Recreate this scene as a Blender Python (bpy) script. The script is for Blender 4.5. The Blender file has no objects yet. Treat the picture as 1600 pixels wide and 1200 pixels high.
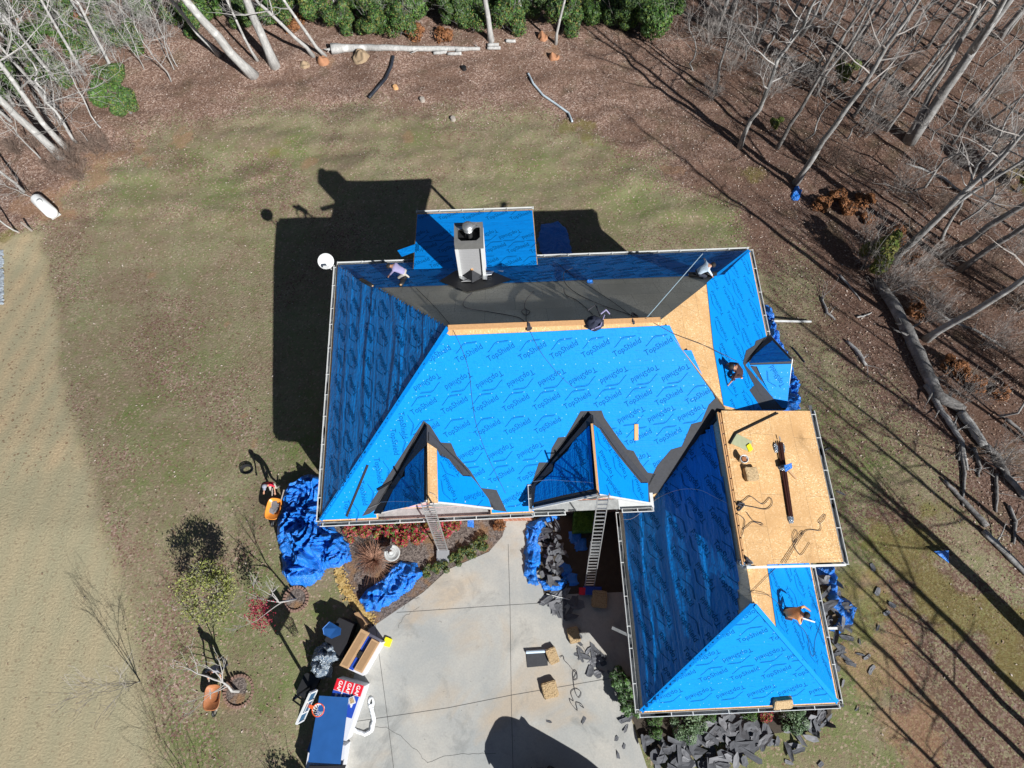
import bpy, bmesh, math, random
import numpy as np
from math import sin, cos, tan, radians, degrees, pi, sqrt, atan2, hypot
from mathutils import Vector, Matrix, noise
from bpy.props import *
SC = bpy.context.scene
COL = SC.collection
# ------------------------------------------------------------------ camera
CAMH, FPX, TILT = 30.0, 945.0, radians(20)
cam = bpy.data.cameras.new('camera'); cam_o = bpy.data.objects.new('camera', cam); COL.objects.link(cam_o)
cam_o.location = (0, 0, CAMH); cam_o.rotation_euler = (TILT, 0, 0)
cam.sensor_width = 36; cam.lens = FPX / 1600 * 36; cam.clip_end = 1000
SC.camera = cam_o
# ------------------------------------------------------------------ sky, sun, exposure
SUNV = Vector((.895, -1.07, 1.035)).normalized()          # towards the sun
el, az = math.asin(SUNV.z), atan2(SUNV.x, SUNV.y)
world = bpy.data.worlds.new('World'); SC.world = world; world.use_nodes = True
wn = world.node_tree; wn.nodes.clear()
sky = wn.nodes.new('ShaderNodeTexSky'); sky.sky_type = 'NISHITA'; sky.sun_disc = False
sky.sun_elevation = el; sky.sun_rotation = az; sky.air_density = 1.0; sky.dust_density = .6; sky.ozone_density = 1.6
bg = wn.nodes.new('ShaderNodeBackground'); bg.inputs[1].default_value = .026
wo = wn.nodes.new('ShaderNodeOutputWorld')
wn.links.new(sky.outputs[0], bg.inputs[0]); wn.links.new(bg.outputs[0], wo.inputs[0])
sl = bpy.data.lights.new('sun', 'SUN'); sl.energy = 4.6; sl.angle = radians(.53); sl.color = (1, .975, .94)
so = bpy.data.objects.new('sun', sl); COL.objects.link(so); so.rotation_euler = SUNV.to_track_quat('Z', 'Y').to_euler()
so.location = (30, -40, 60)
SC.view_settings.view_transform = 'Standard'; SC.view_settings.look = 'None'
SC.view_settings.exposure = .72; SC.view_settings.gamma = 1; SC.view_settings.use_curve_mapping = False
SC.render.resolution_x, SC.render.resolution_y = 1024, 768
# ------------------------------------------------------------------ geometry of the picture and of the house
CU = Vector((0, cos(TILT), sin(TILT))); CF = Vector((0, sin(TILT), -cos(TILT)))
def ray(u, v): return CF + Vector((1, 0, 0)) * ((u - 800) / FPX) + CU * ((600 - v) / FPX)
def Z(u, v, z=0.0):
    d = ray(u, v); k = (CAMH - z) / -d.z
    return Vector((k * d.x, k * d.y, z))
TY = [-60, 3.5, 8, 14, 20, 26, 33, 50, 90]; TZ = [0, 0, -.55, -1.75, -2.9, -3.5, -4.1, -5.0, -6.4]
def tz(x, y):
    z = float(np.interp(y, TY, TZ)) - .45 * min(1, max(0, (-10.2 - x) / 3))
    if y > 20.5: z += min(1, (y - 20.5) / 3.5) * .22 * (noise.noise(Vector((x * .23, y * .5, 3.1))) + .5 * noise.noise(Vector((x * .7, y * 1.1, 8))))
    return z
def G(u, v, up=0.0):
    z = 0.0
    for _ in range(12):
        p = Z(u, v, z); z = tz(p.x, p.y)
    p.z = z + up; return p
YAW = radians(2.35); HO = Vector((-8.09, 3.27)); UX = Vector((cos(YAW), sin(YAW))); UY = Vector((-sin(YAW), cos(YAW)))
def H(a, b, z): p = HO + UX * a + UY * b; return Vector((p.x, p.y, z))
def ab(p): q = Vector((p[0], p[1])) - HO; return q.dot(UX), q.dot(UY)
def inpoly(x, y, P):
    c = False; j = len(P) - 1
    for i in range(len(P)):
        if (P[i][1] > y) != (P[j][1] > y) and x < (P[j][0] - P[i][0]) * (y - P[i][1]) / (P[j][1] - P[i][1]) + P[i][0]: c = not c
        j = i
    return c
class Plane:
    """roof plane in house axes: z = z0 + ga*a + gb*b; course: axis along the eave"""
    def __init__(s, pts, course, poly):
        A = np.array([[1, p[0], p[1]] for p in pts]); s.z0, s.ga, s.gb = np.linalg.solve(A, [p[2] for p in pts])
        s.course = course; s.poly = poly
    def z(s, a, b): return s.z0 + s.ga * a + s.gb * b
    def W(s, a, b, off=0.0):
        n = s.n(); p = H(a, b, s.z(a, b)); return p + n * off
    def n(s):
        v = Vector((-s.ga, -s.gb, 1)).normalized(); return Vector((UX.x * v.x + UY.x * v.y, UX.y * v.x + UY.y * v.y, v.z))
    def px(s, u, v):
        d = ray(u, v); a0, b0 = ab((0, 0)); ad = d.x * UX.x + d.y * UX.y; bd = d.x * UY.x + d.y * UY.y
        k = (CAMH - s.z0 - s.ga * a0 - s.gb * b0) / (s.ga * ad + s.gb * bd - d.z); return a0 + k * ad, b0 + k * bd
    def uv(s, a, b):
        if s.course == 'a': return a, b * sqrt(1 + s.gb ** 2)
        return b, -a * sqrt(1 + s.ga ** 2)
    def inv(s, u, v):
        if s.course == 'a': return u, v / sqrt(1 + s.gb ** 2)
        return -v / sqrt(1 + s.ga ** 2), u
EV, RZ = 4.1, 9.35
RL, RR = (5.95, 6.24), (13.96, 6.24); DX, DY = 20.4, 12.4
SP = Plane([(0, 0, EV), (DX, 0, EV), (6, 6.24, RZ)], 'a', [(0, 0), (2.45, 0), (2.45, .37), (7.2, .37), (7.2, 0), (9.15, 0), (9.15, .46), (13.6, .46), (13.6, 0), (14.0, 0), (16.7, 3.25), RR, RL])
WP = Plane([(0, 0, EV), (0, DY, EV), (RL[0], 6.24, RZ)], 'b', [(0, 0), RL, (0, DY)])
NP = Plane([(0, DY, EV), (DX, DY, EV), (6, 6.24, RZ)], 'a', [(0, DY), RL, RR, (DX, DY)])
EP = Plane([(DX, 0, EV), (DX, DY, EV), (RR[0], 6.24, RZ)], 'b', [(DX, 3.4), (DX, DY), RR, (16.72, 3.36)])
GZ, GR = 3.0, 7.0
GWP = Plane([(12.86, 0, GZ), (12.86, -5, GZ), (16.55, 0, GR)], 'b', [(12.86, -7.85), (16.55, -3.95), (16.55, 3.12), (13.88, 0.02), (12.86, .02)])
GSP = Plane([(12.86, -7.85, GZ), (20.8, -7.85, GZ), (16.55, -3.95, GR)], 'a', [(12.86, -7.85), (20.8, -7.85), (16.55, -3.95)])
GEP = Plane([(20.8, 0, GZ), (20.8, -5, GZ), (16.55, 0, GR)], 'b', [(20.8, -7.85), (20.8, 1.0), (16.55, 3.1), (16.55, -3.95)])
G1L = Plane([(2.15, 0, EV), (2.15, 3, EV), (4.87, 0, 7.05)], 'b', [(2.35, .22), (4.87, .25), (4.87, 3.16), (2.15, 0.02)])
G1R = Plane([(7.55, 0, EV), (7.55, 3, EV), (4.87, 0, 7.05)], 'b', [(7.35, .22), (7.55, 0.02), (4.87, 3.16), (4.87, .25)])
G2L = Plane([(8.98, 0, 5.05), (8.98, 3, 5.05), (11.37, 0, 7.2)], 'b', [(8.98, .08), (11.37, 0.2), (11.37, 3.32), (8.98, 1.02)])
G2R = Plane([(13.78, 0, 5.05), (13.78, 3, 5.05), (11.37, 0, 7.2)], 'b', [(13.78, .08), (13.78, 1.02), (11.37, 3.32), (11.37, 0.2)])
BPN = Plane([(20, 7.76, EV), (18, 7.76, EV), (20, 5.93, 5.62)], 'a', [(20.56, 7.76), (20.4, 7.76), (18.62, 5.93), (20.56, 5.93)])
BPS = Plane([(20, 4.1, EV), (18, 4.1, EV), (20, 5.93, 5.62)], 'a', [(20.56, 4.1), (20.56, 5.93), (18.62, 5.93), (20.4, 4.1)])
SHP = Plane([(3.86, 15.3, 4.0), (9.8, 15.3, 4.0), (9.8, 11.55, 4.86)], 'a', [(3.86, 15.3), (9.8, 15.3), (9.8, 11.53), (3.86, 11.53)])
DP = Plane([(16.5, 0, 7.16), (16.5, 3, 7.16), (21.15, 0, 5.02)], 'b', [(16.47, -2.62), (21.15, -2.56), (21.15, 3.72), (16.52, 3.25)])
PLANES = dict(S=SP, W=WP, N=NP, E=EP, GW=GWP, GS=GSP, GE=GEP, G1L=G1L, G1R=G1R, G2L=G2L, G2R=G2R, BN=BPN, BS=BPS, SH=SHP, D=DP)
def R(u, v, off=.04):
    """the point of the roof seen at a pixel of the photograph"""
    best = None
    for P in PLANES.values():
        a, b = P.px(u, v)
        if inpoly(a, b, P.poly):
            z = P.z(a, b)
            if best is None or z > best[0]: best = (z, P.W(a, b, off))
    return best[1] if best else G(u, v, off)
# ------------------------------------------------------------------ tagging and linking
def tag(o, label=None, cat=None, group=None, kind=None):
    for k, v in (('label', label), ('category', cat), ('group', group), ('kind', kind)):
        if v: o[k] = v
    return o
def empty(name, loc, label=None, cat=None, group=None, rz=0.0):
    o = bpy.data.objects.new(name, None); COL.objects.link(o); o.location = loc; o.rotation_euler = (0, 0, rz)
    o.empty_display_size = .2
    bpy.context.view_layer.update()
    return tag(o, label, cat, group)
def world_of(o):
    m = Matrix.LocRotScale(o.location, o.rotation_euler, o.scale)
    return world_of(o.parent) @ m if o.parent else m
def copy_tree(o, parent=None):
    c = o.copy(); COL.objects.link(c); c.parent = parent
    for ch in list(o.children): copy_tree(ch, c)
    return c
class MB:
    def __init__(s): s.v, s.f, s.m, s.uv = [], [], [], []
    def poly(s, pts, mi=0, uv=None):
        n = len(s.v); s.v += [tuple(p) for p in pts]; s.f.append(tuple(range(n, n + len(pts)))); s.m.append(mi); s.uv.append(uv)
    def mesh(s, vs, fs, mi=0):
        n = len(s.v); s.v += [tuple(p) for p in vs]
        for f in fs: s.f.append(tuple(n + i for i in f)); s.m.append(mi); s.uv.append(None)
    def box(s, c, size, M=None, mi=0):
        x, y, z = [k / 2 for k in size]
        vs = [Vector((i * x, j * y, k * z)) for i in (-1, 1) for j in (-1, 1) for k in (-1, 1)]
        if M: vs = [M @ v for v in vs]
        c = Vector(c); s.mesh([v + c for v in vs], [(0, 1, 3, 2), (4, 6, 7, 5), (0, 4, 5, 1), (2, 3, 7, 6), (0, 2, 6, 4), (1, 5, 7, 3)], mi)
    def slab(s, top, thick, mi=0, nrm=None):
        """solid from a planar polygon, thickened down"""
        top = [Vector(p) for p in top]; n = len(top)
        nn = nrm or sum(((top[i] - top[0]).cross(top[(i + 1) % n] - top[0]) for i in range(1, n - 1)), Vector()).normalized()
        if nn.z < 0: nn = -nn
        bot = [p - nn * thick for p in top]
        s.mesh(top + bot, [tuple(range(n)), tuple(range(2 * n - 1, n - 1, -1))] + [(i, n + i, n + (i + 1) % n, (i + 1) % n) for i in range(n)], mi)
    def bar(s, a, b, w, h=None, up=Vector((0, 0, 1)), mi=0):
        a, b = Vector(a), Vector(b); h = h or w; d = (b - a).normalized()
        if abs(d.dot(up)) > .98: up = Vector((1, 0, 0))
        x = d.cross(up).normalized(); y = x.cross(d)
        vs = [p + x * (i * w / 2) + y * (j * h / 2) for p in (a, b) for i, j in ((-1, -1), (1, -1), (1, 1), (-1, 1))]
        s.mesh(vs, [(3, 2, 1, 0), (4, 5, 6, 7), (0, 1, 5, 4), (1, 2, 6, 5), (2, 3, 7, 6), (3, 0, 4, 7)], mi)
    def tube(s, pts, r, n=6, mi=0, cap=True):
        pts = [Vector(p) for p in pts]; rs = r if isinstance(r, (list, tuple)) else [r] * len(pts)
        base = len(s.v); up = None
        for i, p in enumerate(pts):
            d = (pts[min(i + 1, len(pts) - 1)] - pts[max(i - 1, 0)])
            d = d.normalized() if d.length > 1e-9 else Vector((0, 0, 1))
            if up is None: up = Vector((0, 0, 1)) if abs(d.z) < .9 else Vector((1, 0, 0))
            x = d.cross(up).normalized(); y = x.cross(d).normalized(); up = y
            for k in range(n):
                t = 2 * pi * k / n; s.v.append(tuple(p + (x * cos(t) + y * sin(t)) * rs[i]))
        for i in range(len(pts) - 1):
            for k in range(n):
                a = base + i * n + k; b = base + i * n + (k + 1) % n
                s.f.append((a, b, b + n, a + n)); s.m.append(mi); s.uv.append(None)
        if cap:
            s.f.append(tuple(base + k for k in range(n - 1, -1, -1))); s.m.append(mi); s.uv.append(None)
            e = base + (len(pts) - 1) * n
            s.f.append(tuple(e + k for k in range(n))); s.m.append(mi); s.uv.append(None)
    def lathe(s, prof, c=(0, 0, 0), n=20, mi=0, M=None):
        base = len(s.v); c = Vector(c)
        for r, z in prof:
            for k in range(n):
                v = Vector((r * cos(2 * pi * k / n), r * sin(2 * pi * k / n), z))
                if M: v = M @ v
                s.v.append(tuple(v + c))
        for i in range(len(prof) - 1):
            for k in range(n):
                a = base + i * n + k; b = base + i * n + (k + 1) % n
                s.f.append((a, b, b + n, a + n)); s.m.append(mi); s.uv.append(None)
        for e, fl in ((0, True), (len(prof) - 1, False)):
            if prof[e][0] > 1e-4:
                idx = [base + e * n + k for k in range(n)]; s.f.append(tuple(idx[::-1] if fl else idx)); s.m.append(mi); s.uv.append(None)
    def build(s, name, mats, parent=None, smooth=False, loc=None):
        mats = mats if isinstance(mats, (list, tuple)) else [mats]
        me = bpy.data.meshes.new(name)
        if parent is not None: T = world_of(parent).inverted(); vs = [T @ Vector(v) for v in s.v]
        elif loc is not None: L = Vector(loc); vs = [Vector(v) - L for v in s.v]
        else: vs = s.v
        me.from_pydata([tuple(v) for v in vs], [], s.f)
        me.polygons.foreach_set('material_index', s.m)
        if any(u for u in s.uv):
            ul = me.uv_layers.new(name='UVMap')
            for p, u in zip(me.polygons, s.uv):
                if u:
                    for li, c in zip(p.loop_indices, u): ul.data[li].uv = c
        if smooth: me.polygons.foreach_set('use_smooth', [True] * len(me.polygons))
        for m in mats: me.materials.append(m)
        me.update()
        o = bpy.data.objects.new(name, me); COL.objects.link(o)
        if parent is not None: o.parent = parent
        elif loc is not None: o.location = loc
        return o
def local(name, mb, mats, parent, smooth=False):
    """as build, but the vertices are already in the parent's own axes"""
    o = mb.build(name, mats, None, smooth); o.parent = parent; return o
# ------------------------------------------------------------------ materials
def mat(name): m = bpy.data.materials.new(name); m.use_nodes = True; return m, m.node_tree, m.node_tree.nodes['Principled BSDF']
def N_(t, ty, **k):
    n = t.nodes.new(ty)
    for a, b in k.items():
        if a.startswith('i_'): n.inputs[a[2:].replace('_', ' ')].default_value = b
        else: setattr(n, a, b)
    return n
def ramp(t, src, stops, interp='LINEAR'):
    r = t.nodes.new('ShaderNodeValToRGB'); r.color_ramp.interpolation = interp
    e = r.color_ramp.elements
    while len(e) < len(stops): e.new(.5)
    for x, (p, c) in zip(e, stops): x.position = p; x.color = (*c, 1) if len(c) == 3 else c
    t.links.new(src, r.inputs[0]); return r.outputs[0]
def mixc(t, f, a, b, mode='MIX'):
    m = t.nodes.new('ShaderNodeMix'); m.data_type = 'RGBA'; m.blend_type = mode
    for s, v in ((m.inputs[0], f), (m.inputs[6], a), (m.inputs[7], b)):
        if isinstance(v, bpy.types.NodeSocket): t.links.new(v, s)
        else: s.default_value = v if isinstance(v, (int, float)) else (*v, 1)
    return m.outputs[2]
def mth(t, op, a, b=None, clamp=False):
    m = t.nodes.new('ShaderNodeMath'); m.operation = op; m.use_clamp = clamp
    for s, v in ((m.inputs[0], a), (m.inputs[1], b)):
        if v is None: continue
        if isinstance(v, bpy.types.NodeSocket): t.links.new(v, s)
        else: s.default_value = v
    return m.outputs[0]
def coord(t, kind='Object', scale=(1, 1, 1), rot=(0, 0, 0)):
    c = t.nodes.new('ShaderNodeTexCoord'); m = t.nodes.new('ShaderNodeMapping'); m.inputs['Scale'].default_value = scale; m.inputs['Rotation'].default_value = rot
    t.links.new(c.outputs[kind], m.inputs[0]); return m.outputs[0]
def noi(t, vec, scale, detail=4, rough=.55, dist=0.0):
    n = N_(t, 'ShaderNodeTexNoise', i_Scale=scale, i_Detail=detail, i_Roughness=rough, i_Distortion=dist); t.links.new(vec, n.inputs[0]); return n.outputs[0]
def vor(t, vec, scale, out='Color', feat='F1'):
    n = N_(t, 'ShaderNodeTexVoronoi', i_Scale=scale, feature=feat); t.links.new(vec, n.inputs[0]); return n.outputs[out]
def bump(t, bs, h, st=.5, d=.02):
    b = N_(t, 'ShaderNodeBump', i_Strength=st, i_Distance=d); t.links.new(h, b.inputs['Height']); t.links.new(b.outputs[0], bs.inputs['Normal']); return b
def simple(name, col, rough=.6, metal=0.0, var=.18, scale=6.0, bs=0.0, spec=.5, kind='Object'):
    m, t, b = mat(name); v = coord(t, kind)
    n = noi(t, v, scale, 5)
    c = mixc(t, n, [x * (1 - var) for x in col], [min(1, x * (1 + var)) for x in col])
    t.links.new(c, b.inputs['Base Color']); b.inputs['Roughness'].default_value = rough; b.inputs['Metallic'].default_value = metal
    b.inputs['Specular IOR Level'].default_value = spec
    if bs: bump(t, b, noi(t, v, scale * 3, 4), bs, .02)
    return m
def m_sheet(name='blue_underlayment', wr=.5):
    m, t, b = mat(name); uv = coord(t, 'UV')
    st = coord(t, 'UV', (.16, 1.5, 1)); st2 = coord(t, 'UV', (.5, 5, 1)); ln = coord(t, 'UV', (3, 55, 1))
    n1 = noi(t, st, 1.6, 4, .6, .6); n2 = noi(t, st2, 1.2, 3, .5, .3); n3 = noi(t, uv, 5, 4, .6, 1.2)
    base = mixc(t, noi(t, uv, .8, 3), (.001, .195, .62), (.002, .235, .70))
    dash = ramp(t, noi(t, ln, 1.0, 1), [(.0, (0, 0, 0)), (.66, (0, 0, 0)), (.69, (1, 1, 1))])
    base = mixc(t, mth(t, 'MULTIPLY', dash, .55), base, (.002, .045, .25))
    t.links.new(base, b.inputs['Base Color']); b.inputs['Roughness'].default_value = .55 if wr < .6 else .42; b.inputs['Specular IOR Level'].default_value = .12 if wr < .6 else .4
    rdg = mth(t, 'ABSOLUTE', mth(t, 'SUBTRACT', n1, .5))
    h = mth(t, 'ADD', mth(t, 'MULTIPLY', rdg, -1.2 * wr), mth(t, 'ADD', mth(t, 'MULTIPLY', n2, .18 * wr), mth(t, 'MULTIPLY', n3, .35 * wr)))
    bump(t, b, h, 1.0, .14); return m
def m_ink():
    m, t, b = mat('printed_ink'); b.inputs['Base Color'].default_value = (.001, .085, .25, 1); b.inputs['Roughness'].default_value = .7; b.inputs['Specular IOR Level'].default_value = .08; return m
def m_osb(name, c1, c2, c3, joint=.25):
    m, t, b = mat(name); uv = coord(t, 'UV')
    v = coord(t, 'UV', (1, 1.8, 1)); fl = vor(t, v, 26); w = vor(t, coord(t, 'UV', (2.2, 1, 1)), 17)
    s = N_(t, 'ShaderNodeSeparateColor'); t.links.new(fl, s.inputs[0]); s2 = N_(t, 'ShaderNodeSeparateColor'); t.links.new(w, s2.inputs[0])
    c = mixc(t, s.outputs[0], c1, c2); c = mixc(t, ramp(t, s2.outputs[1], [(.80, (0, 0, 0)), (.86, (1, 1, 1))]), c, c3)
    dk = ramp(t, s2.outputs[0], [(.90, (0, 0, 0)), (.93, (1, 1, 1))]); c = mixc(t, mth(t, 'MULTIPLY', dk, .55), c, [x * .35 for x in c1])
    c = mixc(t, ramp(t, noi(t, uv, .55, 5), [(.35, (0, 0, 0)), (.7, (1, 1, 1))]), c, [x * .82 for x in c1])
    br = N_(t, 'ShaderNodeTexBrick', i_Scale=1.0, i_Mortar_Size=.006, i_Brick_Width=2.44, i_Row_Height=1.22, offset=.5)
    br.inputs['Color1'].default_value = (1, 1, 1, 1); br.inputs['Color2'].default_value = (.93, .95, .98, 1); br.inputs['Mortar'].default_value = (joint, joint, joint, 1)
    br.inputs['Mortar Smooth'].default_value = .3
    t.links.new(uv, br.inputs[0]); c = mixc(t, 1.0, c, br.outputs[0], 'MULTIPLY')
    t.links.new(c, b.inputs['Base Color']); b.inputs['Roughness'].default_value = .75
    bump(t, b, s.outputs[0], .15, .01); return m
def m_tarp():
    m, t, b = mat('blue_poly_tarp'); v = coord(t)
    n = noi(t, v, 3.5, 5, .65, 1.5); r = mth(t, 'ABSOLUTE', mth(t, 'SUBTRACT', n, .5))
    c = mixc(t, noi(t, v, 1.2, 3), (.008, .13, .55), (.015, .22, .74)); t.links.new(c, b.inputs['Base Color'])
    b.inputs['Roughness'].default_value = .33; b.inputs['Specular IOR Level'].default_value = .6
    bump(t, b, mth(t, 'ADD', mth(t, 'MULTIPLY', r, -1.4), mth(t, 'MULTIPLY', noi(t, v, 14, 3), .12)), .9, .10); return m
def m_bark(name, a, c_, sc=9):
    m, t, b = mat(name); v = coord(t, 'Object', (1, 1, .25)); n = noi(t, v, sc, 6, .65)
    c = mixc(t, ramp(t, n, [(.35, (0, 0, 0)), (.65, (1, 1, 1))]), a, c_)
    c = mixc(t, ramp(t, noi(t, coord(t), 1.3, 3), [(.55, (0, 0, 0)), (.7, (1, 1, 1))]), c, [x * 1.35 for x in c_])
    t.links.new(c, b.inputs['Base Color']); b.inputs['Roughness'].default_value = .9; bump(t, b, n, .6, .03); return m
def m_leaf(name, a, c_, sp=.3, hue2=None):
    m, t, b = mat(name); v = coord(t, 'Object'); n = vor(t, v, 7)
    s = N_(t, 'ShaderNodeSeparateColor'); t.links.new(n, s.inputs[0])
    c = mixc(t, s.outputs[0], a, c_)
    if hue2: c = mixc(t, ramp(t, s.outputs[1], [(.6, (0, 0, 0)), (.75, (1, 1, 1))]), c, hue2)
    t.links.new(c, b.inputs['Base Color']); b.inputs['Roughness'].default_value = .5; b.inputs['Specular IOR Level'].default_value = sp; return m
M = dict(
    sheet=m_sheet(), sheet_tight=m_sheet('taut_blue_underlayment', .22), sheet_loose=m_sheet('loose_blue_underlayment', .8), ink=m_ink(),
    osb=m_osb('fresh_osb', (.56, .33, .14), (.63, .40, .185), (.78, .57, .34)),
    osb_old=m_osb('weathered_board', (.56, .52, .41), (.63, .59, .48), (.70, .66, .56), .3),
    felt=simple('black_felt', (.036, .038, .044), .85, 0, .35, 9, .2), felt_dk=simple('ice_barrier', (.012, .012, .015), .6, 0, .3, 5, .3),
    white=simple('white_metal', (.60, .62, .62), .35, 0, .08, 3), gutter=simple('gutter_metal', (.30, .31, .31), .5, 0, .45, 5, .2),
    nail=simple('nail_cap', (.20, .50, .80), .4), siding=None, pink=simple('house_wrap', (.80, .46, .46), .7, 0, .12, 3),
    grey_sid=simple('grey_cap_metal', (.17, .17, .165), .5, .2, .2, 6), brick=None,
    alu=simple('aluminium', (.55, .56, .57), .32, .7, .12, 8), steel=simple('galvanised', (.55, .56, .57), .38, .8, .2, 6),
    black=simple('black_plastic', (.012, .013, .015), .5), dark=simple('dark_cloth', (.02, .025, .05), .85, 0, .4, 30, .5),
    tarp=m_tarp(), rope=simple('dark_rope', (.035, .035, .045), .8, 0, .5, 60), rope_l=simple('blue_grey_rope', (.30, .42, .50), .7, 0, .3, 60),
    hose=simple('white_strap', (.75, .78, .80), .5), wood=simple('raw_wood', (.55, .31, .14), .8, 0, .25, 12, .3),
    oldwood=simple('grey_wood', (.30, .27, .24), .9, 0, .3, 10, .5), cedar=simple('brown_metal_trim', (.055, .02, .015), .35, .2, .2, 6),
    foam=None, yellow=simple('yellow_foam', (.80, .72, .01), .7, 0, .1, 8, .2), plastic=None,
    card=simple('cardboard', (.42, .265, .14), .8, 0, .12, 6), white_card=simple('white_wrapper', (.56, .58, .63), .45, 0, .05, 5), blue_wr=simple('blue_wrapper', (.015, .06, .38), .4, 0, .2, 5),
    red_wr=simple('red_wrapper', (.62, .012, .03), .4, 0, .15, 5), txt=simple('dark_print', (.05, .03, .02), .7), txt_w=simple('white_print', (.85, .85, .85), .6),
    bluemetal=simple('blue_sheet_metal', (.03, .13, .40), .30, .35, .2, 2, .05), orange=simple('orange_paint', (.75, .27, .04), .35, 0, .1, 5), rust=simple('rusty_tub', (.34, .13, .05), .6, 0, .45, 7, .3),
    red=simple('red_shirt', (.65, .015, .05), .8, 0, .15, 20, .4), skin=simple('skin', (.42, .22, .14), .6, 0, .1, 20), hair=simple('dark_hair', (.012, .009, .008), .7, 0, .3, 60, .5),
    lav=simple('lavender_shirt', (.26, .24, .40), .85, 0, .15, 25, .5), khaki=simple('khaki_trousers', (.40, .38, .33), .85, 0, .15, 25, .5), ltblue=simple('pale_blue_jacket', (.50, .62, .74), .8, 0, .2, 25, .6),
    navy=simple('navy_trousers', (.02, .026, .045), .85, 0, .3, 25, .5), maroon=simple('dark_jacket', (.035, .012, .012), .85, 0, .35, 25, .5), orsh=simple('orange_shirt', (.85, .36, .13), .8, 0, .12, 25, .5), greysh=simple('grey_shirt', (.25, .27, .34), .85, 0, .15, 25, .5),
    stone=simple('cast_stone', (.42, .44, .44), .8, 0, .2, 12, .4), hoop=simple('orange_rim', (.80, .10, .02), .4), net=simple('white_net', (.8, .8, .8), .8),
    bark=m_bark('grey_bark', (.17, .165, .16), (.31, .31, .305)), bark_d=m_bark('dark_bark', (.11, .105, .10), (.22, .215, .21)), bark_w=m_bark('pale_bark', (.27, .268, .26), (.43, .43, .42)),
    twig=simple('grey_twigs', (.27, .25, .235), .9, 0, .25, 3), twig_br=simple('brown_twigs', (.17, .125, .10), .9, 0, .3, 3), twig_w=simple('pale_twigs', (.33, .32, .31), .9, 0, .2, 3),
    green=m_leaf('evergreen_leaf', (.018, .045, .014), (.06, .11, .035)), green2=m_leaf('bright_leaf', (.04, .11, .02), (.10, .22, .04)), pine=m_leaf('pine_needle', (.055, .095, .018), (.12, .17, .04), .2),
    redleaf=m_leaf('red_leaf', (.20, .02, .03), (.40, .05, .06), .3, (.20, .13, .03)), crimson=m_leaf('crimson_leaf', (.16, .012, .03), (.32, .03, .06)),
    yleaf=m_leaf('yellow_green_leaf', (.14, .17, .04), (.30, .32, .09), .2, (.20, .20, .12)), variegated=m_leaf('variegated_leaf', (.04, .09, .03), (.20, .28, .17), .3),
    drybrush=m_leaf('dry_brown_leaf', (.13, .055, .025), (.26, .12, .055), .1), moss=m_leaf('mossy_leaf', (.10, .11, .03), (.20, .19, .06), .1),
    clay=simple('orange_clay', (.33, .16, .085), .95, 0, .35, 5, .8), rootc=simple('pale_roots', (.30, .22, .14), .95, 0, .35, 14, .8),
    shingle=simple('asphalt_shingle', (.088, .093, .105), .85, 0, .55, 2.5, .4, .4), shingle2=simple('light_shingle_back', (.15, .155, .17), .7, 0, .4, 2.5, .4), panelb=simple('smoked_acrylic', (.04, .09, .12), .12, 0, .1, 3),
    tank=simple('white_tank_paint', (.80, .82, .82), .25, 0, .03, 2), pipe_b=simple('black_corrugated', (.02, .024, .035), .45), pipe_g=simple('pale_grey_pipe', (.42, .50, .56), .5),
    soil_shade=simple('soil_and_shade', (.05, .04, .03), .95, 0, .4, 4, .6), glass=simple('window_glass', (.03, .05, .06), .08, 0, .1, 3), carpaint=simple('dark_van_paint', (.03, .03, .05), .25, .1, .04, 2),
)
def m_boards():
    m, t, b = mat('grey_lap_siding'); v = coord(t, 'Object'); s = N_(t, 'ShaderNodeSeparateXYZ'); t.links.new(v, s.inputs[0])
    f = mth(t, 'FRACT', mth(t, 'MULTIPLY', s.outputs[2], 7.5))
    c = mixc(t, ramp(t, f, [(.0, (0, 0, 0)), (.10, (1, 1, 1))]), (.16, .16, .16), (.34, .345, .355)); t.links.new(c, b.inputs['Base Color']); b.inputs['Roughness'].default_value = .5
    bump(t, b, f, .4, .02); return m
M['siding'] = m_boards()
def m_brick():
    m, t, b = mat('red_brick'); sx = N_(t, 'ShaderNodeSeparateXYZ'); t.links.new(coord(t), sx.inputs[0]); cx_ = N_(t, 'ShaderNodeCombineXYZ')
    t.links.new(mth(t, 'ADD', sx.outputs[0], sx.outputs[1]), cx_.inputs[0]); t.links.new(mth(t, 'ADD', sx.outputs[2], mth(t, 'MULTIPLY', sx.outputs[1], .02)), cx_.inputs[1]); v = cx_.outputs[0]
    br = N_(t, 'ShaderNodeTexBrick', i_Scale=1.0, i_Mortar_Size=.012, i_Brick_Width=.22, i_Row_Height=.1)
    br.inputs['Color1'].default_value = (.30, .12, .07, 1); br.inputs['Color2'].default_value = (.42, .20, .13, 1); br.inputs['Mortar'].default_value = (.42, .38, .34, 1)
    t.links.new(v, br.inputs[0]); t.links.new(br.outputs[0], b.inputs['Base Color']); b.inputs['Roughness'].default_value = .85; return m
M['brick'] = m_brick()
def m_foam():
    m, t, b = mat('chewed_tan_foam'); v = coord(t); n = vor(t, v, 28, 'Distance'); h = noi(t, v, 16, 4)
    c = mixc(t, ramp(t, h, [(.36, (1, 1, 1)), (.46, (0, 0, 0))]), (.44, .32, .18), (.30, .205, .10)); t.links.new(c, b.inputs['Base Color']); b.inputs['Roughness'].default_value = .95
    bump(t, b, h, 1, .05); return m
M['foam'] = m_foam()
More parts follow.
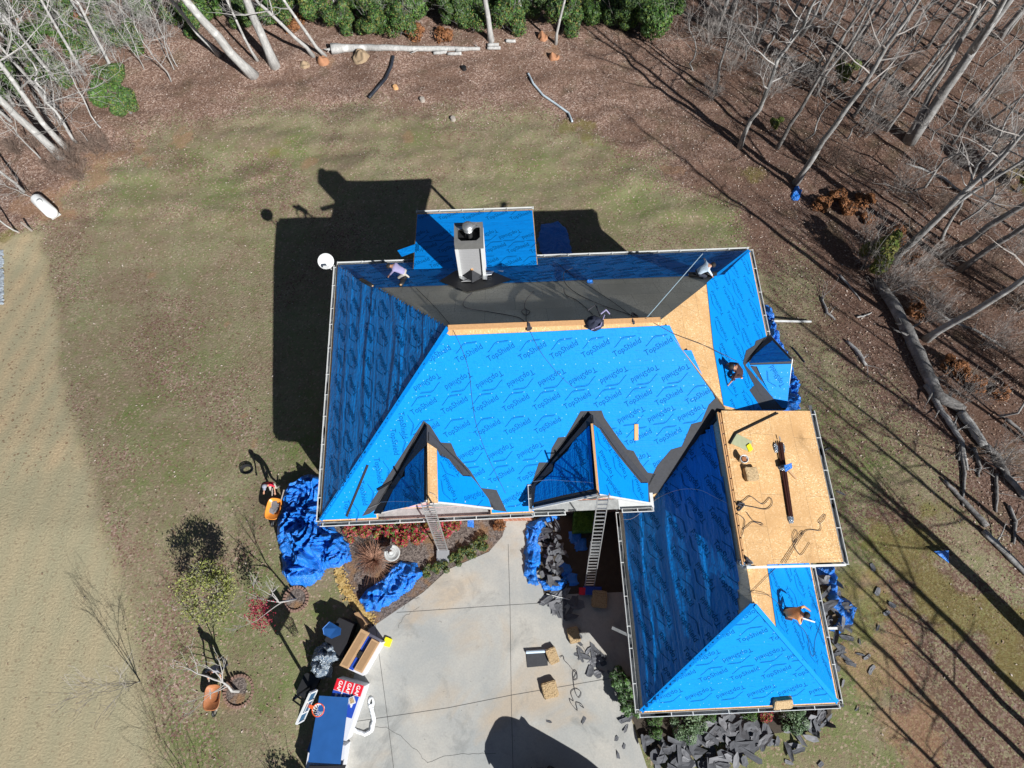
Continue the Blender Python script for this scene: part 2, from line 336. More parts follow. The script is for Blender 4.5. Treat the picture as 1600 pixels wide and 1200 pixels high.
def m_plastic():
    m, t, b = mat('crumpled_clear_plastic'); v = coord(t); n = noi(t, v, 6, 6, .7, 1.5)
    c = mixc(t, ramp(t, n, [(.42, (0, 0, 0)), (.6, (1, 1, 1))]), (.07, .12, .20), (.42, .47, .50)); t.links.new(c, b.inputs['Base Color']); b.inputs['Roughness'].default_value = .16; b.inputs['Specular IOR Level'].default_value = .9
    bump(t, b, n, 1, .12); return m
M['plastic'] = m_plastic()
def m_concrete():
    m, t, b = mat('driveway_concrete'); v = coord(t)
    c = mixc(t, ramp(t, noi(t, v, .35, 6, .6, .4), [(.36, (0, 0, 0)), (.64, (1, 1, 1))]), (.315, .33, .325), (.44, .425, .385))
    c = mixc(t, mth(t, 'MULTIPLY', ramp(t, noi(t, v, .22, 5, .55, 1.0), [(.50, (0, 0, 0)), (.64, (1, 1, 1))]), .6), c, (.43, .33, .22))
    c = mixc(t, mth(t, 'MULTIPLY', ramp(t, noi(t, v, .5, 6, .7, .8), [(.54, (0, 0, 0)), (.68, (1, 1, 1))]), .6), c, (.19, .20, .195))
    c = mixc(t, ramp(t, noi(t, v, 14, 4), [(.3, (0, 0, 0)), (.75, (1, 1, 1))]), c, mixc(t, .28, c, (.18, .18, .17)))
    c = mixc(t, mth(t, 'MULTIPLY', ramp(t, noi(t, v, 3.5, 3), [(.70, (0, 0, 0)), (.74, (1, 1, 1))]), .5), c, (.12, .12, .11))
    t.links.new(c, b.inputs['Base Color']); b.inputs['Roughness'].default_value = .85; bump(t, b, noi(t, v, 25, 4), .2, .01); return m
M['concrete'] = m_concrete()
def m_ground():
    m, t, b = mat('ground_cover'); v = coord(t)
    a1 = N_(t, 'ShaderNodeVertexColor', layer_name='zone'); z = N_(t, 'ShaderNodeSeparateColor'); t.links.new(a1.outputs[0], z.inputs[0])
    a2 = N_(t, 'ShaderNodeVertexColor', layer_name='zone2'); y = N_(t, 'ShaderNodeSeparateColor'); t.links.new(a2.outputs[0], y.inputs[0])
    big = noi(t, v, .28, 5, .6, .5); mid = noi(t, v, 1.3, 5, .65, .3); fine = noi(t, v, 9, 4, .7); vf = noi(t, v, 30, 3, .7)
    vc = vor(t, v, 11); sv = N_(t, 'ShaderNodeSeparateColor'); t.links.new(vc, sv.inputs[0])
    # lawn: tan thatch, green patches, brown patches
    lawn = mixc(t, ramp(t, fine, [(.3, (0, 0, 0)), (.7, (1, 1, 1))]), (.155, .142, .084), (.33, .30, .19))
    lawn = mixc(t, mth(t, 'MULTIPLY', ramp(t, big, [(.42, (0, 0, 0)), (.60, (1, 1, 1))]), .8), lawn, mixc(t, fine, (.135, .098, .068), (.31, .235, .17)))
    gr = mth(t, 'ADD', mth(t, 'MULTIPLY', mid, .70), mth(t, 'MULTIPLY', y.outputs[0], .20))
    grm = ramp(t, mth(t, 'ADD', gr, mth(t, 'MULTIPLY', fine, .50)), [(.52, (0, 0, 0)), (.92, (1, 1, 1))])
    lawn = mixc(t, grm, lawn, mixc(t, vf, (.075, .105, .03), (.18, .225, .075)))
    lf = mth(t, 'GREATER_THAN', sv.outputs[0], mth(t, 'SUBTRACT', .93, mth(t, 'MULTIPLY', mid, .25)))
    lawn = mixc(t, mth(t, 'MULTIPLY', lf, .7), lawn, mixc(t, sv.outputs[1], (.15, .09, .06), (.40, .31, .24)))
    # straw: dormant grass, faint mowing stripes
    sx = N_(t, 'ShaderNodeSeparateXYZ'); t.links.new(coord(t, 'Object', (1, 1, 1), (0, 0, radians(4))), sx.inputs[0])
    str_ = mth(t, 'SINE', mth(t, 'MULTIPLY', sx.outputs[0], 5.0))
    straw = mixc(t, ramp(t, fine, [(.25, (0, 0, 0)), (.75, (1, 1, 1))]), (.28, .215, .135), (.53, .42, .265))
    straw = mixc(t, mth(t, 'MULTIPLY', mth(t, 'ADD', mth(t, 'MULTIPLY', str_, .5), .5), .55), straw, (.28, .27, .18))
    straw = mixc(t, mth(t, 'MULTIPLY', ramp(t, big, [(.4, (0, 0, 0)), (.62, (1, 1, 1))]), .4), straw, (.28, .28, .19))
    straw = mixc(t, mth(t, 'MULTIPLY', ramp(t, sv.outputs[2], [(.955, (0, 0, 0)), (.965, (1, 1, 1))]), .6), straw, (.14, .07, .04))
    straw = mixc(t, y.outputs[1], straw, mixc(t, fine, (.22, .205, .13), (.37, .34, .23)))
    # leaf litter
    lv = vor(t, v, 13); sl_ = N_(t, 'ShaderNodeSeparateColor'); t.links.new(lv, sl_.inputs[0])
    leaf = ramp(t, sl_.outputs[0], [(0, (.10, .055, .042)), (.3, (.215, .13, .098)), (.6, (.31, .205, .16)), (.85, (.43, .31, .25)), (1, (.58, .46, .40))])
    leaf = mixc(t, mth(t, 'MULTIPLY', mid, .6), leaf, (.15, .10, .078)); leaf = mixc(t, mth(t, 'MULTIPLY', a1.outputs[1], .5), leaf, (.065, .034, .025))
    leaf = mixc(t, mth(t, 'MULTIPLY', ramp(t, big, [(.42, (0, 0, 0)), (.62, (1, 1, 1))]), .55), leaf, mixc(t, fine, (.07, .04, .028), (.19, .115, .08)))
    leaf = mixc(t, mth(t, 'MULTIPLY', ramp(t, noi(t, v, .6, 4), [(.56, (0, 0, 0)), (.68, (1, 1, 1))]), .35), leaf, (.10, .09, .05))
    c = mixc(t, z.outputs[1], lawn, straw)
    w = mth(t, 'ADD', z.outputs[0], mth(t, 'MULTIPLY', mth(t, 'SUBTRACT', mth(t, 'ADD', mth(t, 'MULTIPLY', mid, .5), mth(t, 'MULTIPLY', sl_.outputs[1], .5)), .5), 1.1))
    c = mixc(t, ramp(t, w, [(.42, (0, 0, 0)), (.56, (1, 1, 1))]), c, leaf)
    dm = ramp(t, mth(t, 'ADD', z.outputs[2], mth(t, 'MULTIPLY', mth(t, 'SUBTRACT', fine, .5), .8)), [(.35, (0, 0, 0)), (.65, (1, 1, 1))])
    c = mixc(t, mth(t, 'MULTIPLY', dm, .5), c, mixc(t, fine, (.20, .11, .06), (.38, .23, .135)))
    mm = ramp(t, mth(t, 'ADD', y.outputs[2], mth(t, 'MULTIPLY', mth(t, 'SUBTRACT', mid, .5), .9)), [(.35, (0, 0, 0)), (.7, (1, 1, 1))])
    c = mixc(t, mth(t, 'MULTIPLY', mm, .5), c, mixc(t, fine, (.10, .10, .02), (.22, .20, .045)))
    t.links.new(c, b.inputs['Base Color']); b.inputs['Roughness'].default_value = .95; b.inputs['Specular IOR Level'].default_value = .15
    hh = mth(t, 'ADD', mth(t, 'MULTIPLY', fine, .6), mth(t, 'ADD', mth(t, 'MULTIPLY', vf, .25), mth(t, 'MULTIPLY', sl_.outputs[0], mth(t, 'MULTIPLY', z.outputs[0], .5))))
    bump(t, b, hh, .9, .09); return m
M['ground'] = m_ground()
def m_mulch():
    m, t, b = mat('bark_mulch'); v = coord(t); f = noi(t, v, 14, 5, .7); s = N_(t, 'ShaderNodeSeparateColor'); t.links.new(vor(t, v, 16), s.inputs[0])
    c = mixc(t, s.outputs[0], (.065, .05, .045), (.22, .185, .165)); c = mixc(t, ramp(t, noi(t, v, 1.1, 4), [(.5, (0, 0, 0)), (.62, (1, 1, 1))]), c, mixc(t, f, (.12, .06, .03), (.32, .2, .11)))
    t.links.new(c, b.inputs['Base Color']); b.inputs['Roughness'].default_value = .95; bump(t, b, f, 1, .08); return m
M['mulch'] = m_mulch()
# ------------------------------------------------------------------ ground
def XY(pts): return [G(*p).xy.to_tuple() for p in pts]
def sdist(x, y, P):
    """signed distance to a polygon, positive inside (numpy arrays)"""
    d = np.full(x.shape, 1e9); ins = np.zeros(x.shape, bool); n = len(P); j = n - 1
    for i in range(n):
        ax, ay = P[j]; bx, by = P[i]; dx, dy = bx - ax, by - ay
        k = np.clip(((x - ax) * dx + (y - ay) * dy) / max(dx * dx + dy * dy, 1e-9), 0, 1)
        d = np.minimum(d, np.hypot(x - ax - k * dx, y - ay - k * dy))
        cr = ((by > y) != (ay > y)) & (x < (ax - bx) * (y - by) / ((ay - by) if ay != by else 1e-9) + bx); ins ^= cr; j = i
    return np.where(ins, d, -d)
EDGE = [(-60, 385), (10, 372), (60, 350), (110, 318), (150, 262), (240, 212), (330, 188), (450, 168), (600, 165), (700, 182), (800, 178), (900, 200), (980, 240), (1060, 290), (1150, 330), (1195, 395), (1265, 450), (1300, 520), (1345, 590), (1400, 640), (1450, 700), (1490, 760), (1560, 850), (1640, 950)]
leaf_poly = XY(EDGE) + [(60, -20), (90, 0), (90, 140), (-90, 140), (-90, 22)]
straw_poly = XY([(0, 372), (68, 362), (78, 420), (90, 540), (112, 640), (140, 740), (165, 850), (190, 940), (225, 1060), (250, 1200)]) + [(-14, -14), (-14, -60), (-90, -60), (-90, 16)]
straw_lo = XY([(0, 764), (118, 718), (165, 850), (190, 940), (225, 1060), (250, 1200)]) + [(-14, -14), (-14, -60), (-90, -60), (-90, 5)]
brown_poly = XY([(1325, 800), (1350, 700), (1450, 780), (1640, 950)]) + [(60, -20), (60, -60), (19, -60)] + XY([(1400, 1250), (1370, 1120)])
dirts = [((80, 330), 1.5), ((150, 262), 1.3), ((215, 235), .9), ((290, 215), .8), ((865, 85), .7), ((505, 95), .6), ((400, 690), .25), ((385, 650), .2), ((1050, 265), .8), ((1380, 1000), 1.4), ((1350, 1050), 1.0), ((860, 60), .6), ((360, 1105), .5), ((470, 900), .3), ((235, 430), .3), ((1440, 1150), 1.2), ((350, 505), .25), ((640, 210), .6), ((1245, 940), .6), ((480, 255), .5)]
mosses = [((1560, 985), 1.6), ((1500, 950), 1.5), ((1440, 910), 1.4), ((1400, 860), 1.5), ((1470, 800), 1.0), ((1590, 990), 1.2), ((1350, 930), .9), ((1180, 270), .8), ((1600, 280), 1.5), ((430, 235), .5), ((920, 205), 1.0), ((5, 368), .5), ((880, 195), .8), ((1325, 970), .7)]
greens = [((300, 255), 1.4), ((420, 265), 1.5), ((340, 300), 1.2), ((460, 230), 1.2), ((390, 330), 1.3), ((980, 240), 1.5), ((1000, 330), 1.6), ((950, 290), 1.2), ((1130, 345), 1.6), ((270, 540), 1.2), ((240, 620), 1.1), ((280, 735), 1.2), ((220, 700), .9), ((470, 700), 1.2), ((420, 900), 1.3), ((330, 985), 1.5), ((500, 950), .8), ((1230, 1130), 1.8), ((1330, 1120), 1.6), ((1330, 1020), 1.0), ((1270, 760), 1.5), ((1350, 720), 1.3), ((1350, 850), 1.3), ((320, 580), .8), ((440, 1050), 1.0), ((300, 1160), 1.0), ((480, 1040), .8), ((820, 260), 1.2), ((660, 215), 1.0), ((210, 300), 1.2), ((1280, 640), 1.2), ((1050, 1180), 1.2), ((1120, 1170), 1.0)]
def blobs(X, Y, L, w=1.0):
    o = np.zeros(X.shape)
    for (u, v), r in L:
        p = G(u, v); dd = np.hypot(X + WX * r * 1.3 - p.x, (Y + WY * r * 1.3 - p.y)); o = np.maximum(o, np.exp(-dd ** 2 / (2 * (r * w) ** 2)))
    return o
def ground(name, xs, ys, hole=None):
    nx, ny = len(xs), len(ys); X, Y = np.meshgrid(xs, ys)
    Zg = np.array([[tz(x, y) for x in xs] for y in ys])
    me = bpy.data.meshes.new(name)
    vs = np.stack([X, Y, Zg], -1).reshape(-1, 3)
    idx = np.arange(nx * ny).reshape(ny, nx)
    q = np.stack([idx[:-1, :-1], idx[:-1, 1:], idx[1:, 1:], idx[1:, :-1]], -1).reshape(-1, 4)
    if hole is not None:
        cxy = vs[q].mean(1); keep = ~((cxy[:, 0] > hole[0]) & (cxy[:, 0] < hole[1]) & (cxy[:, 1] > hole[2]) & (cxy[:, 1] < hole[3])); q = q[keep]
    me.vertices.add(len(vs)); me.vertices.foreach_set('co', vs.ravel())
    me.loops.add(q.size); me.loops.foreach_set('vertex_index', q.ravel().astype(np.int32))
    me.polygons.add(len(q)); me.polygons.foreach_set('loop_start', np.arange(0, q.size, 4, dtype=np.int32)); me.polygons.foreach_set('loop_total', np.full(len(q), 4, dtype=np.int32))
    me.update(calc_edges=True)
    x, y = vs[:, 0], vs[:, 1]
    wob = np.array([noise.noise(Vector((a * .35, b * .35, 1))) * .9 + noise.noise(Vector((a * 1.3, b * 1.3, 5))) * .35 for a, b in zip(x, y)])
    global WX, WY
    WX = np.array([noise.noise(Vector((a * .5, b * .5, 11))) * 1.2 + noise.noise(Vector((a * 1.7, b * 1.7, 12))) * .7 for a, b in zip(x, y)])
    WY = np.array([noise.noise(Vector((a * .5, b * .5, 21))) * 1.2 + noise.noise(Vector((a * 1.7, b * 1.7, 22))) * .7 for a, b in zip(x, y)])
    leaf = np.clip(.5 + (sdist(x, y, leaf_poly) + wob * 2.2) / 5.0, 0, 1)
    lx = np.array([noise.noise(Vector((a * .22 + 9, b * .30, 2))) for a, b in zip(x, y)])
    leaf = np.maximum(leaf, np.clip(.27 + lx * .6, 0, .47) * (np.clip((x * 1.0 + 9) / -5, 0, 1) + np.clip((y - 16) / 6, 0, 1) * .8 + np.clip((x - 12) / 5, 0, 1) * .9).clip(0, 1))
    leaf = np.maximum(leaf, np.clip(.12 + sdist(x, y, brown_poly) / 3 + lx * .55, 0, .60))
    straw = np.clip(.5 + (sdist(x, y, straw_poly) + wob * .45) / (.55 + np.clip((14 - y), 0, 30) * .035), 0, 1)
    leaf = leaf * np.where(sdist(x, y, leaf_poly) < 0, 1 - straw, 1)
    low = np.clip(.5 + (sdist(x, y, straw_lo) + wob * .1) / .3, 0, 1) * .55
    dirt = blobs(x, y, dirts, .8); moss = blobs(x, y, mosses, .8); gr = blobs(x, y, greens)
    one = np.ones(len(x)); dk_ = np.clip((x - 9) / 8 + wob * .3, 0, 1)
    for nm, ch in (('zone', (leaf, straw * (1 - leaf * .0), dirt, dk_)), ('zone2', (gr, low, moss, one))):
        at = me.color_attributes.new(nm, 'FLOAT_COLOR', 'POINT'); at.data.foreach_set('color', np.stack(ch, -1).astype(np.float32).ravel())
    me.polygons.foreach_set('use_smooth', [True] * len(me.polygons))
    me.materials.append(M['ground']); o = bpy.data.objects.new(name, me); COL.objects.link(o); tag(o, kind='structure'); return o
gx = np.arange(-52, 52.01, .3); gy = np.arange(-15, 50.01, .3)
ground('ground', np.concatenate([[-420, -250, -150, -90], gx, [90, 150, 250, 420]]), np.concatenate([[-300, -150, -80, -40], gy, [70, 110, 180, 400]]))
def flat(name, pts, mt, up, kind='structure', th=.03, zz=None):
    m = MB(); m.slab([Vector((p[0], p[1], (zz or 0) + up)) for p in pts], th, nrm=Vector((0, 0, 1))); o = m.build(name, mt); return tag(o, kind=kind)
drive_px = [(792, 812), (785, 838), (764, 862), (700, 890), (662, 925), (575, 984), (552, 1060), (540, 1110), (515, 1210), (480, 1330), (1040, 1330), (1013, 1206), (985, 1120), (962, 1062), (988, 1066), (976, 925), (850, 930), (838, 880), (832, 813)]
drv = flat('driveway', [Z(*p).xy.to_tuple() for p in drive_px], M['concrete'], .02)
M['joint'] = simple('concrete_joint', (.05, .05, .05), .9)
def strip(pts, w, z, mb, mi=0):
    for p, q in zip(pts, pts[1:]):
        p, q = Vector(p), Vector(q); d = (q - p).normalized(); n = Vector((-d.y, d.x, 0)) * w / 2
        e = d * w * .3
        mb.poly([p - e - n, q + e - n, q + e + n, p - e + n], mi)
jm = MB()
for pts in [[(794, 850), (797, 950), (799, 1100), (802, 1215), (806, 1330)], [(585, 962), (592, 1020), (604, 1110), (615, 1200), (628, 1320)], [(545, 1129), (700, 1106), (800, 1086), (965, 1058)], [(620, 957), (800, 945), (850, 942)], [(895, 988), (945, 1060)]]:
    strip([Z(u, v, .0255) for u, v in pts], .018, 0, jm)
tag(jm.build('driveway_joints', M['joint']), kind='structure')
random.seed(5); cm = MB()
for pts in [[(604, 1136), (625, 1150), (650, 1172), (668, 1192)], [(560, 1145), (580, 1137), (604, 1136)], [(668, 1192), (700, 1180), (740, 1177), (775, 1177)], [(622, 980), (630, 965), (645, 955), (655, 948)], [(630, 952), (633, 940), (645, 935), (655, 934)]]:
    q = []
    for a, b in zip(pts, pts[1:]):
        for k in range(5): q.append((a[0] + (b[0] - a[0]) * k / 5 + random.uniform(-1.2, 1.2), a[1] + (b[1] - a[1]) * k / 5 + random.uniform(-1.2, 1.2)))
    strip([Z(u, v, .0245) for u, v in q + [pts[-1]]], .012, 0, cm)
tag(cm.build('driveway_cracks', M['joint']), kind='structure')
bed_px = [(510, 812), (795, 808), (786, 838), (764, 861), (700, 889), (662, 924), (578, 982), (553, 960), (540, 925), (520, 880)]
flat('mulch_bed', [Z(*p).xy.to_tuple() for p in bed_px], M['mulch'], .014)
flat('garage_bed', [Z(*p).xy.to_tuple() for p in [(836, 800), (975, 800), (972, 930), (850, 934)]], M['soil_shade'], .010)  # deep shade beside the garage is put into the bed's dark colour
flat('hedge_bed', [Z(*p).xy.to_tuple() for p in [(985, 1068), (1000, 1060), (1302, 1090), (1296, 1135), (1180, 1150), (1010, 1180), (975, 1090)]], M['soil_shade'], .006)
gl = MB(); random.seed(3)                                # fallen golden leaves along the bed edge
for k in range(700):
    t = random.random(); e = [(527, 880), (536, 915), (556, 945), (580, 968)]; i = min(2, int(t * 3)); f = t * 3 - i
    u = e[i][0] + (e[i + 1][0] - e[i][0]) * f + random.gauss(0, 4); v = e[i][1] + (e[i + 1][1] - e[i][1]) * f + random.gauss(0, 4)
    p = Z(u, v, .03 + random.random() * .03); r = .05; a = random.random() * 6
    gl.poly([p + Vector((cos(a + k2) * r, sin(a + k2) * r, random.uniform(-.01, .01))) for k2 in (0, 1.6, 3.1, 4.7)])
M['goldleaf'] = m_leaf('golden_leaf', (.30, .19, .06), (.52, .38, .16), .1)
tag(gl.build('leaf_edging', M['goldleaf']), 'narrow drift of fallen golden leaves along the curved edge of the mulch bed', 'leaves', kind='stuff')
gv = MB()
for k in range(900):
    p = G(random.uniform(-25, 5), random.uniform(392, 475)); r = random.uniform(.04, .11)
    gv.lathe([(r * .1, -r * .6), (r, -r * .2), (r * .8, r * .4), (r * .1, r * .6)], p + Vector((0, 0, r * .3)), 5)
M['gravel'] = simple('pale_gravel', (.27, .31, .35), .8, 0, .5, 3)
tag(gv.build('gravel', M['gravel']), 'strip of pale blue grey gravel at the left edge of the straw coloured lawn', 'gravel', kind='stuff')
# loose dead leaves lying on the woodland floor and blown over the lawn edge
lm = [m_leaf('dead_leaf_%s' % n, a, b_, .1) for n, a, b_ in (('tan', (.26, .18, .13), (.40, .30, .23)), ('brown', (.12, .07, .05), (.22, .14, .10)), ('pale', (.40, .33, .28), (.55, .48, .43)))]
ll = MB(); rs_ = np.random.RandomState(11); random.seed(11)
lx_, ly_ = rs_.uniform(-47, 47, 150000), rs_.uniform(-9, 42, 150000)
ds_, dst = sdist(lx_, ly_, leaf_poly), sdist(lx_, ly_, straw_poly)
pr_ = np.where(ds_ > 0, .42, .25 * np.exp(ds_ / 2.0) + .03 + .05 * (lx_ < -9)) * np.where((dst > 0) & (ds_ < 0), .06, 1)
for x, y, k_ in zip(lx_, ly_, rs_.rand(150000) < pr_):
    if not k_ or (-10 < x < 15 and y < 3) : continue
    p = Vector((x, y, tz(x, y) + .03)); r = random.uniform(.03, .07); a = random.random() * 6.3; tl = random.uniform(-.35, .35)
    c1, s1 = cos(a) * r, sin(a) * r
    ll.poly([p + Vector((c1, s1, r * tl)), p + Vector((-s1 * .6, c1 * .6, .02)), p + Vector((-c1, -s1, -r * tl * .3)), p + Vector((s1 * .6, -c1 * .6, .02))], random.choice((0, 0, 1, 1, 2)))
tag(ll.build('fallen_leaves', lm), 'dead oak leaves scattered over the woodland floor and the lawn', 'leaves', kind='stuff')
# ------------------------------------------------------------------ house
HL = 'large house stripped for re-roofing under blue underlayment with bare board patches'
house = empty('house', H(10, 5, 0), HL, 'house')
wl = MB()
def wall_box(a0, a1, b0, b1, z0, z1, mi=0, mb=None):
    (mb or wl).slab([H(a0, b0, z1), H(a1, b0, z1), H(a1, b1, z1), H(a0, b1, z1)], z1 - z0, mi, nrm=Vector((0, 0, 1)))
wall_box(.45, 19.95, .45, 11.95, -3.5, 3.95)
wall_box(13.3, 20.35, -7.4, .44, -.5, 2.85)
wl.build('wall', M['brick'], house)
w2 = MB()
for (a, b) in ((4.05, 15.1), (9.6, 15.1), (6.8, 15.1)): w2.box(H(a, b, .7), (.14, .14, 6.5))
w2.build('porch_post', M['white'], house)
def deck(key, mt, name='roof', th=.12, off=0.0, hid=None):
    P = PLANES[key]; m = MB()
    top = [P.W(a, b, off) for a, b in P.poly]; n = P.n(); k = len(top); bot = [p - Vector((0, 0, th)) for p in top]
    m.poly(top, 0, [P.uv(a, b) for a, b in P.poly])
    for i in range(k): j = (i + 1) % k; m.poly([top[i], bot[i], bot[j], top[j]], 0, [(0, 0), (0, .1), (1, .1), (1, 0)])
    m.poly(bot[::-1], 0, [(0, 0)] * k)
    return m.build(name, mt, house)
for k in ('S', 'W', 'E', 'GS', 'GE', 'SH'): deck(k, M['osb'])
for k in ('G1L', 'G1R', 'G2L', 'G2R', 'BN', 'BS'): deck(k, M['felt'])
for k in ('N', 'GW'): deck(k, M['osb_old'])
tag(deck('D', M['osb'], th=.16), 'raised low roof of bare orange board over the garage')
# sheets of underlayment and felt laid on a slope; lettering is stamped into them
fc = bpy.data.curves.new('lettering', 'FONT'); fc.body = 'TopShield'; fc.resolution_u = 2; fc.offset = .006; fc.size = 1
fo = bpy.data.objects.new('lettering', fc); COL.objects.link(fo); bpy.context.view_layer.update()
fm = bpy.data.meshes.new_from_object(fo.evaluated_get(bpy.context.evaluated_depsgraph_get()))
TV = [(v.co.x, v.co.y) for v in fm.vertices]; TF = [tuple(p.vertices) for p in fm.polygons]
bpy.data.objects.remove(fo); bpy.data.curves.remove(fc)
tx0, tx1 = min(v[0] for v in TV), max(v[0] for v in TV); TS = 1.16 / (tx1 - tx0)
TV = [((x - (tx0 + tx1) / 2) * TS, (y - .33) * TS * 1.15) for x, y in TV]
def logo_line():
    vs, fs = [], []
    def st(pts, w):
        for (x1, y1), (x2, y2) in zip(pts, pts[1:]):
            l = hypot(x2 - x1, y2 - y1); nx, ny = -(y2 - y1) / l * w / 2, (x2 - x1) / l * w / 2; n = len(vs)
            vs.extend([(x1 - nx, y1 - ny), (x2 - nx, y2 - ny), (x2 + nx, y2 + ny), (x1 + nx, y1 + ny)]); fs.append((n, n + 1, n + 2, n + 3))
    st([(-.42, .24), (-.34, .26), (-.02, .41), (.09, .42), (.50, .24)], .028); st([(.0, .36), (.09, .375), (.44, .225)], .014)
    return vs, fs
LV, LF = logo_line()
SERIF = MB()
def sheet(key, poly, mt, rows=None, off=.022, name='roof_underlayment', nails=None, px=True, label=None, fold=0.0):
    P = PLANES[key]
    if px: poly = [P.px(u, v) for u, v in poly]
    bm = bmesh.new(); uvl = bm.loops.layers.uv.new('UVMap')
    pu = [P.uv(a, b) for a, b in poly]
    def hf(u, v):
        if not fold: return 0.0
        n = lambda x, y, z: noise.noise(Vector((x, y, z)))
        w = v + .25 * n(u * .3, v * .5, 3); e = abs(n(u * .07, w * .75, 1)) * 2; e2 = abs(n(u * .12, w * 1.8, 5)) * 2; e3 = n(u * .6, w * 6, 7); e4 = abs(n(u * 3.2, w * 3.2, 9)) * 2
        msk = max(0, min(1, .5 + 2.2 * n(u * .3, v * .3, 11)))
        return fold * (max(0, 1 - e * 6) * 1.5 + max(0, 1 - e2 * 5) * .55 + e3 * .12 + msk * max(0, 1 - e4 * 2.5) * .35)
    if fold:
        st = .07; us = [p[0] for p in pu]; vs_ = [p[1] for p in pu]; nu = int((max(us) - min(us)) / (st * 2)) + 1; nv = int((max(vs_) - min(vs_)) / st) + 1; cv = {}
        gu = lambda i: min(us) + i * (max(us) - min(us)) / nu
        gv = lambda j: min(vs_) + j * (max(vs_) - min(vs_)) / nv
        def vt(i, j):
            if (i, j) not in cv: cv[i, j] = bm.verts.new((gu(i), gv(j), 0))
            return cv[i, j]
        for i in range(nu):
            for j in range(nv):
                if inpoly((gu(i) + gu(i + 1)) / 2, (gv(j) + gv(j + 1)) / 2, pu): bm.faces.new([vt(i, j), vt(i + 1, j), vt(i + 1, j + 1), vt(i, j + 1)]).smooth = True
    else:
        f = bm.faces.new([bm.verts.new((*q, 0)) for q in pu]); f.normal_update()
        if f.normal.z < 0: f.normal_flip()
        bmesh.ops.triangulate(bm, faces=bm.faces[:])
    if rows:
        tb = bmesh.new(); g3 = tb.verts.layers.int.new('k')
        for (wu, wv, ang) in rows:
            ca, sa = cos(ang), sin(ang)
            for V, F, o_ in ((TV, TF, 0), (LV, LF, 1)):
                vv = [tb.verts.new((wu + x * ca - y * sa, wv + x * sa + y * ca, .004)) for x, y in V]
                for ff in F:
                    try: tb.faces.new([vv[i] for i in ff])
                    except ValueError: pass
        pu = [P.uv(a, b) for a, b in poly]; hull = pu
        n = len(hull); area = sum(hull[i][0] * hull[(i + 1) % n][1] - hull[(i + 1) % n][0] * hull[i][1] for i in range(n))
        dele = [fa for fa in tb.faces if not inpoly(fa.calc_center_median().x, fa.calc_center_median().y, hull)]
        bmesh.ops.delete(tb, geom=dele, context='FACES')
        tm = bpy.data.meshes.new('t'); tb.to_mesh(tm); tb.free()
        nf = len(bm.faces); bm.from_mesh(tm); bpy.data.meshes.remove(tm); bm.faces.ensure_lookup_table()
        for fa in bm.faces[nf:]: fa.material_index = 1
    if nails:
        pu = [P.uv(a, b) for a, b in poly]
        for (wu, wv) in nails:
            if inpoly(wu, wv, pu):
                vs = [bm.verts.new((wu + .017 * cos(k * pi / 3), wv + .017 * sin(k * pi / 3), .006)) for k in range(6)]
                bm.faces.new(vs).material_index = 2
    for fa in bm.faces:
        for l in fa.loops: l[uvl].uv = l.vert.co.xy
    for v in bm.verts:
        a, b = P.inv(v.co.x, v.co.y); v.co = P.W(a, b, off + v.co.z * (2.2 if fold else 1) + hf(v.co.x, v.co.y))
    bmesh.ops.recalc_face_normals(bm, faces=bm.faces[:])
    for fa in bm.faces:
        fa.normal_update()
        if fa.normal.dot(P.n()) < 0: fa.normal_flip()
    me = bpy.data.meshes.new(name); bm.to_mesh(me); bm.free(); me.transform(world_of(house).inverted())
    for x in (mt, M['ink'], M['nail']): me.materials.append(x)
    o = bpy.data.objects.new(name, me); COL.objects.link(o); o.parent = house
    if label: o['label'] = label
    return o
def grid(u0, u1, v0, v1, du=1.22, dv=1.18, ang=.5, first=0, su=0.0):
    L = []; j = 0; v = v0
    while v <= v1:
        u = u0 + (su if j % 2 else 0)
        while u <= u1: L.append((u, v, ang + (pi if (j + first) % 2 else 0))); u += du
        v += dv; j += 1
    return L
random.seed(8)
def nailrows(u0, u1, vs, step=.4):
    L = []
    for v in vs:
        u = u0 + random.random() * .2
        while u < u1: L.append((u + random.uniform(-.04, .04), v + random.uniform(-.03, .03))); u += step
    return L
k = sqrt(1 + SP.gb ** 2)
srows = []
for b, a0, a1, fl in ((5.47, 5.46, 14.5, 0), (4.62, 5.0, 15, 1), (3.86, 4.77, 15.9, 0), (3.07, 4.8, 10.2, 0), (3.3, 13.0, 16, 1), (2.25, 5.3, 9, 1), (2.55, 12.1, 16, 0), (1.42, 6.5, 9.1, 0), (1.75, 12.1, 15, 1), (.6, 7.0, 9.2, 1)):
    a = a0
    while a <= a1: srows.append((a, b * k, .5 + pi * fl)); a += 1.21
for (u, v) in ((630, 664), (617, 690), (592, 735), (568, 770), (545, 800)):
    a, b = SP.px(u, v); srows.append((a, b * k, -pi / 2 + .05))
step_px = [(500, 811), (697, 525), (850, 518), (1046, 508), (1054, 524), (1066, 547), (1080, 547), (1088, 566), (1099, 590), (1108, 604), (1121, 630), (1075, 700), (1012, 760), (1010, 792), (505, 812)]
nl = nailrows(.2, 17, [5.78 * k, 5.02 * k, 4.2 * k, 3.42 * k, 2.68 * k, 1.85 * k, 1.0 * k, .3 * k], .42) + [(random.uniform(.5, 16), random.uniform(.3, 5.8) * k) for _ in range(50)]
for i in range(34):
    t = i / 34; nl.append(((.25 + 5.6 * t + .18) + random.uniform(-.03, .03), (5.9 * t) * k))
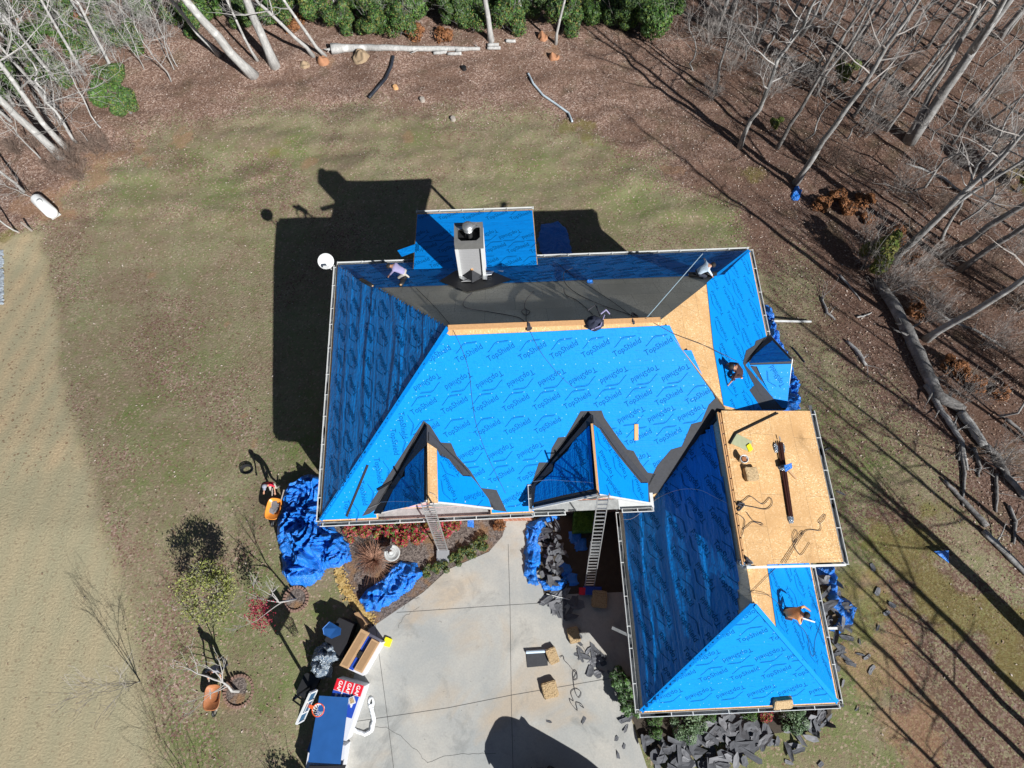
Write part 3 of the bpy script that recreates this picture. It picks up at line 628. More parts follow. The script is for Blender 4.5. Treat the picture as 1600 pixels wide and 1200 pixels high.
sheet('S', [(0.0, .06), (5.86, 6.10), (6.0, 6.02)] + [SP.px(*p) for p in step_px[2:13]] + [(13.7, .5), (9.1, .5), (9.1, .06), (7.25, .06), (7.25, .4), (2.4, .4), (2.4, .06)], M['sheet_tight'], srows, nails=nl, px=False, label='sunlit bright blue underlayment of the front slope, printed TopShield')
wr = []
kw = sqrt(1 + WP.ga ** 2)
for j, a in enumerate((.6, 1.45, 2.2, 3.02, 3.8, 4.6, 5.4)):
    b = .9 - (j % 3) * .37
    while b < 12: wr.append((b, -a * kw, .5 + (pi if j % 2 == 0 else 0))); b += 1.26
sheet('W', [(.13, .12), (5.94, 6.22), (5.94, 6.28), (.13, 12.25)], M['sheet_loose'], wr, px=False, label='wrinkled deep blue underlayment of the left slope', fold=.022)
kn = sqrt(1 + NP.gb ** 2)
nb = NP.px(600, 450)[1]
sheet('N', [(.12, 12.3), (DX - .1, 12.3), (DX - 2.45, nb + .05), (2.35, nb)], M['sheet'], grid(1.0, 19.8, nb * kn + .35, 12.1 * kn, 1.25, .92, .35, 0, .5), px=False, label='shaded blue underlayment strip along the back eave')
ke = sqrt(1 + EP.ga ** 2)
e1, e2 = EP.px(1103, 440), EP.px(1128, 640)
er = []
for j, a in enumerate((17.3, 18.1, 18.9, 19.7)):
    b = .8 + (j % 2) * .6
    while b < 12: er.append((b, -a * ke, .5 + (pi if j % 2 else 0))); b += 1.24
sheet('E', [(DX - .1, 3.45), (DX - .1, DY - .15), (17.55, 9.75), (16.85, 9.05), (16.6, 6), (16.62, 3.45)], M['sheet_tight'], er, px=False, label='blue underlayment strip along the right eave')
kg = sqrt(1 + GWP.ga ** 2); gr_ = []
for j, a in enumerate((13.3, 14.0, 14.7, 15.4, 16.0)):
    b = -7.2 + (j % 2) * .5
    while b < 2.5: gr_.append((b, -a * kg, .5 + (0 if j % 2 else pi))); b += 1.26
gw_px = [(996, 1108), (1172, 944), (1168, 935), (1115, 663), (1098, 680), (1075, 690), (1074, 708), (1040, 736), (1040, 748), (1012, 756), (985, 780)]
sheet('GW', [(12.98, -7.75), (16.1, -4.42)] + [GWP.px(1155, 900), GWP.px(1135, 780), GWP.px(1114, 664), GWP.px(1098, 680), GWP.px(1075, 690), GWP.px(1073, 708), GWP.px(1042, 730), GWP.px(1040, 748), (13.9, .0), (12.98, 0)], M['sheet_loose'], gr_, px=False, label='wrinkled deep blue underlayment of the garage slope above the driveway', fold=.022)
kgs = sqrt(1 + GSP.gb ** 2)
sheet('GS', [(13.0, -7.78), (20.68, -7.78), (16.6, -3.92), (16.45, -3.92)], M['sheet_tight'], grid(13.9, 20.3, -7.15 * kgs, -4.2 * kgs, 1.22, .92 * 1.1, .5, 1, .4), nails=nailrows(13, 20.6, [-7.6 * kgs, -6.75 * kgs, -5.85 * kgs, -4.95 * kgs]) + [(random.uniform(13, 20.5), random.uniform(-7.7, -4.2) * kgs) for _ in range(50)], px=False, label='sunlit blue underlayment of the garage hip end')
kge = sqrt(1 + GEP.ga ** 2)
gg = GEP.px(1198, 882); g2_ = GEP.px(1213, 984)
er = []
for j, a in enumerate((18.1, 18.9, 19.7, 20.4)):
    b = -7.0 + (j % 2) * .6
    while b < -2: er.append((b, -a * kge, .5 + (pi if j % 2 else 0))); b += 1.24
sheet('GE', [(20.68, -7.68), (20.68, -2), (gg[0], -2), (gg[0], gg[1]), g2_], M['sheet_tight'], er, px=False, label='blue underlayment on the right garage slope where an orange shirted roofer kneels')
def gab(key, poly, wd, mt='sheet_tight', **kw_): return sheet(key, poly, M[mt], wd, px=True, off=.045, **kw_)
def words(key, L):
    o = []
    for u, v, u2, v2 in L:                               # a word from its first to its last letter
        P = PLANES[key]; p, q = P.uv(*P.px(u, v)), P.uv(*P.px(u2, v2)); o.append(((p[0] + q[0]) / 2, (p[1] + q[1]) / 2, atan2(q[1] - p[1], q[0] - p[0])))
    return o
gab('G1L', [(600, 800), (622, 752), (634, 744), (634, 732), (650, 712), (664, 700), (664, 785), (640, 792)], words('G1L', [(642, 728, 655, 765), (630, 770, 655, 782)]), 'sheet')
gab('G1R', [(682, 703), (686, 712), (700, 718), (713, 735), (722, 744), (735, 745), (760, 772), (766, 792), (682, 784)], words('G1R', [(711, 782, 693, 744), (712, 737, 694, 718), (753, 772, 727, 780)]), nails=None)
gab('G2L', [(835, 785), (838, 760), (865, 737), (868, 724), (888, 705), (897, 690), (922, 665), (929, 764), (880, 774)], words('G2L', [(900, 690, 912, 722), (900, 730, 915, 762), (878, 740, 895, 765)]), 'sheet')
gab('G2R', [(926, 664), (935, 670), (955, 700), (975, 725), (1000, 755), (1011, 755), (1012, 785), (935, 772)], words('G2R', [(950, 698, 938, 675), (955, 745, 938, 708), (975, 742, 962, 712), (1005, 788, 990, 742), (970, 780, 950, 752)]))
gab('BS', [(1166, 570), (1236, 568), (1229, 637), (1214, 637), (1190, 590), (1182, 572)], words('BS', [(1222, 603, 1204, 572)]), nails=[BPS.uv(*BPS.px(random.uniform(1180, 1234), random.uniform(572, 636))) for _ in range(18)])
gab('BN', [(1170, 569), (1180, 552), (1197, 538), (1206, 533), (1237, 566)], [], 'sheet')
kh = sqrt(1 + SHP.gb ** 2); er = []
for j, v in enumerate((337, 367, 388, 411)):
    for u in range(665 + (j % 2) * -12, 850, 36 if j else 37):
        a, b = SHP.px(u, v + (0)); er.append((a, b * kh, .42 + (pi if j == 1 else 0)))
sheet('SH', [(3.9, 15.2), (9.76, 15.2), (9.76, 11.5), (3.9, 11.5)], M['sheet_tight'], er, px=False, off=.03)
sheet('SH', [SHP.px(u, v) for u, v in ((621, 392), (655, 380), (655, 392), (628, 402))], M['sheet'], None, px=False, off=.03, label='loose blue offcut hanging past the porch roof edge')
# felt in the valleys, up the chimney and along edges
def felt(key, pts, off=.036, mt='felt'): return sheet(key, pts, M[mt], None, off=off, name='felt_strip')
felt('S', [(566, 806), (662, 657), (672, 664), (689, 691), (705, 692), (714, 712), (735, 735), (752, 762), (776, 765), (792, 799), (776, 797), (672, 755), (592, 792), (578, 802)], .03)
felt('G1L', [(582, 802), (668, 676), (668, 696), (660, 703), (635, 730), (630, 745), (608, 778), (597, 803)], .05)
felt('G1R', [(669, 676), (790, 800), (770, 797), (762, 770), (742, 745), (722, 742), (714, 728), (700, 712), (688, 706), (678, 694), (669, 690)], .05)
felt('S', [(831, 755), (842, 722), (858, 722), (862, 700), (872, 683), (884, 682), (907, 642), (940, 641), (944, 652), (962, 678), (980, 702), (990, 704), (1000, 722), (1012, 738), (1024, 740), (1010, 765), (924, 780), (845, 770)], .03)
felt('G2L', [(832, 760), (924, 648), (924, 662), (900, 686), (866, 722), (864, 735), (838, 757), (835, 790), (832, 792)], .05)
felt('G2R', [(925, 648), (1013, 753), (1003, 754), (978, 724), (960, 700), (937, 668), (926, 662)], .05)
felt('S', [(1013, 755), (1026, 728), (1048, 702), (1065, 697), (1080, 662), (1096, 658), (1107, 632), (1118, 621), (1130, 628), (1136, 650), (1040, 765), (1012, 775)], .03)
felt('GW', [(1008, 757), (1127, 640), (1126, 650), (1114, 662), (1098, 676), (1076, 690), (1072, 704), (1042, 726), (1038, 744)], .032, 'felt_dk')
felt('E', [(1198, 526), (1180, 533), (1178, 540), (1165, 548), (1160, 568), (1164, 577), (1174, 596), (1184, 612), (1196, 628), (1210, 640), (1222, 640), (1164, 571)], .035)
felt('BS', [(1164, 572), (1178, 572), (1187, 590), (1196, 608), (1204, 622), (1202, 632), (1192, 622), (1180, 600)], .05)
felt('BN', [(1200, 527), (1206, 534), (1195, 542), (1178, 552), (1170, 567), (1164, 569)], .05, 'felt_dk')
felt('N', [(730, 458), (686, 441), (712, 424), (765, 424), (800, 438), (768, 450)], .05, 'felt_dk')
felt('E', [(1222, 640), (1190, 640), (1170, 610), (1180, 600)], .03)
# ridge and hip boards, underlayment steps, exposed edges
rm = MB(); rm.bar(H(5.95, 6.25, RZ + .03), H(13.96, 6.25, RZ + .03), .20, .05); rm.build('ridge_board', M['wood'], house)
sheet('G1R', [(666, 692), (681, 702), (683, 786), (667, 787)], M['osb'], None, off=.06, name='ridge_board')
gm = MB(); gm.bar(G2L.W(11.37, .1, .04), G2L.W(11.37, 2.9, .04), .09, .04); gm.build('ridge_board', M['wood'], house)
for P0, P1 in ((H(.05, .05, EV), H(5.95, 6.24, RZ)), (H(12.9, -7.8, GZ), H(16.52, -3.97, GR)), (H(20.75, -7.8, GZ), H(16.6, -4.0, GR)), (H(DX - .05, DY - .05, EV), H(17.6, 9.72, SP.z(0, 0) + (DX - 17.6) * .815))):
    hc = MB(); hc.bar(P0 + Vector((0, 0, .045)), P1 + Vector((0, 0, .045)), .17, .018); hc.build('hip_strip', M['sheet_tight'], house)
rb = MB()
for i in range(13):
    b0 = -2.5 + i * .44; rb.bar(H(16.44, b0, 7.13), H(16.44, b0 + .38, 7.13), .05, .1)
rb.bar(H(16.37, -2.6, 7.08), H(16.37, 3.2, 7.08), .05, .16); rb.build('roof_curb', M['wood'], house)
ds = MB()                                                 # cheeks and gutter of the raised roof
for b in (-2.45, 3.1): ds.slab([H(16.7, b, 6.92), H(20.9, b, 4.98), H(20.9, b + .1, 4.98), H(16.7, b + .1, 6.92)], 2.2, nrm=Vector((0, 0, 1)))
ds.slab([H(20.7, -2.45, 4.98), H(20.85, -2.45, 4.9), H(20.85, 3.1, 4.9), H(20.7, 3.1, 4.98)], 2.6, nrm=Vector((0, 0, 1)))
ds.build('wall', M['white'], house)
fm_ = MB(); fm_.bar(H(16.45, -2.70, 7.06), H(21.2, -2.68, 4.93), .08, .20); fm_.build('fascia', M['white'], house)
def gutter(a, b, out, name='gutter', w=.15, mt='gutter', joints=True):
    """open box gutter from a to b, out: horizontal unit direction away from the wall"""
    a, b = Vector(a), Vector(b); m = MB(); o = Vector((out[0], out[1], 0)).normalized(); d = (b - a)
    up = Vector((0, 0, 1))
    def quad(p0, p1, mi): m.poly([a + p0, b + p0, b + p1, a + p1], mi)
    m.bar(a + o * .012 + up * -.02, b + o * .012 + up * -.02, .02, .14, mi=0)
    m.bar(a + o * (w) + up * -.03, b + o * (w) + up * -.03, .022, .13, mi=1)
    m.bar(a + o * w / 2 - up * .09, b + o * w / 2 - up * .09, w, .015, mi=2)
    L = d.length; n = max(2, int(L / 1.1))
    for i in range(n + 1):
        p = a + d * min(1, max(0, (i + random.uniform(-.15, .15)) / n)); m.bar(p + up * .035, p + o * (w + .02) + up * .035, .03, .015, mi=1)
    random.seed(int(L * 100)); 
    for i in range(int(L * 1.2)):                         # scraps of shingle and leaves lying in it
        p = a + d * random.random() + o * w * .5 - up * .06; q = d.normalized() * random.uniform(.1, .35)
        m.bar(p - q, p + q, w * .7, .02, mi=3)
    m.bar(a - d.normalized() * .02, a + d.normalized() * .01, w, .13, mi=1) if 0 else None
    return m.build(name, [M['gutter'], M['white'], M['gutter'], M['shingle']], house)
uxv, uyv = Vector((UX.x, UX.y, 0)), Vector((UY.x, UY.y, 0))
gutter(H(0, -.05, EV - .03), H(9.0, -.02, EV - .03), -uyv)
gutter(H(0, 0, EV - .03), H(0, DY, EV - .03), -uxv)
gutter(H(0, DY, EV - .03), H(DX, DY, EV - .03), uyv)
gutter(H(DX, 7.8, EV - .03), H(DX, DY, EV - .03), uxv)
gutter(H(12.84, -7.87, GZ - .03), H(12.84, .0, GZ - .03), -uxv)
gutter(H(12.84, -7.87, GZ - .03), H(20.82, -7.87, GZ - .03), -uyv)
gutter(H(20.82, -7.87, GZ - .03), H(20.82, -2.6, GZ - .03), uxv)
gutter(H(21.16, -2.66, 4.97), H(21.16, 3.74, 4.97), uxv, w=.2)
gutter(H(3.84, 15.32, 3.96), H(9.82, 15.32, 3.96), uyv)
gutter(H(8.95, -.05, 5.0), H(8.95, 1.0, 5.0), -uxv)
gutter(H(8.95, -.1, 4.9), H(10.3, -.1, 4.9), -uyv)
gutter(H(12.6, -.1, 4.9), H(13.9, -.1, 4.9), -uyv)
# gables
def gable_wall(a0, a1, b, z0, ap, za, name, mt, th=.12, zs0=None, zs1=None):
    m = MB(); tp = [H(a0, b, z0), H(a1, b, z0)] + ([H(a1, b, zs1)] if zs1 else []) + [H(ap, b, za)] + ([H(a0, b, zs0)] if zs0 else [])
    n = len(tp); bk = [p + uyv * th for p in tp]
    m.mesh(tp + bk, [tuple(range(n)), tuple(range(2 * n - 1, n - 1, -1))] + [(i, n + i, n + (i + 1) % n, (i + 1) % n) for i in range(n)]); return m.build(name, mt, house)
gable_wall(2.5, 7.2, .40, 4.0, 4.87, 6.75, 'gable_wall', M['pink'])
gable_wall(9.15, 13.6, .50, 3.4, 11.37, 6.85, 'gable_wall', M['white'], zs0=4.9, zs1=4.9)
gable_wall(16.0, 17.0, -8, 0, 16.5, .1, 'foundation_vent', M['gutter'])
def rake(P0, P1, w=.10, h=.2, mt='white', nm='rake_board'): m = MB(); m.bar(P0, P1, w, h); return m.build(nm, M[mt], house)
rake(G1L.W(2.3, .20, -.06), G1L.W(4.87, .20, -.06), .06, .14); rake(G1R.W(7.4, .20, -.06), G1R.W(4.87, .20, -.06), .06, .14)
rake(G2L.W(8.9, .04, -.06), G2L.W(11.37, .15, -.06), .07, .16); rake(G2R.W(13.85, .04, -.06), G2R.W(11.37, .15, -.06), .07, .16)
rake(BPS.W(20.57, 4.1, -.08), BPS.W(20.57, 5.93, -.08), .04, .14); rake(BPN.W(20.57, 7.76, -.08), BPN.W(20.57, 5.93, -.08), .04, .14)
m = MB(); m.slab([H(9.0, -.12, 4.86), H(10.4, -.12, 4.86), H(10.4, .5, 4.9), H(9.0, .5, 4.9)], .1); m.build('soffit', M['gutter'], house)
m = MB(); m.slab([H(12.5, -.12, 4.86), H(13.95, -.12, 4.86), H(13.95, .5, 4.9), H(12.5, .5, 4.9)], .1); m.build('soffit', M['white'], house)
m = MB(); m.slab([H(.3, .02, 3.97), H(20, .02, 3.97), H(20, .44, 3.97), H(.3, .44, 3.97)], .04); m.build('soffit', M['gutter'], house)
for a in (10.6, 12.1):                                    # window in the second gable, panel in the first
    m = MB(); m.box(H(a, .46, 5.3), (.9, .06, 1.2), Matrix.Rotation(YAW, 3, 'Z')); wf = m.build('window', M['white'], house)
    m = MB(); m.box(H(a, .42, 5.3), (.74, .03, 1.02), Matrix.Rotation(YAW, 3, 'Z')); m.build('pane', M['glass'], wf)
m = MB(); vx = Matrix.Rotation(YAW, 3, 'Z')
m.box(H(5.5, .33, 5.25), (1.5, .06, .75), vx); pv = m.build('gable_vent', M['white'], house)
m = MB()
for i in range(5): m.box(H(5.5, .28, 4.98 + i * .13), (1.34, .03, .05), vx)
m.build('louvre', M['gutter'], pv)
bumpw = MB(); bumpw.mesh([H(20.45, 4.3, 3.9), H(20.45, 7.5, 3.9), H(20.45, 5.93, 5.4), H(20.33, 4.3, 3.9), H(20.33, 7.5, 3.9), H(20.33, 5.93, 5.4)], [(0, 1, 2), (5, 4, 3), (0, 3, 4, 1), (1, 4, 5, 2), (2, 5, 3, 0)]); bumpw.build('gable_wall', M['white'], house)
# chimney
chx0, chx1, chb0, chb1, cht = 6.2, 7.28, 10.5, 11.4, 8.55
cm_ = MB(); wall_box(chx0 + .03, chx1 - .03, chb0 + .03, chb1 - .03, 4.5, cht - .45, mb=cm_); chim = cm_.build('chimney', M['siding'], house)
cc = MB()
for a in (chx0, chx1):
    for b in (chb0, chb1): cc.bar(H(a, b, 4.6), H(a, b, cht - .42), .14, .14, up=uyv)
cc.build('corner_board', M['white'], chim)
cp = MB(); t = .07                                        # open metal shroud on top
for a0, a1, b0, b1 in ((chx0 - .06, chx1 + .06, chb0 - .06, chb0 + t), (chx0 - .06, chx1 + .06, chb1 - t, chb1 + .06), (chx0 - .06, chx0 + t, chb0 + t + .002, chb1 - t - .002), (chx1 - t, chx1 + .06, chb0 + t + .002, chb1 - t - .002)): wall_box(a0, a1, b0, b1, cht - .43, cht, mb=cp)
for a, b, sa, sb in ((chx0, chb0, 1, 1), (chx1, chb0, -1, 1), (chx0, chb1, 1, -1), (chx1, chb1, -1, -1)):
    cp.slab([H(a + sa * .02, b + sb * .02, cht + .005), H(a + sa * .27, b + sb * .02, cht + .005), H(a + sa * .02, b + sb * .27, cht + .005)], .02, nrm=Vector((0, 0, 1)))
cp.build('chimney_shroud', M['grey_sid'], chim)
ci = MB(); wall_box(chx0 + .08, chx1 - .08, chb0 + .08, chb1 - .08, cht - .5, cht - .40, mb=ci); ci.build('chimney_pan', M['black'], chim)
fl = MB(); fc_ = H(6.74, 10.98, 0)
fl.lathe([(.15, cht - .4), (.15, cht + .18), (.205, cht + .18), (.205, cht + .23), (.15, cht + .23), (.15, cht + .28), (.205, cht + .28), (.205, cht + .33), (.16, cht + .33), (.16, cht + .38), (.235, cht + .40), (.235, cht + .44), (.10, cht + .50), (.001, cht + .52)], fc_, 24); fl.build('flue_cap', M['steel'], chim, True)
fs = MB(); fs.slab([H(6.25, 11.25, cht + .03), H(7.0, 11.3, cht + .03), H(7.25, 11.2, cht + .03), H(6.3, 11.1, cht + .03)], .02); fs.build('flashing', M['steel'], chim); fs = MB(); fs.slab([H(6.75, 11.0, cht + .06), H(7.1, 11.42, cht + .06), H(6.8, 11.44, cht + .06)], .02); fs.build('flashing', M['steel'], chim)
fl2 = MB(); nz = lambda a, b, o=.12: NP.W(a, b, o)
fl2.slab([nz(6.25, 10.45), nz(6.5, 10.1), nz(6.35, 9.95), nz(6.15, 10.2)], .02); fl2.build('flashing', M['steel'], chim); fl2 = MB(); fl2.slab([nz(6.5, 10.0), nz(6.75, 10.25), nz(6.75, 9.85), nz(6.25, 9.85)], .02); fl2.build('flashing', M['steel'], chim); fl2 = MB(); fl2.slab([nz(7.15, 10.35), nz(7.4, 10.35), nz(7.4, 9.95), nz(7.2, 10.0)], .02); fl2.build('flashing', M['steel'], chim); fl2 = MB(); fl2.slab([nz(7.35, 10.7), nz(7.7, 10.8), nz(7.6, 10.45), nz(7.3, 10.4)], .02); fl2.build('flashing', M['steel'], chim); fl2 = MB(); fl2.slab([nz(7.9, 10.85), nz(8.15, 10.8), nz(8.1, 10.7)], .02)
fl2.build('flashing', M['steel'], chim)
cr = MB(); ap = NP.W(6.74, 9.75, .08); e0 = H(6.25, 10.45, NP.z(6.2, 10.5) + .08); e1_ = H(7.25, 10.45, NP.z(7.2, 10.5) + .08); tp = H(6.74, 10.47, NP.z(6.7, 9.8) + .08)
cr.mesh([ap, e0, tp, e1_], [(0, 2, 1), (0, 3, 2), (1, 2, 3), (0, 1, 3)]); cr.build('roof_cricket', M['felt'], chim)
m = MB(); m.box(NP.W(6.74, 10.25, .4), (.10, .06, .35), vx); m.build('brace', M['wood'], chim)
# entry
ent = MB(); ent.slab([Z(786, 803, .16), Z(834, 800, .16), Z(832, 813, .16), Z(786, 814, .16)], .3, nrm=Vector((0, 0, 1))); ent.build('entry_step', M['brick'], house)
# small marks on the roof: thin black strips laid on the slopes
m = MB(); sp = SP.px(575, 726), SP.px(542, 806); m.bar(SP.W(*sp[0], .05), SP.W(*sp[1], .05), .09, .02, up=SP.n()); m.build('felt_strip', M['felt_dk'], house)
m = MB(); sp = G1L.px(586, 766), G1L.px(615, 750); p0, p1 = R(590, 764, .09), R(615, 750, .09); m.bar(p0, p1, .08, .02); m.build('felt_strip', M['felt_dk'], house)
# ================================================================== things
def lie(P, up): P = Vector(P); P.z += up; return P
def simple_thing(name, mb, mt, label, cat, group=None, loc=None, smooth=False):
    if loc is None:
        V = np.array(mb.v); loc = (V[:, 0].mean(), V[:, 1].mean(), V[:, 2].min())
    return tag(mb.build(name, mt, None, smooth, loc), label, cat, group)
# ---- trees
def limb(mb, p, d, L, r, depth, rnd, up=.25, seg=5, kids=4, spread=.9, nt=4):
    pts, rs = [p.copy()], [r]; q = p.copy(); d = d.normalized(); n = seg
    nodes = []
    for i in range(n):
        d = (d + Vector((rnd.uniform(-1, 1), rnd.uniform(-1, 1), rnd.uniform(-1, 1))) * .20 + Vector((0, 0, up * .3))).normalized()
        q = q + d * (L / n); pts.append(q.copy()); rs.append(max(.0055, r * (1 - (i + 1) / (n + .6)))); nodes.append((q.copy(), d.copy(), rs[-1], (i + 1) / n))
    mb.tube(pts, rs, nt if r > .02 else 3, cap=False)
    if depth > 0:
        for k in range(kids):
            q, d0, rr, f = nodes[min(n - 1, int(rnd.uniform(.15, 1) * n))]
            ax = Vector((rnd.uniform(-1, 1), rnd.uniform(-1, 1), rnd.uniform(-.5, .8))).normalized()
            dd = (d0 + ax * spread).normalized()
            limb(mb, q, dd, L * rnd.uniform(.38, .62) * (1.15 - f * .4), max(.004, rr * .7), depth - 1, rnd, up, max(3, seg - 1), kids, spread, 3)
def tree_proto(seed, h, r0, first=.45, nb=12, bl=.28, forks=0, wob=.012, depth=2, kids=4, nt=9):
    rnd = random.Random(seed); tr, cr = MB(), MB(); n = 14; pts, rs = [], []; q = Vector((0, 0, -.25)); off = Vector((0, 0, 0))
    for i in range(n + 1):
        f = i / n; off += Vector((rnd.uniform(-1, 1), rnd.uniform(-1, 1), 0)) * h * wob
        pts.append(Vector((off.x, off.y, -.25 + f * h))); rs.append(r0 * (1 - f * .93) * (1.35 if i == 0 else 1))
    tr.tube(pts, rs, nt)
    def at(f): k = min(n - 1, int(f * n)); t = f * n - k; return pts[k].lerp(pts[k + 1], t), rs[k] * (1 - t) + rs[k + 1] * t
    for j in range(forks):
        f = rnd.uniform(.25, .5); p, r = at(f); a = rnd.random() * 6.28; d = Vector((cos(a) * .22, sin(a) * .22, 1)); L = h * (1 - f) * .85
        path, rr = [p.copy()], [r * .75]; q = p.copy()
        for i in range(8):
            d = (d.normalized() + Vector((rnd.uniform(-.08, .08), rnd.uniform(-.08, .08), .06))); q = q + d.normalized() * L / 8; path.append(q.copy()); rr.append(r * .75 * (1 - (i + 1) / 8.4))
            if i > 2: limb(cr, q.copy(), Vector((rnd.uniform(-1, 1), rnd.uniform(-1, 1), .5)), L * .3, rr[-1] * .6, depth - 1, rnd, kids=kids)
        tr.tube(path, rr, 6)
    for j in range(nb):
        f = first + (1 - first) * (j + rnd.random()) / nb * .97; p, r = at(f); a = j * 2.4 + rnd.uniform(-.6, .6)
        d = Vector((cos(a), sin(a), rnd.uniform(.25, .9))); limb(cr, p, d, h * bl * (1.15 - f * .6) * rnd.uniform(.7, 1.2), max(.012, r * .5), depth, rnd, kids=kids)
    return tr, cr
def make_tree(seed, bark, twig, name='bare_tree', **k):
    tr, cr = tree_proto(seed, **k); o = empty(name, (0, 0, 0)); o['h'] = 0.0; del o['h']
    local('trunk', tr, M[bark], o, True); local('crown', cr, M[twig], o); return o
PROTO = {}
def use_tree(key, make, loc, label, cat='tree', group=None, rz=0, sc=1.0, lean=None, srz=None):
    if key not in PROTO: PROTO[key] = make(); o = PROTO[key]
    else: o = copy_tree(PROTO[key])
    for kk in ('label', 'category', 'group', 'kind'):
        if kk in o: del o[kk]
    o.location = loc; o.scale = (sc, sc, sc) if not isinstance(sc, tuple) else sc
    q = Matrix.Rotation(rz, 3, 'Z')
    if lean is not None: q = Vector((0, 0, 1)).rotation_difference(lean.normalized()).to_matrix() @ q
    o.rotation_euler = q.to_euler(); tag(o, label, cat, group); return o
KIND = dict(
    A=lambda: make_tree(1, 'bark', 'twig', h=20, r0=.19, first=.42, nb=17, bl=.20, wob=.005, depth=3, kids=3),
    B=lambda: make_tree(2, 'bark', 'twig', h=20, r0=.24, first=.45, nb=15, bl=.22, forks=1, wob=.005, depth=3, kids=3),
    C=lambda: make_tree(3, 'bark_d', 'twig', h=20, r0=.16, first=.35, nb=18, bl=.17, wob=.006, depth=3, kids=3),
    D=lambda: make_tree(4, 'bark', 'twig_w', h=20, r0=.15, first=.3, nb=18, bl=.19, wob=.012, depth=3, kids=3),
    W=lambda: make_tree(5, 'bark_w', 'twig_w', h=20, r0=.36, first=.5, nb=14, bl=.24, wob=.006, depth=3, kids=3),
    V=lambda: make_tree(6, 'bark_w', 'twig_w', h=20, r0=.17, first=.25, nb=20, bl=.22, wob=.012, depth=3, kids=3),
    S=lambda: make_tree(7, 'bark_w', 'twig_w', h=8, r0=.055, first=.2, nb=16, bl=.34, wob=.02, nt=6),
    T=lambda: make_tree(8, 'bark', 'twig', h=8, r0=.06, first=.2, nb=14, bl=.34, wob=.03, nt=6))
def aim(u, v, u2, v2):
    g = G(u, v); best = None
    for i in range(10, 210):
        h = i * .1; p = Z(u2, v2, g.z + h); o = (p - g).xy.length
        if best is None or o / (h + 3) < best[0]: best = (o / (h + 3), p - g)
    return g, best[1]
WG = 'bare hardwoods in the woods right of the yard'; LGp = 'bare pale trees at the left edge of the yard'
rt = [ # base px, second px, kind, height, radius factor, label
 (1245, 286, 1370, 95, 'A', 19, 1.15, 'tall bare tree rising beside the small blue bundle at the edge of the yard'),
 (1160, 235, 1230, 110, 'D', 17, 1.3, 'bare tree at the wood edge whose long shadow reaches the tall evergreens'),
 (1213, 232, 1300, 90, 'C', 17, 1.0, 'thin bare tree behind the mossy green pine sapling'),
 (1424, 218, 1570, 20, 'B', 21, 1.5, 'thick bare trunk, broadest of the close pair in the upper right woods'),
 (1419, 217, 1500, 60, 'A', 20, 1.15, 'slimmer dark trunk rising from the same foot as the broadest woodland tree'),
 (1427, 150, 1530, 20, 'A', 18, .9, 'left one of two slender grey trees growing close together in the upper right woods'),
 (1434, 151, 1545, 18, 'C', 18, .9, 'right one of two slender grey trees growing close together in the upper right woods'),
 (1486, 224, 1560, 125, 'C', 15, .9, 'dark leaning bare tree right of the broad forked pair'),
 (1545, 192, 1600, 150, 'D', 12, .8, None), (1440, 292, 1470, 250, 'T', 8, 1.6, 'short grey tree behind the pale fallen branch in the right woods'),
 (1508, 300, 1600, 190, 'D', 15, 1.1, 'pale branching tree in front of the green pine at the right edge'),
 (1448, 74, 1495, 0, 'C', 15, .8, None), (1467, 76, 1530, 0, 'C', 16, .8, None), (1372, 80, 1420, 0, 'A', 15, .9, None), (1322, 220, 1350, 190, 'T', 7, 1.0, None),
 (1280, 100, 1310, 30, 'C', 14, .9, None), (1282, 105, 1340, 10, 'D', 15, 1.0, None),
 (1119, 145, 1134, 72, 'C', 9, 1.5, 'short crooked bare tree in the grey brush right of the tall evergreens'), (1088, 115, 1095, 55, 'T', 7, 1.2, None), (1142, 25, 1152, 0, 'A', 14, 1.2, None),
 (1393, 409, 1500, 300, 'B', 15, 1.35, 'thick pale broken trunk beside the ivy covered stump'),
 (1473, 378, 1504, 325, 'D', 14, 1.0, 'slender bare tree right of the thick pale broken trunk'),
 (1474, 402, 1600, 320, 'C', 19, 1.4, 'dark bare tree, upper of two leaning parallel toward the right edge'),
 (1497, 421, 1600, 345, 'C', 19, 1.2, 'dark bare tree, lower of two leaning parallel toward the right edge'),
 (1444, 529, 1600, 440, 'A', 18, 1.2, 'bare tree growing beside the large fallen trunk on the right'),
 (1512, 352, 1560, 300, 'T', 9, 1.2, None), (1375, 150, 1430, 70, 'D', 13, .7, None), (1255, 215, 1300, 140, 'T', 9, 1.0, None), (1345, 60, 1385, 0, 'C', 14, .9, None), (1230, 40, 1250, 0, 'A', 14, .8, None),
 (1205, 90, 1222, 30, 'T', 9, 1.3, None), (1560, 60, 1600, 10, 'B', 17, 1.1, None), (1590, 260, 1640, 200, 'A', 17, .9, None), (1575, 480, 1640, 440, 'T', 10, 1.2, None), (1560, 640, 1630, 600, 'T', 9, 1.0, None)]
random.seed(21)
for (u, v, u2, v2, kd, h, rf, lb) in rt:
    g, l = aim(u, v, u2, v2); hp = 8 if kd in 'ST' else 20; s = h / hp; w = s * rf if hp == 20 else s * rf
    use_tree(kd, KIND[kd], g, lb or 'bare grey hardwood among many alike in the leaf covered woods on the upper right', 'tree', WG, random.random() * 6.28, (max(w, s * .9), max(w, s * .9), s), l)
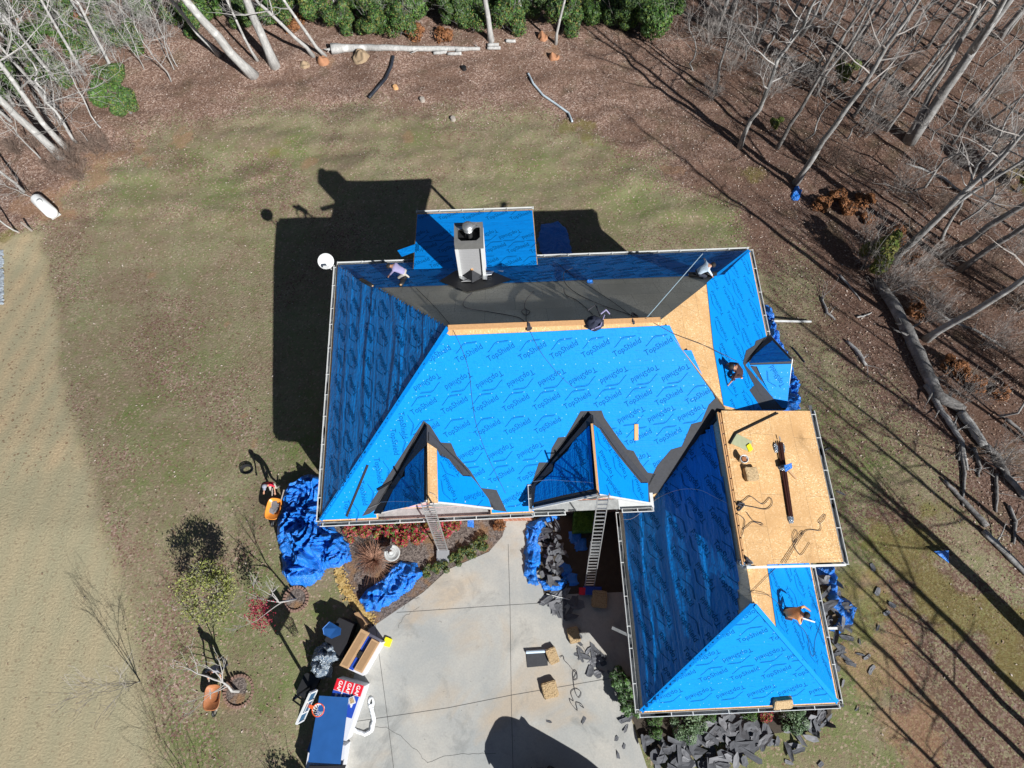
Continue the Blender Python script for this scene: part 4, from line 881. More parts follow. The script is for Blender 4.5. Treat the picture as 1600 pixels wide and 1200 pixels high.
lt = [
 (396, 116, 300, 0, 'W', 20, 1.0, 'largest pale trunk leaning left, in front of the evergreens at the top'),
 (430, 103, 388, 0, 'W', 20, .95, 'upright pale trunk left of the fallen white log'),
 (340, 90, 268, 0, 'V', 17, 1.1, 'slim pale tree left of the largest pale leaning trunk'),
 (400, 95, 348, 0, 'V', 15, .7, 'thin white tree between the two thick pale trunks'),
 (491, 90, 415, 0, 'V', 17, 1.0, 'left of two white stems splitting beside the root end of the white log'),
 (505, 86, 432, 0, 'V', 17, .9, 'right of two white stems splitting beside the root end of the white log'),
 (96, 246, 0, 155, 'W', 19, .75, 'thick pale trunk near the dark thorny thicket on the left, front one'),
 (101, 236, 0, 112, 'V', 18, 1.3, 'pale trunk standing just behind the thick one near the thorny thicket'),
 (128, 220, 98, 140, 'S', 9, 1.9, 'crooked white tree with spreading crown left of the bright green bush'),
 (183, 118, 120, 20, 'V', 16, .9, None), (132, 115, 60, 10, 'V', 17, .8, None), (82, 165, 0, 75, 'V', 16, .8, None), (160, 200, 110, 120, 'S', 9, .9, None),
 (266, 125, 240, 75, 'S', 8, 1.0, 'left stem of the small grey clump standing in leaves below the left woods'), (270, 110, 245, 60, 'S', 8, .8, None), (280, 104, 258, 50, 'S', 7, .7, None), (223, 107, 195, 60, 'S', 7, .7, None), (220, 90, 205, 30, 'S', 8, .8, None),
 (33, 360, 0, 335, 'S', 8, 1.1, 'thin white stem at the far left beside the white tank'), (62, 318, 20, 300, 'S', 6, .6, None),
 (40, 300, 0, 265, 'V', 14, .7, None), (60, 250, 0, 200, 'S', 9, .9, None), (20, 190, -30, 150, 'V', 16, .8, None), (150, 60, 110, 0, 'V', 15, .8, None), (60, 90, 10, 30, 'V', 15, .9, None), (215, 45, 190, 0, 'S', 9, 1.2, None),
 (767, 64, 759, 0, 'W', 15, .62, 'straight pale trunk in front of the evergreens behind the right end of the white log'),
 (867, 67, 878, 0, 'V', 15, .85, 'thin pale tree standing beside the orange clay root ball'),
 (812, 32, 812, 0, 'V', 14, 1.0, None), (525, 16, 521, 0, 'V', 12, .8, None), (630, 28, 626, 0, 'S', 8, .8, None), (800, 15, 803, 0, 'S', 8, .9, None)]
for (u, v, u2, v2, kd, h, rf, lb) in lt:
    g, l = aim(u, v, u2, v2); hp = 8 if kd in 'ST' else 20; s = h / hp; w = s * rf
    use_tree(kd, KIND[kd], g, lb or 'slender pale leafless tree among many alike at the upper left wood edge', 'tree', LGp, random.random() * 6.28, (max(w, s * .8), max(w, s * .8), s), l)
# more of the wood beyond and to the right
def far_ok(p, L, d): return all((p - q).xy.length > d for q in L)
placed = []; rnd = random.Random(77)
while len(placed) < 42:
    u, v = rnd.uniform(1080, 1640), rnd.uniform(-60, 330)
    if v > 60 + (u - 1080) * .5: continue
    g = G(u, v)
    if far_ok(g, placed, 2.2):
        placed.append(g); kd = rnd.choice('ACDDT'); h = rnd.uniform(10, 17) if kd != 'T' else 8
        s = h / (20 if kd != 'T' else 8); use_tree(kd, KIND[kd], g, 'bare grey hardwood among many alike in the leaf covered woods on the upper right', 'tree', WG, rnd.random() * 6.28, s, Vector((rnd.uniform(-.05, .05), rnd.uniform(-.05, .05), 1)))
placed = []
while len(placed) < 9:
    u, v = rnd.uniform(-40, 240), rnd.uniform(-50, 230)
    if v > 240 - u * .9: continue
    g = G(u, v)
    if far_ok(g, placed, 1.8):
        placed.append(g); kd = rnd.choice('VVSS'); h = rnd.uniform(9, 15) if kd != 'S' else 8
        s = h / (20 if kd != 'S' else 8); use_tree(kd, KIND[kd], g, 'slender pale leafless tree among many alike at the upper left wood edge', 'tree', LGp, rnd.random() * 6.28, s, Vector((rnd.uniform(-.08, .08), rnd.uniform(-.05, .08), 1)))
# trees just beyond the right and lower edge whose shadows cross the yard
for (u, v, h) in [(1690, 1270, 13), (1730, 1260, 14), (1700, 1090, 17), (1680, 1050, 13), (1720, 1010, 15), (1660, 905, 12), (1700, 860, 14), (1690, 760, 12), (1740, 700, 15), (1700, 640, 13), (1720, 560, 14), (1690, 500, 14), (1680, 420, 13), (1780, 1150, 19), (1800, 950, 18), (1850, 800, 19), (1800, 600, 18), (1860, 1350, 20), (1760, 1420, 18), (1650, 1400, 12)]:
    g = G(u, v); kd = rnd.choice('AAC'); use_tree(kd, KIND[kd], g, 'bare woodland tree just right of the view casting a long shadow over the yard', 'tree', 'trees beyond the right edge', rnd.random() * 6.28, (h / 20 * 1.35, h / 20 * 1.35, h / 20))
# ---- brush, evergreens, bushes
def twig_bush(seed, h, n, mt, name='brush', depth=2, r=.018, spread=.9, up=.5, kids=4):
    rnd = random.Random(seed); m = MB()
    for i in range(n):
        a = rnd.random() * 6.28; s = rnd.uniform(.1, spread); limb(m, Vector((rnd.gauss(0, .12 * h), rnd.gauss(0, .12 * h), -.05)), Vector((cos(a) * s, sin(a) * s, 1)), h * rnd.uniform(.7, 1.1), r, depth, rnd, up * .2, 4, kids, .8)
    o = empty(name, (0, 0, 0)); local('branches', m, M[mt], o); return o
def leafy(seed, rx, rz, n, ls, mats, name='evergreen_shrub', stem=True, lumps=9, base=.25, flat=.0, cards=None):
    rnd = random.Random(seed); m = MB(); L = [(Vector((0, 0, rz * .9)), rx * .55)]
    for i in range(lumps):
        a = rnd.random() * 6.28; q = rnd.uniform(.35, .75); L.append((Vector((cos(a) * rx * q, sin(a) * rx * q, rz * rnd.uniform(.35, 1.35))), rx * rnd.uniform(.16, .42)))
    for i in range(n):
        c, r = rnd.choice(L); d = Vector((rnd.gauss(0, 1), rnd.gauss(0, 1), rnd.gauss(.25, 1))).normalized(); p = c + d * r * rnd.uniform(.55, 1.05) ** .5
        if p.z < .03: p.z = rnd.uniform(.03, .3)
        nn = (d + Vector((rnd.uniform(-.8, .8), rnd.uniform(-.8, .8), rnd.uniform(0, .8)))).normalized(); x = nn.orthogonal().normalized(); x = Matrix.Rotation(rnd.random() * 6.28, 3, nn) @ x; y = nn.cross(x); s = ls * rnd.uniform(.6, 1.3)
        m.poly([p - x * s, p + y * s * .45, p + x * s, p - y * s * .45], rnd.randrange(len(mats)))
    o = empty(name, (0, 0, 0)); local('foliage', m, [M[k] for k in mats], o)
    if stem:
        t = MB()
        for i in range(6): a = rnd.random() * 6.28; limb(t, Vector((0, 0, -.1)), Vector((cos(a) * .5, sin(a) * .5, 1)), rz * 1.7, .035, 1, rnd, .3, 4, 4)
        local('stem', t, M['bark_d'], o)
    return o
KIND.update(
    EG=lambda: leafy(31, 1.5, 1.5, 9000, .085, ['green', 'green', 'green', 'moss', 'green2'], lumps=18), EG2=lambda: leafy(32, 1.3, 1.9, 9000, .08, ['green', 'green', 'green', 'pine'], lumps=22),
    EB=lambda: leafy(33, 1.6, 1.2, 9000, .085, ['green2', 'green', 'green', 'pine'], lumps=18), PN=lambda: leafy(34, 1.3, 1.8, 4200, .15, ['pine', 'pine', 'moss'], 'pine_sapling', lumps=8),
    NB=lambda: twig_bush(41, 2.0, 26, 'twig', 'brush', r=.013), BB=lambda: twig_bush(42, 1.4, 26, 'twig_br', 'brush', r=.011), PB=lambda: twig_bush(43, 2.4, 22, 'twig_w', 'brush', r=.014),
    DB=lambda: leafy(44, 1.0, .35, 1500, .10, ['drybrush', 'drybrush'], 'dry_brush', lumps=6), MS=lambda: leafy(45, .75, 1.1, 4200, .08, ['moss', 'pine', 'moss'], 'ivy_covered_stump', lumps=8))
random.seed(12)
eg = [(500, 30), (470, 10), (535, 45), (560, 20), (590, 50), (600, 15), (625, 55), (650, 20), (700, 10), (715, 40), (740, 48), (735, 8), (790, 45), (830, 25), (880, 42), (925, 30), (905, 10), (850, 8), (950, 8), (775, 5), (665, -10), (570, -15), (1010, -20), (330, 20), (300, 45), (385, 40), (50, 100), (70, 60), (440, 40), (20, 40), (100, 30), (160, 10), (130, 90), (30, 150), (90, 130), (230, 20), (210, 75), (60, 10), (165, 60)]
for i, (u, v) in enumerate(eg):
    k = ('EG', 'EG2', 'EG', 'EB')[i % 4]; use_tree(k, KIND[k], G(u, v), 'glossy dark evergreen bush in the dense evergreen belt along the top', 'bush', 'evergreen bushes along the top', random.random() * 6.28, random.uniform(.75, 1.15))
for u, v, s, k, lb in [(1005, 45, 1.45, 'EB', 'tall bright green evergreen at the right end of the evergreen belt'), (970, 40, 1.25, 'EG2', 'dark evergreen just left of the tall bright green one'), (1040, 30, .9, 'EB', 'small light green bush right of the tall bright evergreen'),
    (190, 165, 1.0, 'EB', 'bright green bush standing alone at the upper left leaf bank'), (205, 178, .7, 'EG', 'low green bush in front of the bright one at the upper left'), (185, 130, .7, 'EG', 'dark green bush behind the bright one at the upper left')]:
    use_tree(k, KIND[k], G(u, v), lb, 'bush', None, random.random() * 6, s)
for u, v, s, lb in [(1306, 135, .8, 'yellow green pine sapling among the upper right trunks'), (1590, 300, 1.25, 'yellow green pine at the right edge of the view'), (1595, 230, 1.0, 'pine sapling just above the large one on the right edge'), (1205, 205, .45, 'tiny green pine sapling near the tall tree with blue bundle')]:
    use_tree('PN', KIND['PN'], G(u, v), lb, 'tree', None, random.random() * 6, (s * .8, s * .8, s))
br = [(1105, 70, 'NB'), (1140, 110, 'NB'), (1165, 80, 'NB'), (1180, 120, 'NB'), (1120, 40, 'NB'), (1155, 60, 'NB'), (1110, 155, 'NB'), (1200, 150, 'NB'), (1240, 60, 'NB'), (1270, 140, 'NB'), (1380, 170, 'NB'), (1350, 210, 'NB'), (1480, 270, 'NB'), (1540, 240, 'NB'), (1400, 440, 'NB'), (1375, 455, 'NB'), (1440, 480, 'NB'), (1450, 500, 'NB'), (1500, 500, 'BB'), (1560, 560, 'BB'), (1580, 400, 'NB'), (1345, 405, 'NB'), (1370, 395, 'BB'), (1590, 470, 'NB'), (1440, 420, 'NB'), (1530, 430, 'BB'), (1560, 480, 'BB'), (1540, 540, 'NB'), (1590, 600, 'BB'), (1460, 330, 'BB'), (1400, 300, 'NB'), (1300, 260, 'BB'), (1330, 100, 'NB'), (1420, 110, 'BB'), (1550, 150, 'NB'), (1290, 60, 'BB'), (1230, 130, 'NB'), (1520, 200, 'BB'), (1500, 620, 'NB'), (1550, 720, 'NB'), (1520, 345, 'NB'), (1260, 240, 'BB'),
      (120, 255, 'BB'), (150, 240, 'BB'), (95, 270, 'BB'), (130, 280, 'BB'), (60, 230, 'BB'), (170, 235, 'BB'), (30, 240, 'BB'), (240, 60, 'PB'), (120, 130, 'PB'), (60, 130, 'NB'), (90, 190, 'PB'), (30, 140, 'PB'), (180, 90, 'PB'), (200, 60, 'PB'), (255, 50, 'NB'), (420, 20, 'PB'), (590, 20, 'PB'), (650, 35, 'NB'), (540, 10, 'NB'), (30, 60, 'PB'), (100, 50, 'PB'), (150, 20, 'PB'), (280, 15, 'PB')]
for u, v, k in br:
    use_tree(k, KIND[k], G(u, v), {'NB': 'leafless grey brush tangled between the trees', 'BB': 'low brown thorny brush without leaves at the wood edge', 'PB': 'pale leafless brush under the trees along the top left'}[k], 'brush', {'NB': 'grey brush', 'BB': 'brown brush', 'PB': 'pale brush'}[k], random.random() * 6.28, random.uniform(.7, 1.25))
for u, v in [(1290, 318), (1325, 330), (1355, 345), (1275, 325), (1345, 320), (1400, 395), (1420, 410), (1430, 490), (1480, 575), (1500, 590), (1520, 600), (1400, 365), (1310, 308), (440, 12), (470, 35), (455, 50), (650, 60), (690, 62), (130, 25), (160, 40), (15, 30), (45, 15), (30, 45), (1560, 620)]:
    use_tree('DB', KIND['DB'], G(u, v), 'heap of rust brown dead leaves and twigs on the woodland floor', 'brush', 'dead brush heaps', random.random() * 6.28, random.uniform(.6, 1.1))
use_tree('MS', KIND['MS'], G(1352, 418), 'rounded stump overgrown with mossy green ivy beside the right wood edge', 'stump', None, 0, (1.5, 1.5, 2.2))
# ---- logs, stumps, root balls, pipes
def log(name, pts, r, mt, label, cat='log', bumps=True, up=None, branches=0, group=None, seed=1):
    rnd = random.Random(seed); m = MB(); r = r if isinstance(r, (list, tuple)) else [r] * len(pts)
    P, Rr = [], []
    for i, (a, b) in enumerate(zip(pts, pts[1:])):
        for k in range(4): f = k / 4; P.append(G(a[0] + (b[0] - a[0]) * f, a[1] + (b[1] - a[1]) * f)); Rr.append((r[i] * (1 - f) + r[i + 1] * f) * rnd.uniform(.93, 1.07))
    P.append(G(*pts[-1])); Rr.append(r[-1]); P = [p + Vector((rnd.uniform(-.03, .03), rnd.uniform(-.03, .03), q * .85 + (up or 0))) for p, q in zip(P, Rr)]
    m.tube(P, Rr, 9, cap=True)
    for i in range(branches):
        k = rnd.randrange(len(P)); a = rnd.random() * 6.28; limb(m, P[k], Vector((cos(a), sin(a), .35)), rnd.uniform(.5, 1.4), Rr[k] * .35, 1, rnd, 0, 4, 2)
    return simple_thing(name, m, M[mt], label, cat, group, loc=P[0], smooth=True)
log('fallen_log', [(520, 82), (560, 78), (600, 78), (640, 79), (700, 79), (750, 78)], [.38, .24, .22, .2, .17, .12], 'bark_w', 'long white debarked log lying in front of the evergreens', branches=5, seed=2)
log('fallen_log', [(1368, 440), (1395, 485), (1418, 530), (1440, 578), (1462, 622), (1500, 642)], [.26, .33, .34, .33, .3, .25], 'bark_d', 'thickest dark fallen trunk lying along the right wood edge', branches=8, seed=3)
log('fallen_log', [(1497, 645), (1512, 665), (1533, 697)], [.24, .24, .2], 'bark', 'short sawn grey log below the end of the thickest fallen trunk', seed=4)
log('fallen_log', [(1445, 602), (1462, 632), (1482, 662), (1500, 690), (1512, 735)], [.15, .15, .14, .12, .05], 'bark', 'thinner fallen trunk lying left of the thickest one', branches=4, seed=5)
log('fallen_log', [(1535, 695), (1555, 712), (1572, 745), (1600, 780)], [.16, .15, .15, .14], 'bark_d', 'forked dark fallen limb at the right edge below the sawn log', branches=9, seed=6)
log('fallen_log', [(1474, 750), (1505, 785), (1540, 822)], [.09, .12, .14], 'bark_d', 'straight log lying across the shaded grass at the right, upper length', seed=7)
log('fallen_log', [(1535, 830), (1560, 855), (1600, 895), (1640, 930)], [.14, .15, .14, .14], 'bark', 'weathered log continuing toward the right edge of the shaded grass', branches=3, seed=8)
log('fallen_log', [(1283, 465), (1292, 490), (1305, 500)], [.06, .08, .05], 'bark', 'short grey broken limb near the red rag at the yard edge', branches=5, seed=9)
log('fallen_log', [(1322, 533), (1340, 552), (1352, 572)], [.08, .12, .08], 'bark', 'short split log lying in leaves right of the small side gable', branches=4, seed=10)
log('fallen_branch', [(1338, 496), (1350, 494), (1362, 488)], [.06, .05, .03], 'bark_w', 'short curved pale branch on the leaves at the right yard edge', 'branch', seed=11)
log('fallen_branch', [(1310, 430), (1325, 445), (1345, 470)], [.07, .07, .03], 'bark', 'grey limb lying beside the ivy covered stump', 'branch', seed=12)
log('fallen_branch', [(1415, 256), (1440, 265), (1475, 280), (1500, 300)], [.04, .07, .08, .06], 'bark_w', 'pale fallen branch across leaves in the upper right woods', 'branch', branches=3, seed=13)
log('fallen_branch', [(1462, 486), (1480, 500), (1520, 515), (1570, 545)], [.05, .06, .07, .05], 'bark', 'tangled grey branch lying right of the thickest fallen trunk', 'branch', branches=7, seed=14)
for i, (a, b) in enumerate([((678, 85), (699, 83)), ((700, 86), (721, 85)), ((713, 80), (735, 78)), ((762, 72), (780, 71)), ((762, 77), (782, 77)), ((790, 66), (806, 66))]):
    log('sawn_log', [a, b], .12, 'bark_w', 'short sawn pale log length at the right end of the long white log', group='sawn lengths by the white log', seed=20 + i)
for i, (a, b, c) in enumerate([((1500, 690), (1505, 740), (1503, 790)), ((1520, 700), (1530, 730), (1528, 745)), ((1555, 740), (1556, 770), (1555, 800)), ((1575, 790), (1585, 815), (1583, 850)), ((1570, 655), (1590, 670), (1610, 690)), ((1490, 660), (1500, 700), (1497, 720))]):
    log('fallen_branch', [a, b, c], [.09, .08, .05], 'bark_d', 'dark curved dead branch in the tangle below the thickest fallen trunk', 'branch', group='dead branches on the right', branches=3, seed=40 + i)
def heap(name, c, rx, rz, mt, label, cat, seed=1, n=24, group=None):
    m = MB(); vs, fs = [], []; nr = 9
    for i in range(nr + 1):
        f = i / nr
        for k in range(n):
            a = 2 * pi * k / n; r = rx * f * (1 + .25 * noise.noise(Vector((cos(a) * 1.5, sin(a) * 1.5, seed)))); z = rz * .75 * sqrt(max(0, 1 - f * f)) * (1 + 1.1 * noise.noise(Vector((cos(a) * r * 3, sin(a) * r * 3, seed * 2.3)))) - .05 * (f > .95)
            vs.append(Vector((c.x + cos(a) * r, c.y + sin(a) * r, c.z + z)))
    fs = [(i * n + k, i * n + (k + 1) % n, (i + 1) * n + (k + 1) % n, (i + 1) * n + k) for i in range(nr) for k in range(n)]
    m.mesh(vs, fs); return simple_thing(name, m, M[mt], label, cat, group, loc=c, smooth=True)
heap('root_ball', G(506, 97), .45, .5, 'clay', 'orange clay root ball at the left end of the white log', 'root ball', 1)
heap('root_ball', G(565, 92), .65, .7, 'rootc', 'tan fibrous root mass in front of the white log', 'root ball', 2)
heap('root_ball', G(848, 60), .42, .6, 'clay', 'orange clay root ball standing under the thin pale tree', 'root ball', 3)
heap('root_ball', G(865, 90), .4, .4, 'clay', 'low orange clay lump lying apart from the standing root ball', 'root ball', 4)
heap('root_ball', G(476, 102), .4, .35, 'rootc', 'grey stump remnant below the upright pale trunk', 'root ball', 5)
for u, v, mt, lb in [(618, 138, 'wood', 'freshly cut orange stump in the back yard'), (660, 157, 'oldwood', 'grey weathered stump in the back yard'), (708, 187, 'oldwood', 'small pale stump nearest the porch roof'), (725, 108, 'black', 'small dark stump left of the grey drain pipe')]:
    m = MB(); g = G(u, v); m.lathe([(.24, -.1), (.19, .05), (.17, .22), (.001, .23)], g, 12); simple_thing('tree_stump', m, M[mt], lb, 'stump', 'stumps', loc=g)
def pipe(pts, r, mt, label, cat='pipe', name='drain_pipe', ribs=True):
    m = MB(); P = []
    for a, b in zip(pts, pts[1:]):
        for k in range(10): P.append(G(a[0] + (b[0] - a[0]) * k / 10, a[1] + (b[1] - a[1]) * k / 10, r + .02))
    P.append(G(*pts[-1], r)); m.tube(P, [r * (1.08 if ribs and i % 2 else .95) for i in range(len(P))], 9); return simple_thing(name, m, M[mt], label, cat, loc=P[0], smooth=True)
pipe([(615, 90), (612, 105), (603, 125), (590, 140), (577, 155)], .11, 'pipe_b', 'black corrugated drain pipe on the leaves below the white log')
pipe([(825, 116), (833, 132), (848, 150), (870, 165), (888, 178), (894, 192)], .075, 'pipe_g', 'pale grey curved drain pipe on the leaves at the top of the yard')
pipe([(1237, 543), (1247, 554), (1257, 567)], .04, 'pipe_b', 'short dark rod on the grass beside the small side gable', 'rod', 'metal_rod', False)
m = MB(); p, q = G(1200, 508, .55), G(1266, 504, .12); m.bar(p, q, .09, .07); simple_thing('downspout', m, M['white'], 'white downspout leaning from the crumpled tarp onto the grass at the right', 'downspout')
m = MB(); p, q = H(20.6, -5.1, 2.2), H(21.9, -5.15, 1.9); m.bar(p, q, .10, .08); simple_thing('downspout', m, M['white'], 'short white downspout piece sticking out below the garage eave on the right', 'downspout')
m = MB(); p, q = H(12.1, -4.7, 2.7), H(12.8, -5.05, 3.0); m.bar(p, q, .12, .06); simple_thing('gutter_offcut', m, M['gutter'], 'grey gutter offcut poking past the left garage gutter', 'gutter piece')
# propane tank
g = G(80, 331); root = empty('propane_tank', g, 'white propane tank lying on bare clay at the left wood edge', 'tank'); ax = (G(94, 342) - G(66, 316)); a = atan2(ax.y, ax.x); mt_ = Matrix.Rotation(a, 3, 'Z') @ Matrix.Rotation(pi / 2, 3, 'Y')
m = MB(); m.lathe([(.001, -1.12), (.16, -1.09), (.30, -.98), (.38, -.82), (.385, 0), (.38, .82), (.30, .98), (.16, 1.09), (.001, 1.12)], g + Vector((0, 0, .62)), 24, M=mt_); m.build('tank_shell', M['tank'], root, True)
m = MB(); m.lathe([(.001, 1.18), (.14, 1.17), (.17, 1.1), (.17, .96)], g + Vector((0, 0, 0)), 14); m.build('valve_dome', M['tank'], root, True)
for s in (-1, 1): m = MB(); m.box(g + Vector((cos(a), sin(a), 0)) * .65 * s + Vector((0, 0, .12)), (.12, .6, .3), Matrix.Rotation(a, 3, 'Z')); m.build('foot', M['stone'], root)
m = MB(); g = G(50, 361); m.bar(g, g + Vector((-.05, .05, .9)), .09, .09); simple_thing('post', m, M['oldwood'], 'short grey post left of the white tank at the lawn corner', 'post')
# ---- crumpled tarps
def tarp(pts, h, label, seed=1, mt='tarp', step=.05, name='crumpled_tarp', cat='tarp', rough=1.0, P=None, up=0.0, onpx=True):
    poly = [(G(*p).x, G(*p).y) for p in pts] if onpx else pts
    xs = [p[0] for p in poly]; ys = [p[1] for p in poly]; X = np.arange(min(xs) - step, max(xs) + step * 2, step); Y = np.arange(min(ys) - step, max(ys) + step * 2, step)
    GX, GY = np.meshgrid(X, Y); D = sdist(GX, GY, poly); idx = {}; m = MB(); vs = []; se = seed * 7.13; rf_ = random.Random(seed); a0_ = rf_.random() * 3
    FD = [(a0_ + k_ * 1.9 + rf_.uniform(-.3, .3), fq, wt) for k_, (fq, wt) in enumerate(((.9, .8), (1.5, 1.0), (2.4, .9), (3.4, .6), (4.9, .36), (7.5, .15)))]
    def N3(x, y, f, s): return noise.noise(Vector((x * f + se, y * f - se, s)))
    for j in range(len(Y)):
        for i in range(len(X)):
            x, y = X[i], Y[j]; d = D[j, i] + N3(x, y, 2.2, 1) * .10
            if d < -step: continue
            wx = x + .25 * N3(x, y, 1.3, 4); wy = y + .25 * N3(x, y, 1.3, 5)
            e = max(0, min(1, (d + .02) / (.08 + h * .40))) ** .55
            zz_ = 0; am = 0
            for q, (an_, fq, wt) in enumerate(FD):
                t_ = (wx * cos(an_) + wy * sin(an_)) * fq + N3(x, y, .8 + .25 * q, 20 + q) * 1.1; tr_ = abs((t_ % 1) - .5) * 2; w_ = wt * max(0, .55 + 1.2 * N3(x, y, .9, 40 + q)); zz_ += tr_ * w_; am += wt * .55
            z = h * e * (.12 + .25 * N3(x, y, .8, 3) + .95 * rough * zz_ / am * 1.2) + .02
            idx[(i, j)] = len(vs); vs.append(Vector((x + .07 * N3(x, y, 3, 8), y + .07 * N3(x, y, 3, 9), tz(x, y) + max(.012, z) + up)))
    fs = [(idx[i, j], idx[i + 1, j], idx[i + 1, j + 1], idx[i, j + 1]) for (i, j) in idx if (i + 1, j) in idx and (i, j + 1) in idx and (i + 1, j + 1) in idx]
    fs = [f for q in fs for f in ((q[0], q[1], q[2]), (q[0], q[2], q[3]))]; m.mesh(vs, fs); o = simple_thing(name, m, M[mt], label, cat, smooth=False, loc=vs[0]); return o
tarp([(446, 768), (462, 752), (480, 742), (505, 748), (510, 815), (524, 826), (545, 850), (549, 876), (530, 884), (510, 890), (500, 905), (478, 916), (455, 913), (442, 893), (441, 868), (434, 845), (436, 810), (445, 790)], .85, 'largest crumpled blue tarp heaped beside the left front corner of the house', 1)
tarp([(559, 936), (575, 920), (598, 905), (610, 888), (628, 878), (650, 880), (660, 895), (645, 918), (617, 937), (593, 954), (572, 955)], .6, 'crumpled blue tarp on the driveway edge in front of the brown grass clump', 2)
tarp([(822, 822), (843, 808), (868, 802), (876, 810), (852, 818), (844, 838), (842, 870), (838, 905), (842, 912), (836, 918), (826, 912), (819, 890), (821, 860)], .5, 'strip of bright blue tarp curling round the shingle debris by the entrance', 3)
tarp([(838, 900), (862, 912), (884, 900), (888, 912), (870, 922), (846, 920)], .25, 'small end of blue tarp below the shingle debris near the ladder', 4)
tarp([(1188, 478), (1203, 480), (1208, 500), (1212, 520), (1232, 560), (1243, 600), (1250, 640), (1225, 645), (1195, 640), (1186, 560)], .9, 'crumpled blue tarp against the right wall under the small side gable', 5)
tarp([(1268, 884), (1300, 882), (1304, 900), (1306, 930), (1326, 938), (1338, 950), (1330, 972), (1308, 990), (1297, 985), (1312, 962), (1296, 945), (1294, 915), (1270, 905)], .45, 'torn blue tarp mixed with shingles right of the garage', 6)
tarp([(846, 352), (872, 347), (886, 360), (894, 400), (848, 402), (840, 375)], .18, 'blue tarp lying flat in the shadow behind the house', 7, rough=.5)
tarp([(1236, 300), (1244, 292), (1252, 300), (1248, 312), (1238, 314)], .35, 'small blue bundle at the foot of the tall tree in the woods', 8, step=.04)
m = MB(); m.slab([G(1454, 862, .25), G(1476, 861, .3), G(1482, 880, .04)], .02); simple_thing('tarp_scrap', m, M['tarp'], 'triangular blue scrap on the mossy grass at the far right', 'scrap')
m = MB(); m.slab([G(732, 808, .5), G(741, 812, .5), G(741, 826, .35), G(731, 824, .3)], .02); simple_thing('tarp_scrap', m, M['tarp'], 'blue scrap caught on the bush right of the short ladder', 'scrap')
for i, (u, v) in enumerate([(905, 850), (897, 838), (893, 905), (882, 890)]):
    tarp([(u - 9, v - 7), (u + 8, v - 9), (u + 10, v + 8), (u - 4, v + 10)], .12, 'rag of blue tarp in the dark shade left of the long ladder', 30 + i)['group'] = 'blue rags in the shade'
# ---- torn-off shingles
SH = []
for k in range(14):
    rnd = random.Random(100 + k); m = MB(); w, l = rnd.uniform(.10, .22), rnd.uniform(.22, .52); n = rnd.randint(6, 9); pts = []
    for i in range(n):
        t = 2 * pi * (i + rnd.uniform(-.25, .25)) / n; cx, sy = cos(t), sin(t); q = 1 / max(abs(cx), abs(sy)) * rnd.uniform(.62, 1.02); x, y = l * cx * q, w * sy * q
        pts.append(Vector((x, y, .022 * sin(x * 5 + k) + rnd.uniform(0, .02))))
    mid_ = [Vector((p.x * .5, p.y * .5, .015 * sin(p.x * 5 + k))) for p in pts]; q = [Vector((0, 0, .015))] + mid_ + pts; N = len(q)
    f = [(0, i + 1, (i + 1) % n + 1) for i in range(n)] + [(i + 1, n + i + 1, n + (i + 1) % n + 1, (i + 1) % n + 1) for i in range(n)]
    m.mesh(q + [p - Vector((0, 0, .007)) for p in q], f + [tuple(N + i for i in g_[::-1]) for g_ in f] + [(n + i + 1, N + n + i + 1, N + n + (i + 1) % n + 1, n + (i + 1) % n + 1) for i in range(n)])
    me = m.build('torn_shingle', M['shingle' if k % 3 else 'shingle2']); SH.append(me.data); bpy.data.objects.remove(me)
def shingles(poly, n, label, grp, seed, hmax=.3, sc=(.7, 1.2), tilt=.35, up0=.03, cen=None):
    rnd = random.Random(seed); us = [p[0] for p in poly]; vs = [p[1] for p in poly]; c = 0
    while c < n:
        u, v = rnd.uniform(min(us), max(us)), rnd.uniform(min(vs), max(vs))
        if not inpoly(u, v, poly): continue
        c += 1; o = bpy.data.objects.new('torn_shingle', rnd.choice(SH)); COL.objects.link(o); o.location = G(u, v, up0 + hmax * c / n)
        o.rotation_euler = (rnd.gauss(0, tilt), rnd.gauss(0, tilt), rnd.random() * 6.28); s = rnd.uniform(*sc); o.scale = (s, s, s); tag(o, label, 'shingle', grp)
shingles([(1010, 1150), (1060, 1130), (1095, 1120), (1130, 1108), (1180, 1130), (1200, 1160), (1175, 1185), (1120, 1196), (1060, 1200), (1020, 1195), (1000, 1160)], 100, 'torn dark shingle in the large heap below the garage hip end', 'shingles heaped below the garage', 1, .3, (.8, 1.5), .12)
shingles([(1112, 1108), (1150, 1104), (1170, 1135), (1140, 1150)], 16, 'torn dark shingle in the large heap below the garage hip end', 'shingles heaped below the garage', 2, .4, (.8, 1.5), .2)
shingles([(1238, 1120), (1270, 1112), (1292, 1105), (1296, 1135), (1280, 1150), (1245, 1160), (1232, 1140)], 26, 'torn shingle in the smaller heap at the lower right garage corner', 'shingles at the lower right corner', 3, .3)
shingles([(1200, 1155), (1250, 1165), (1245, 1175), (1205, 1172)], 6, 'torn shingle in the smaller heap at the lower right garage corner', 'shingles at the lower right corner', 4, .05)
shingles([(846, 825), (868, 815), (880, 850), (880, 880), (876, 905), (848, 915), (842, 870)], 52, 'torn shingle in the heap beside the curled blue tarp by the entrance', 'shingles by the entrance', 5, .5, (.6, .95))
shingles([(835, 915), (880, 915), (905, 940), (895, 965), (870, 960), (845, 935)], 24, 'torn shingle spilled on the driveway below the blue tarp', 'shingles spilled on the driveway', 6, .08, tilt=.08)
shingles([(895, 960), (985, 1060), (970, 1080), (920, 1050), (885, 1000)], 20, 'flat shingle scrap on the driveway near the garage wall', 'shingle scraps along the garage', 7, .02, (.4, .8), .04)
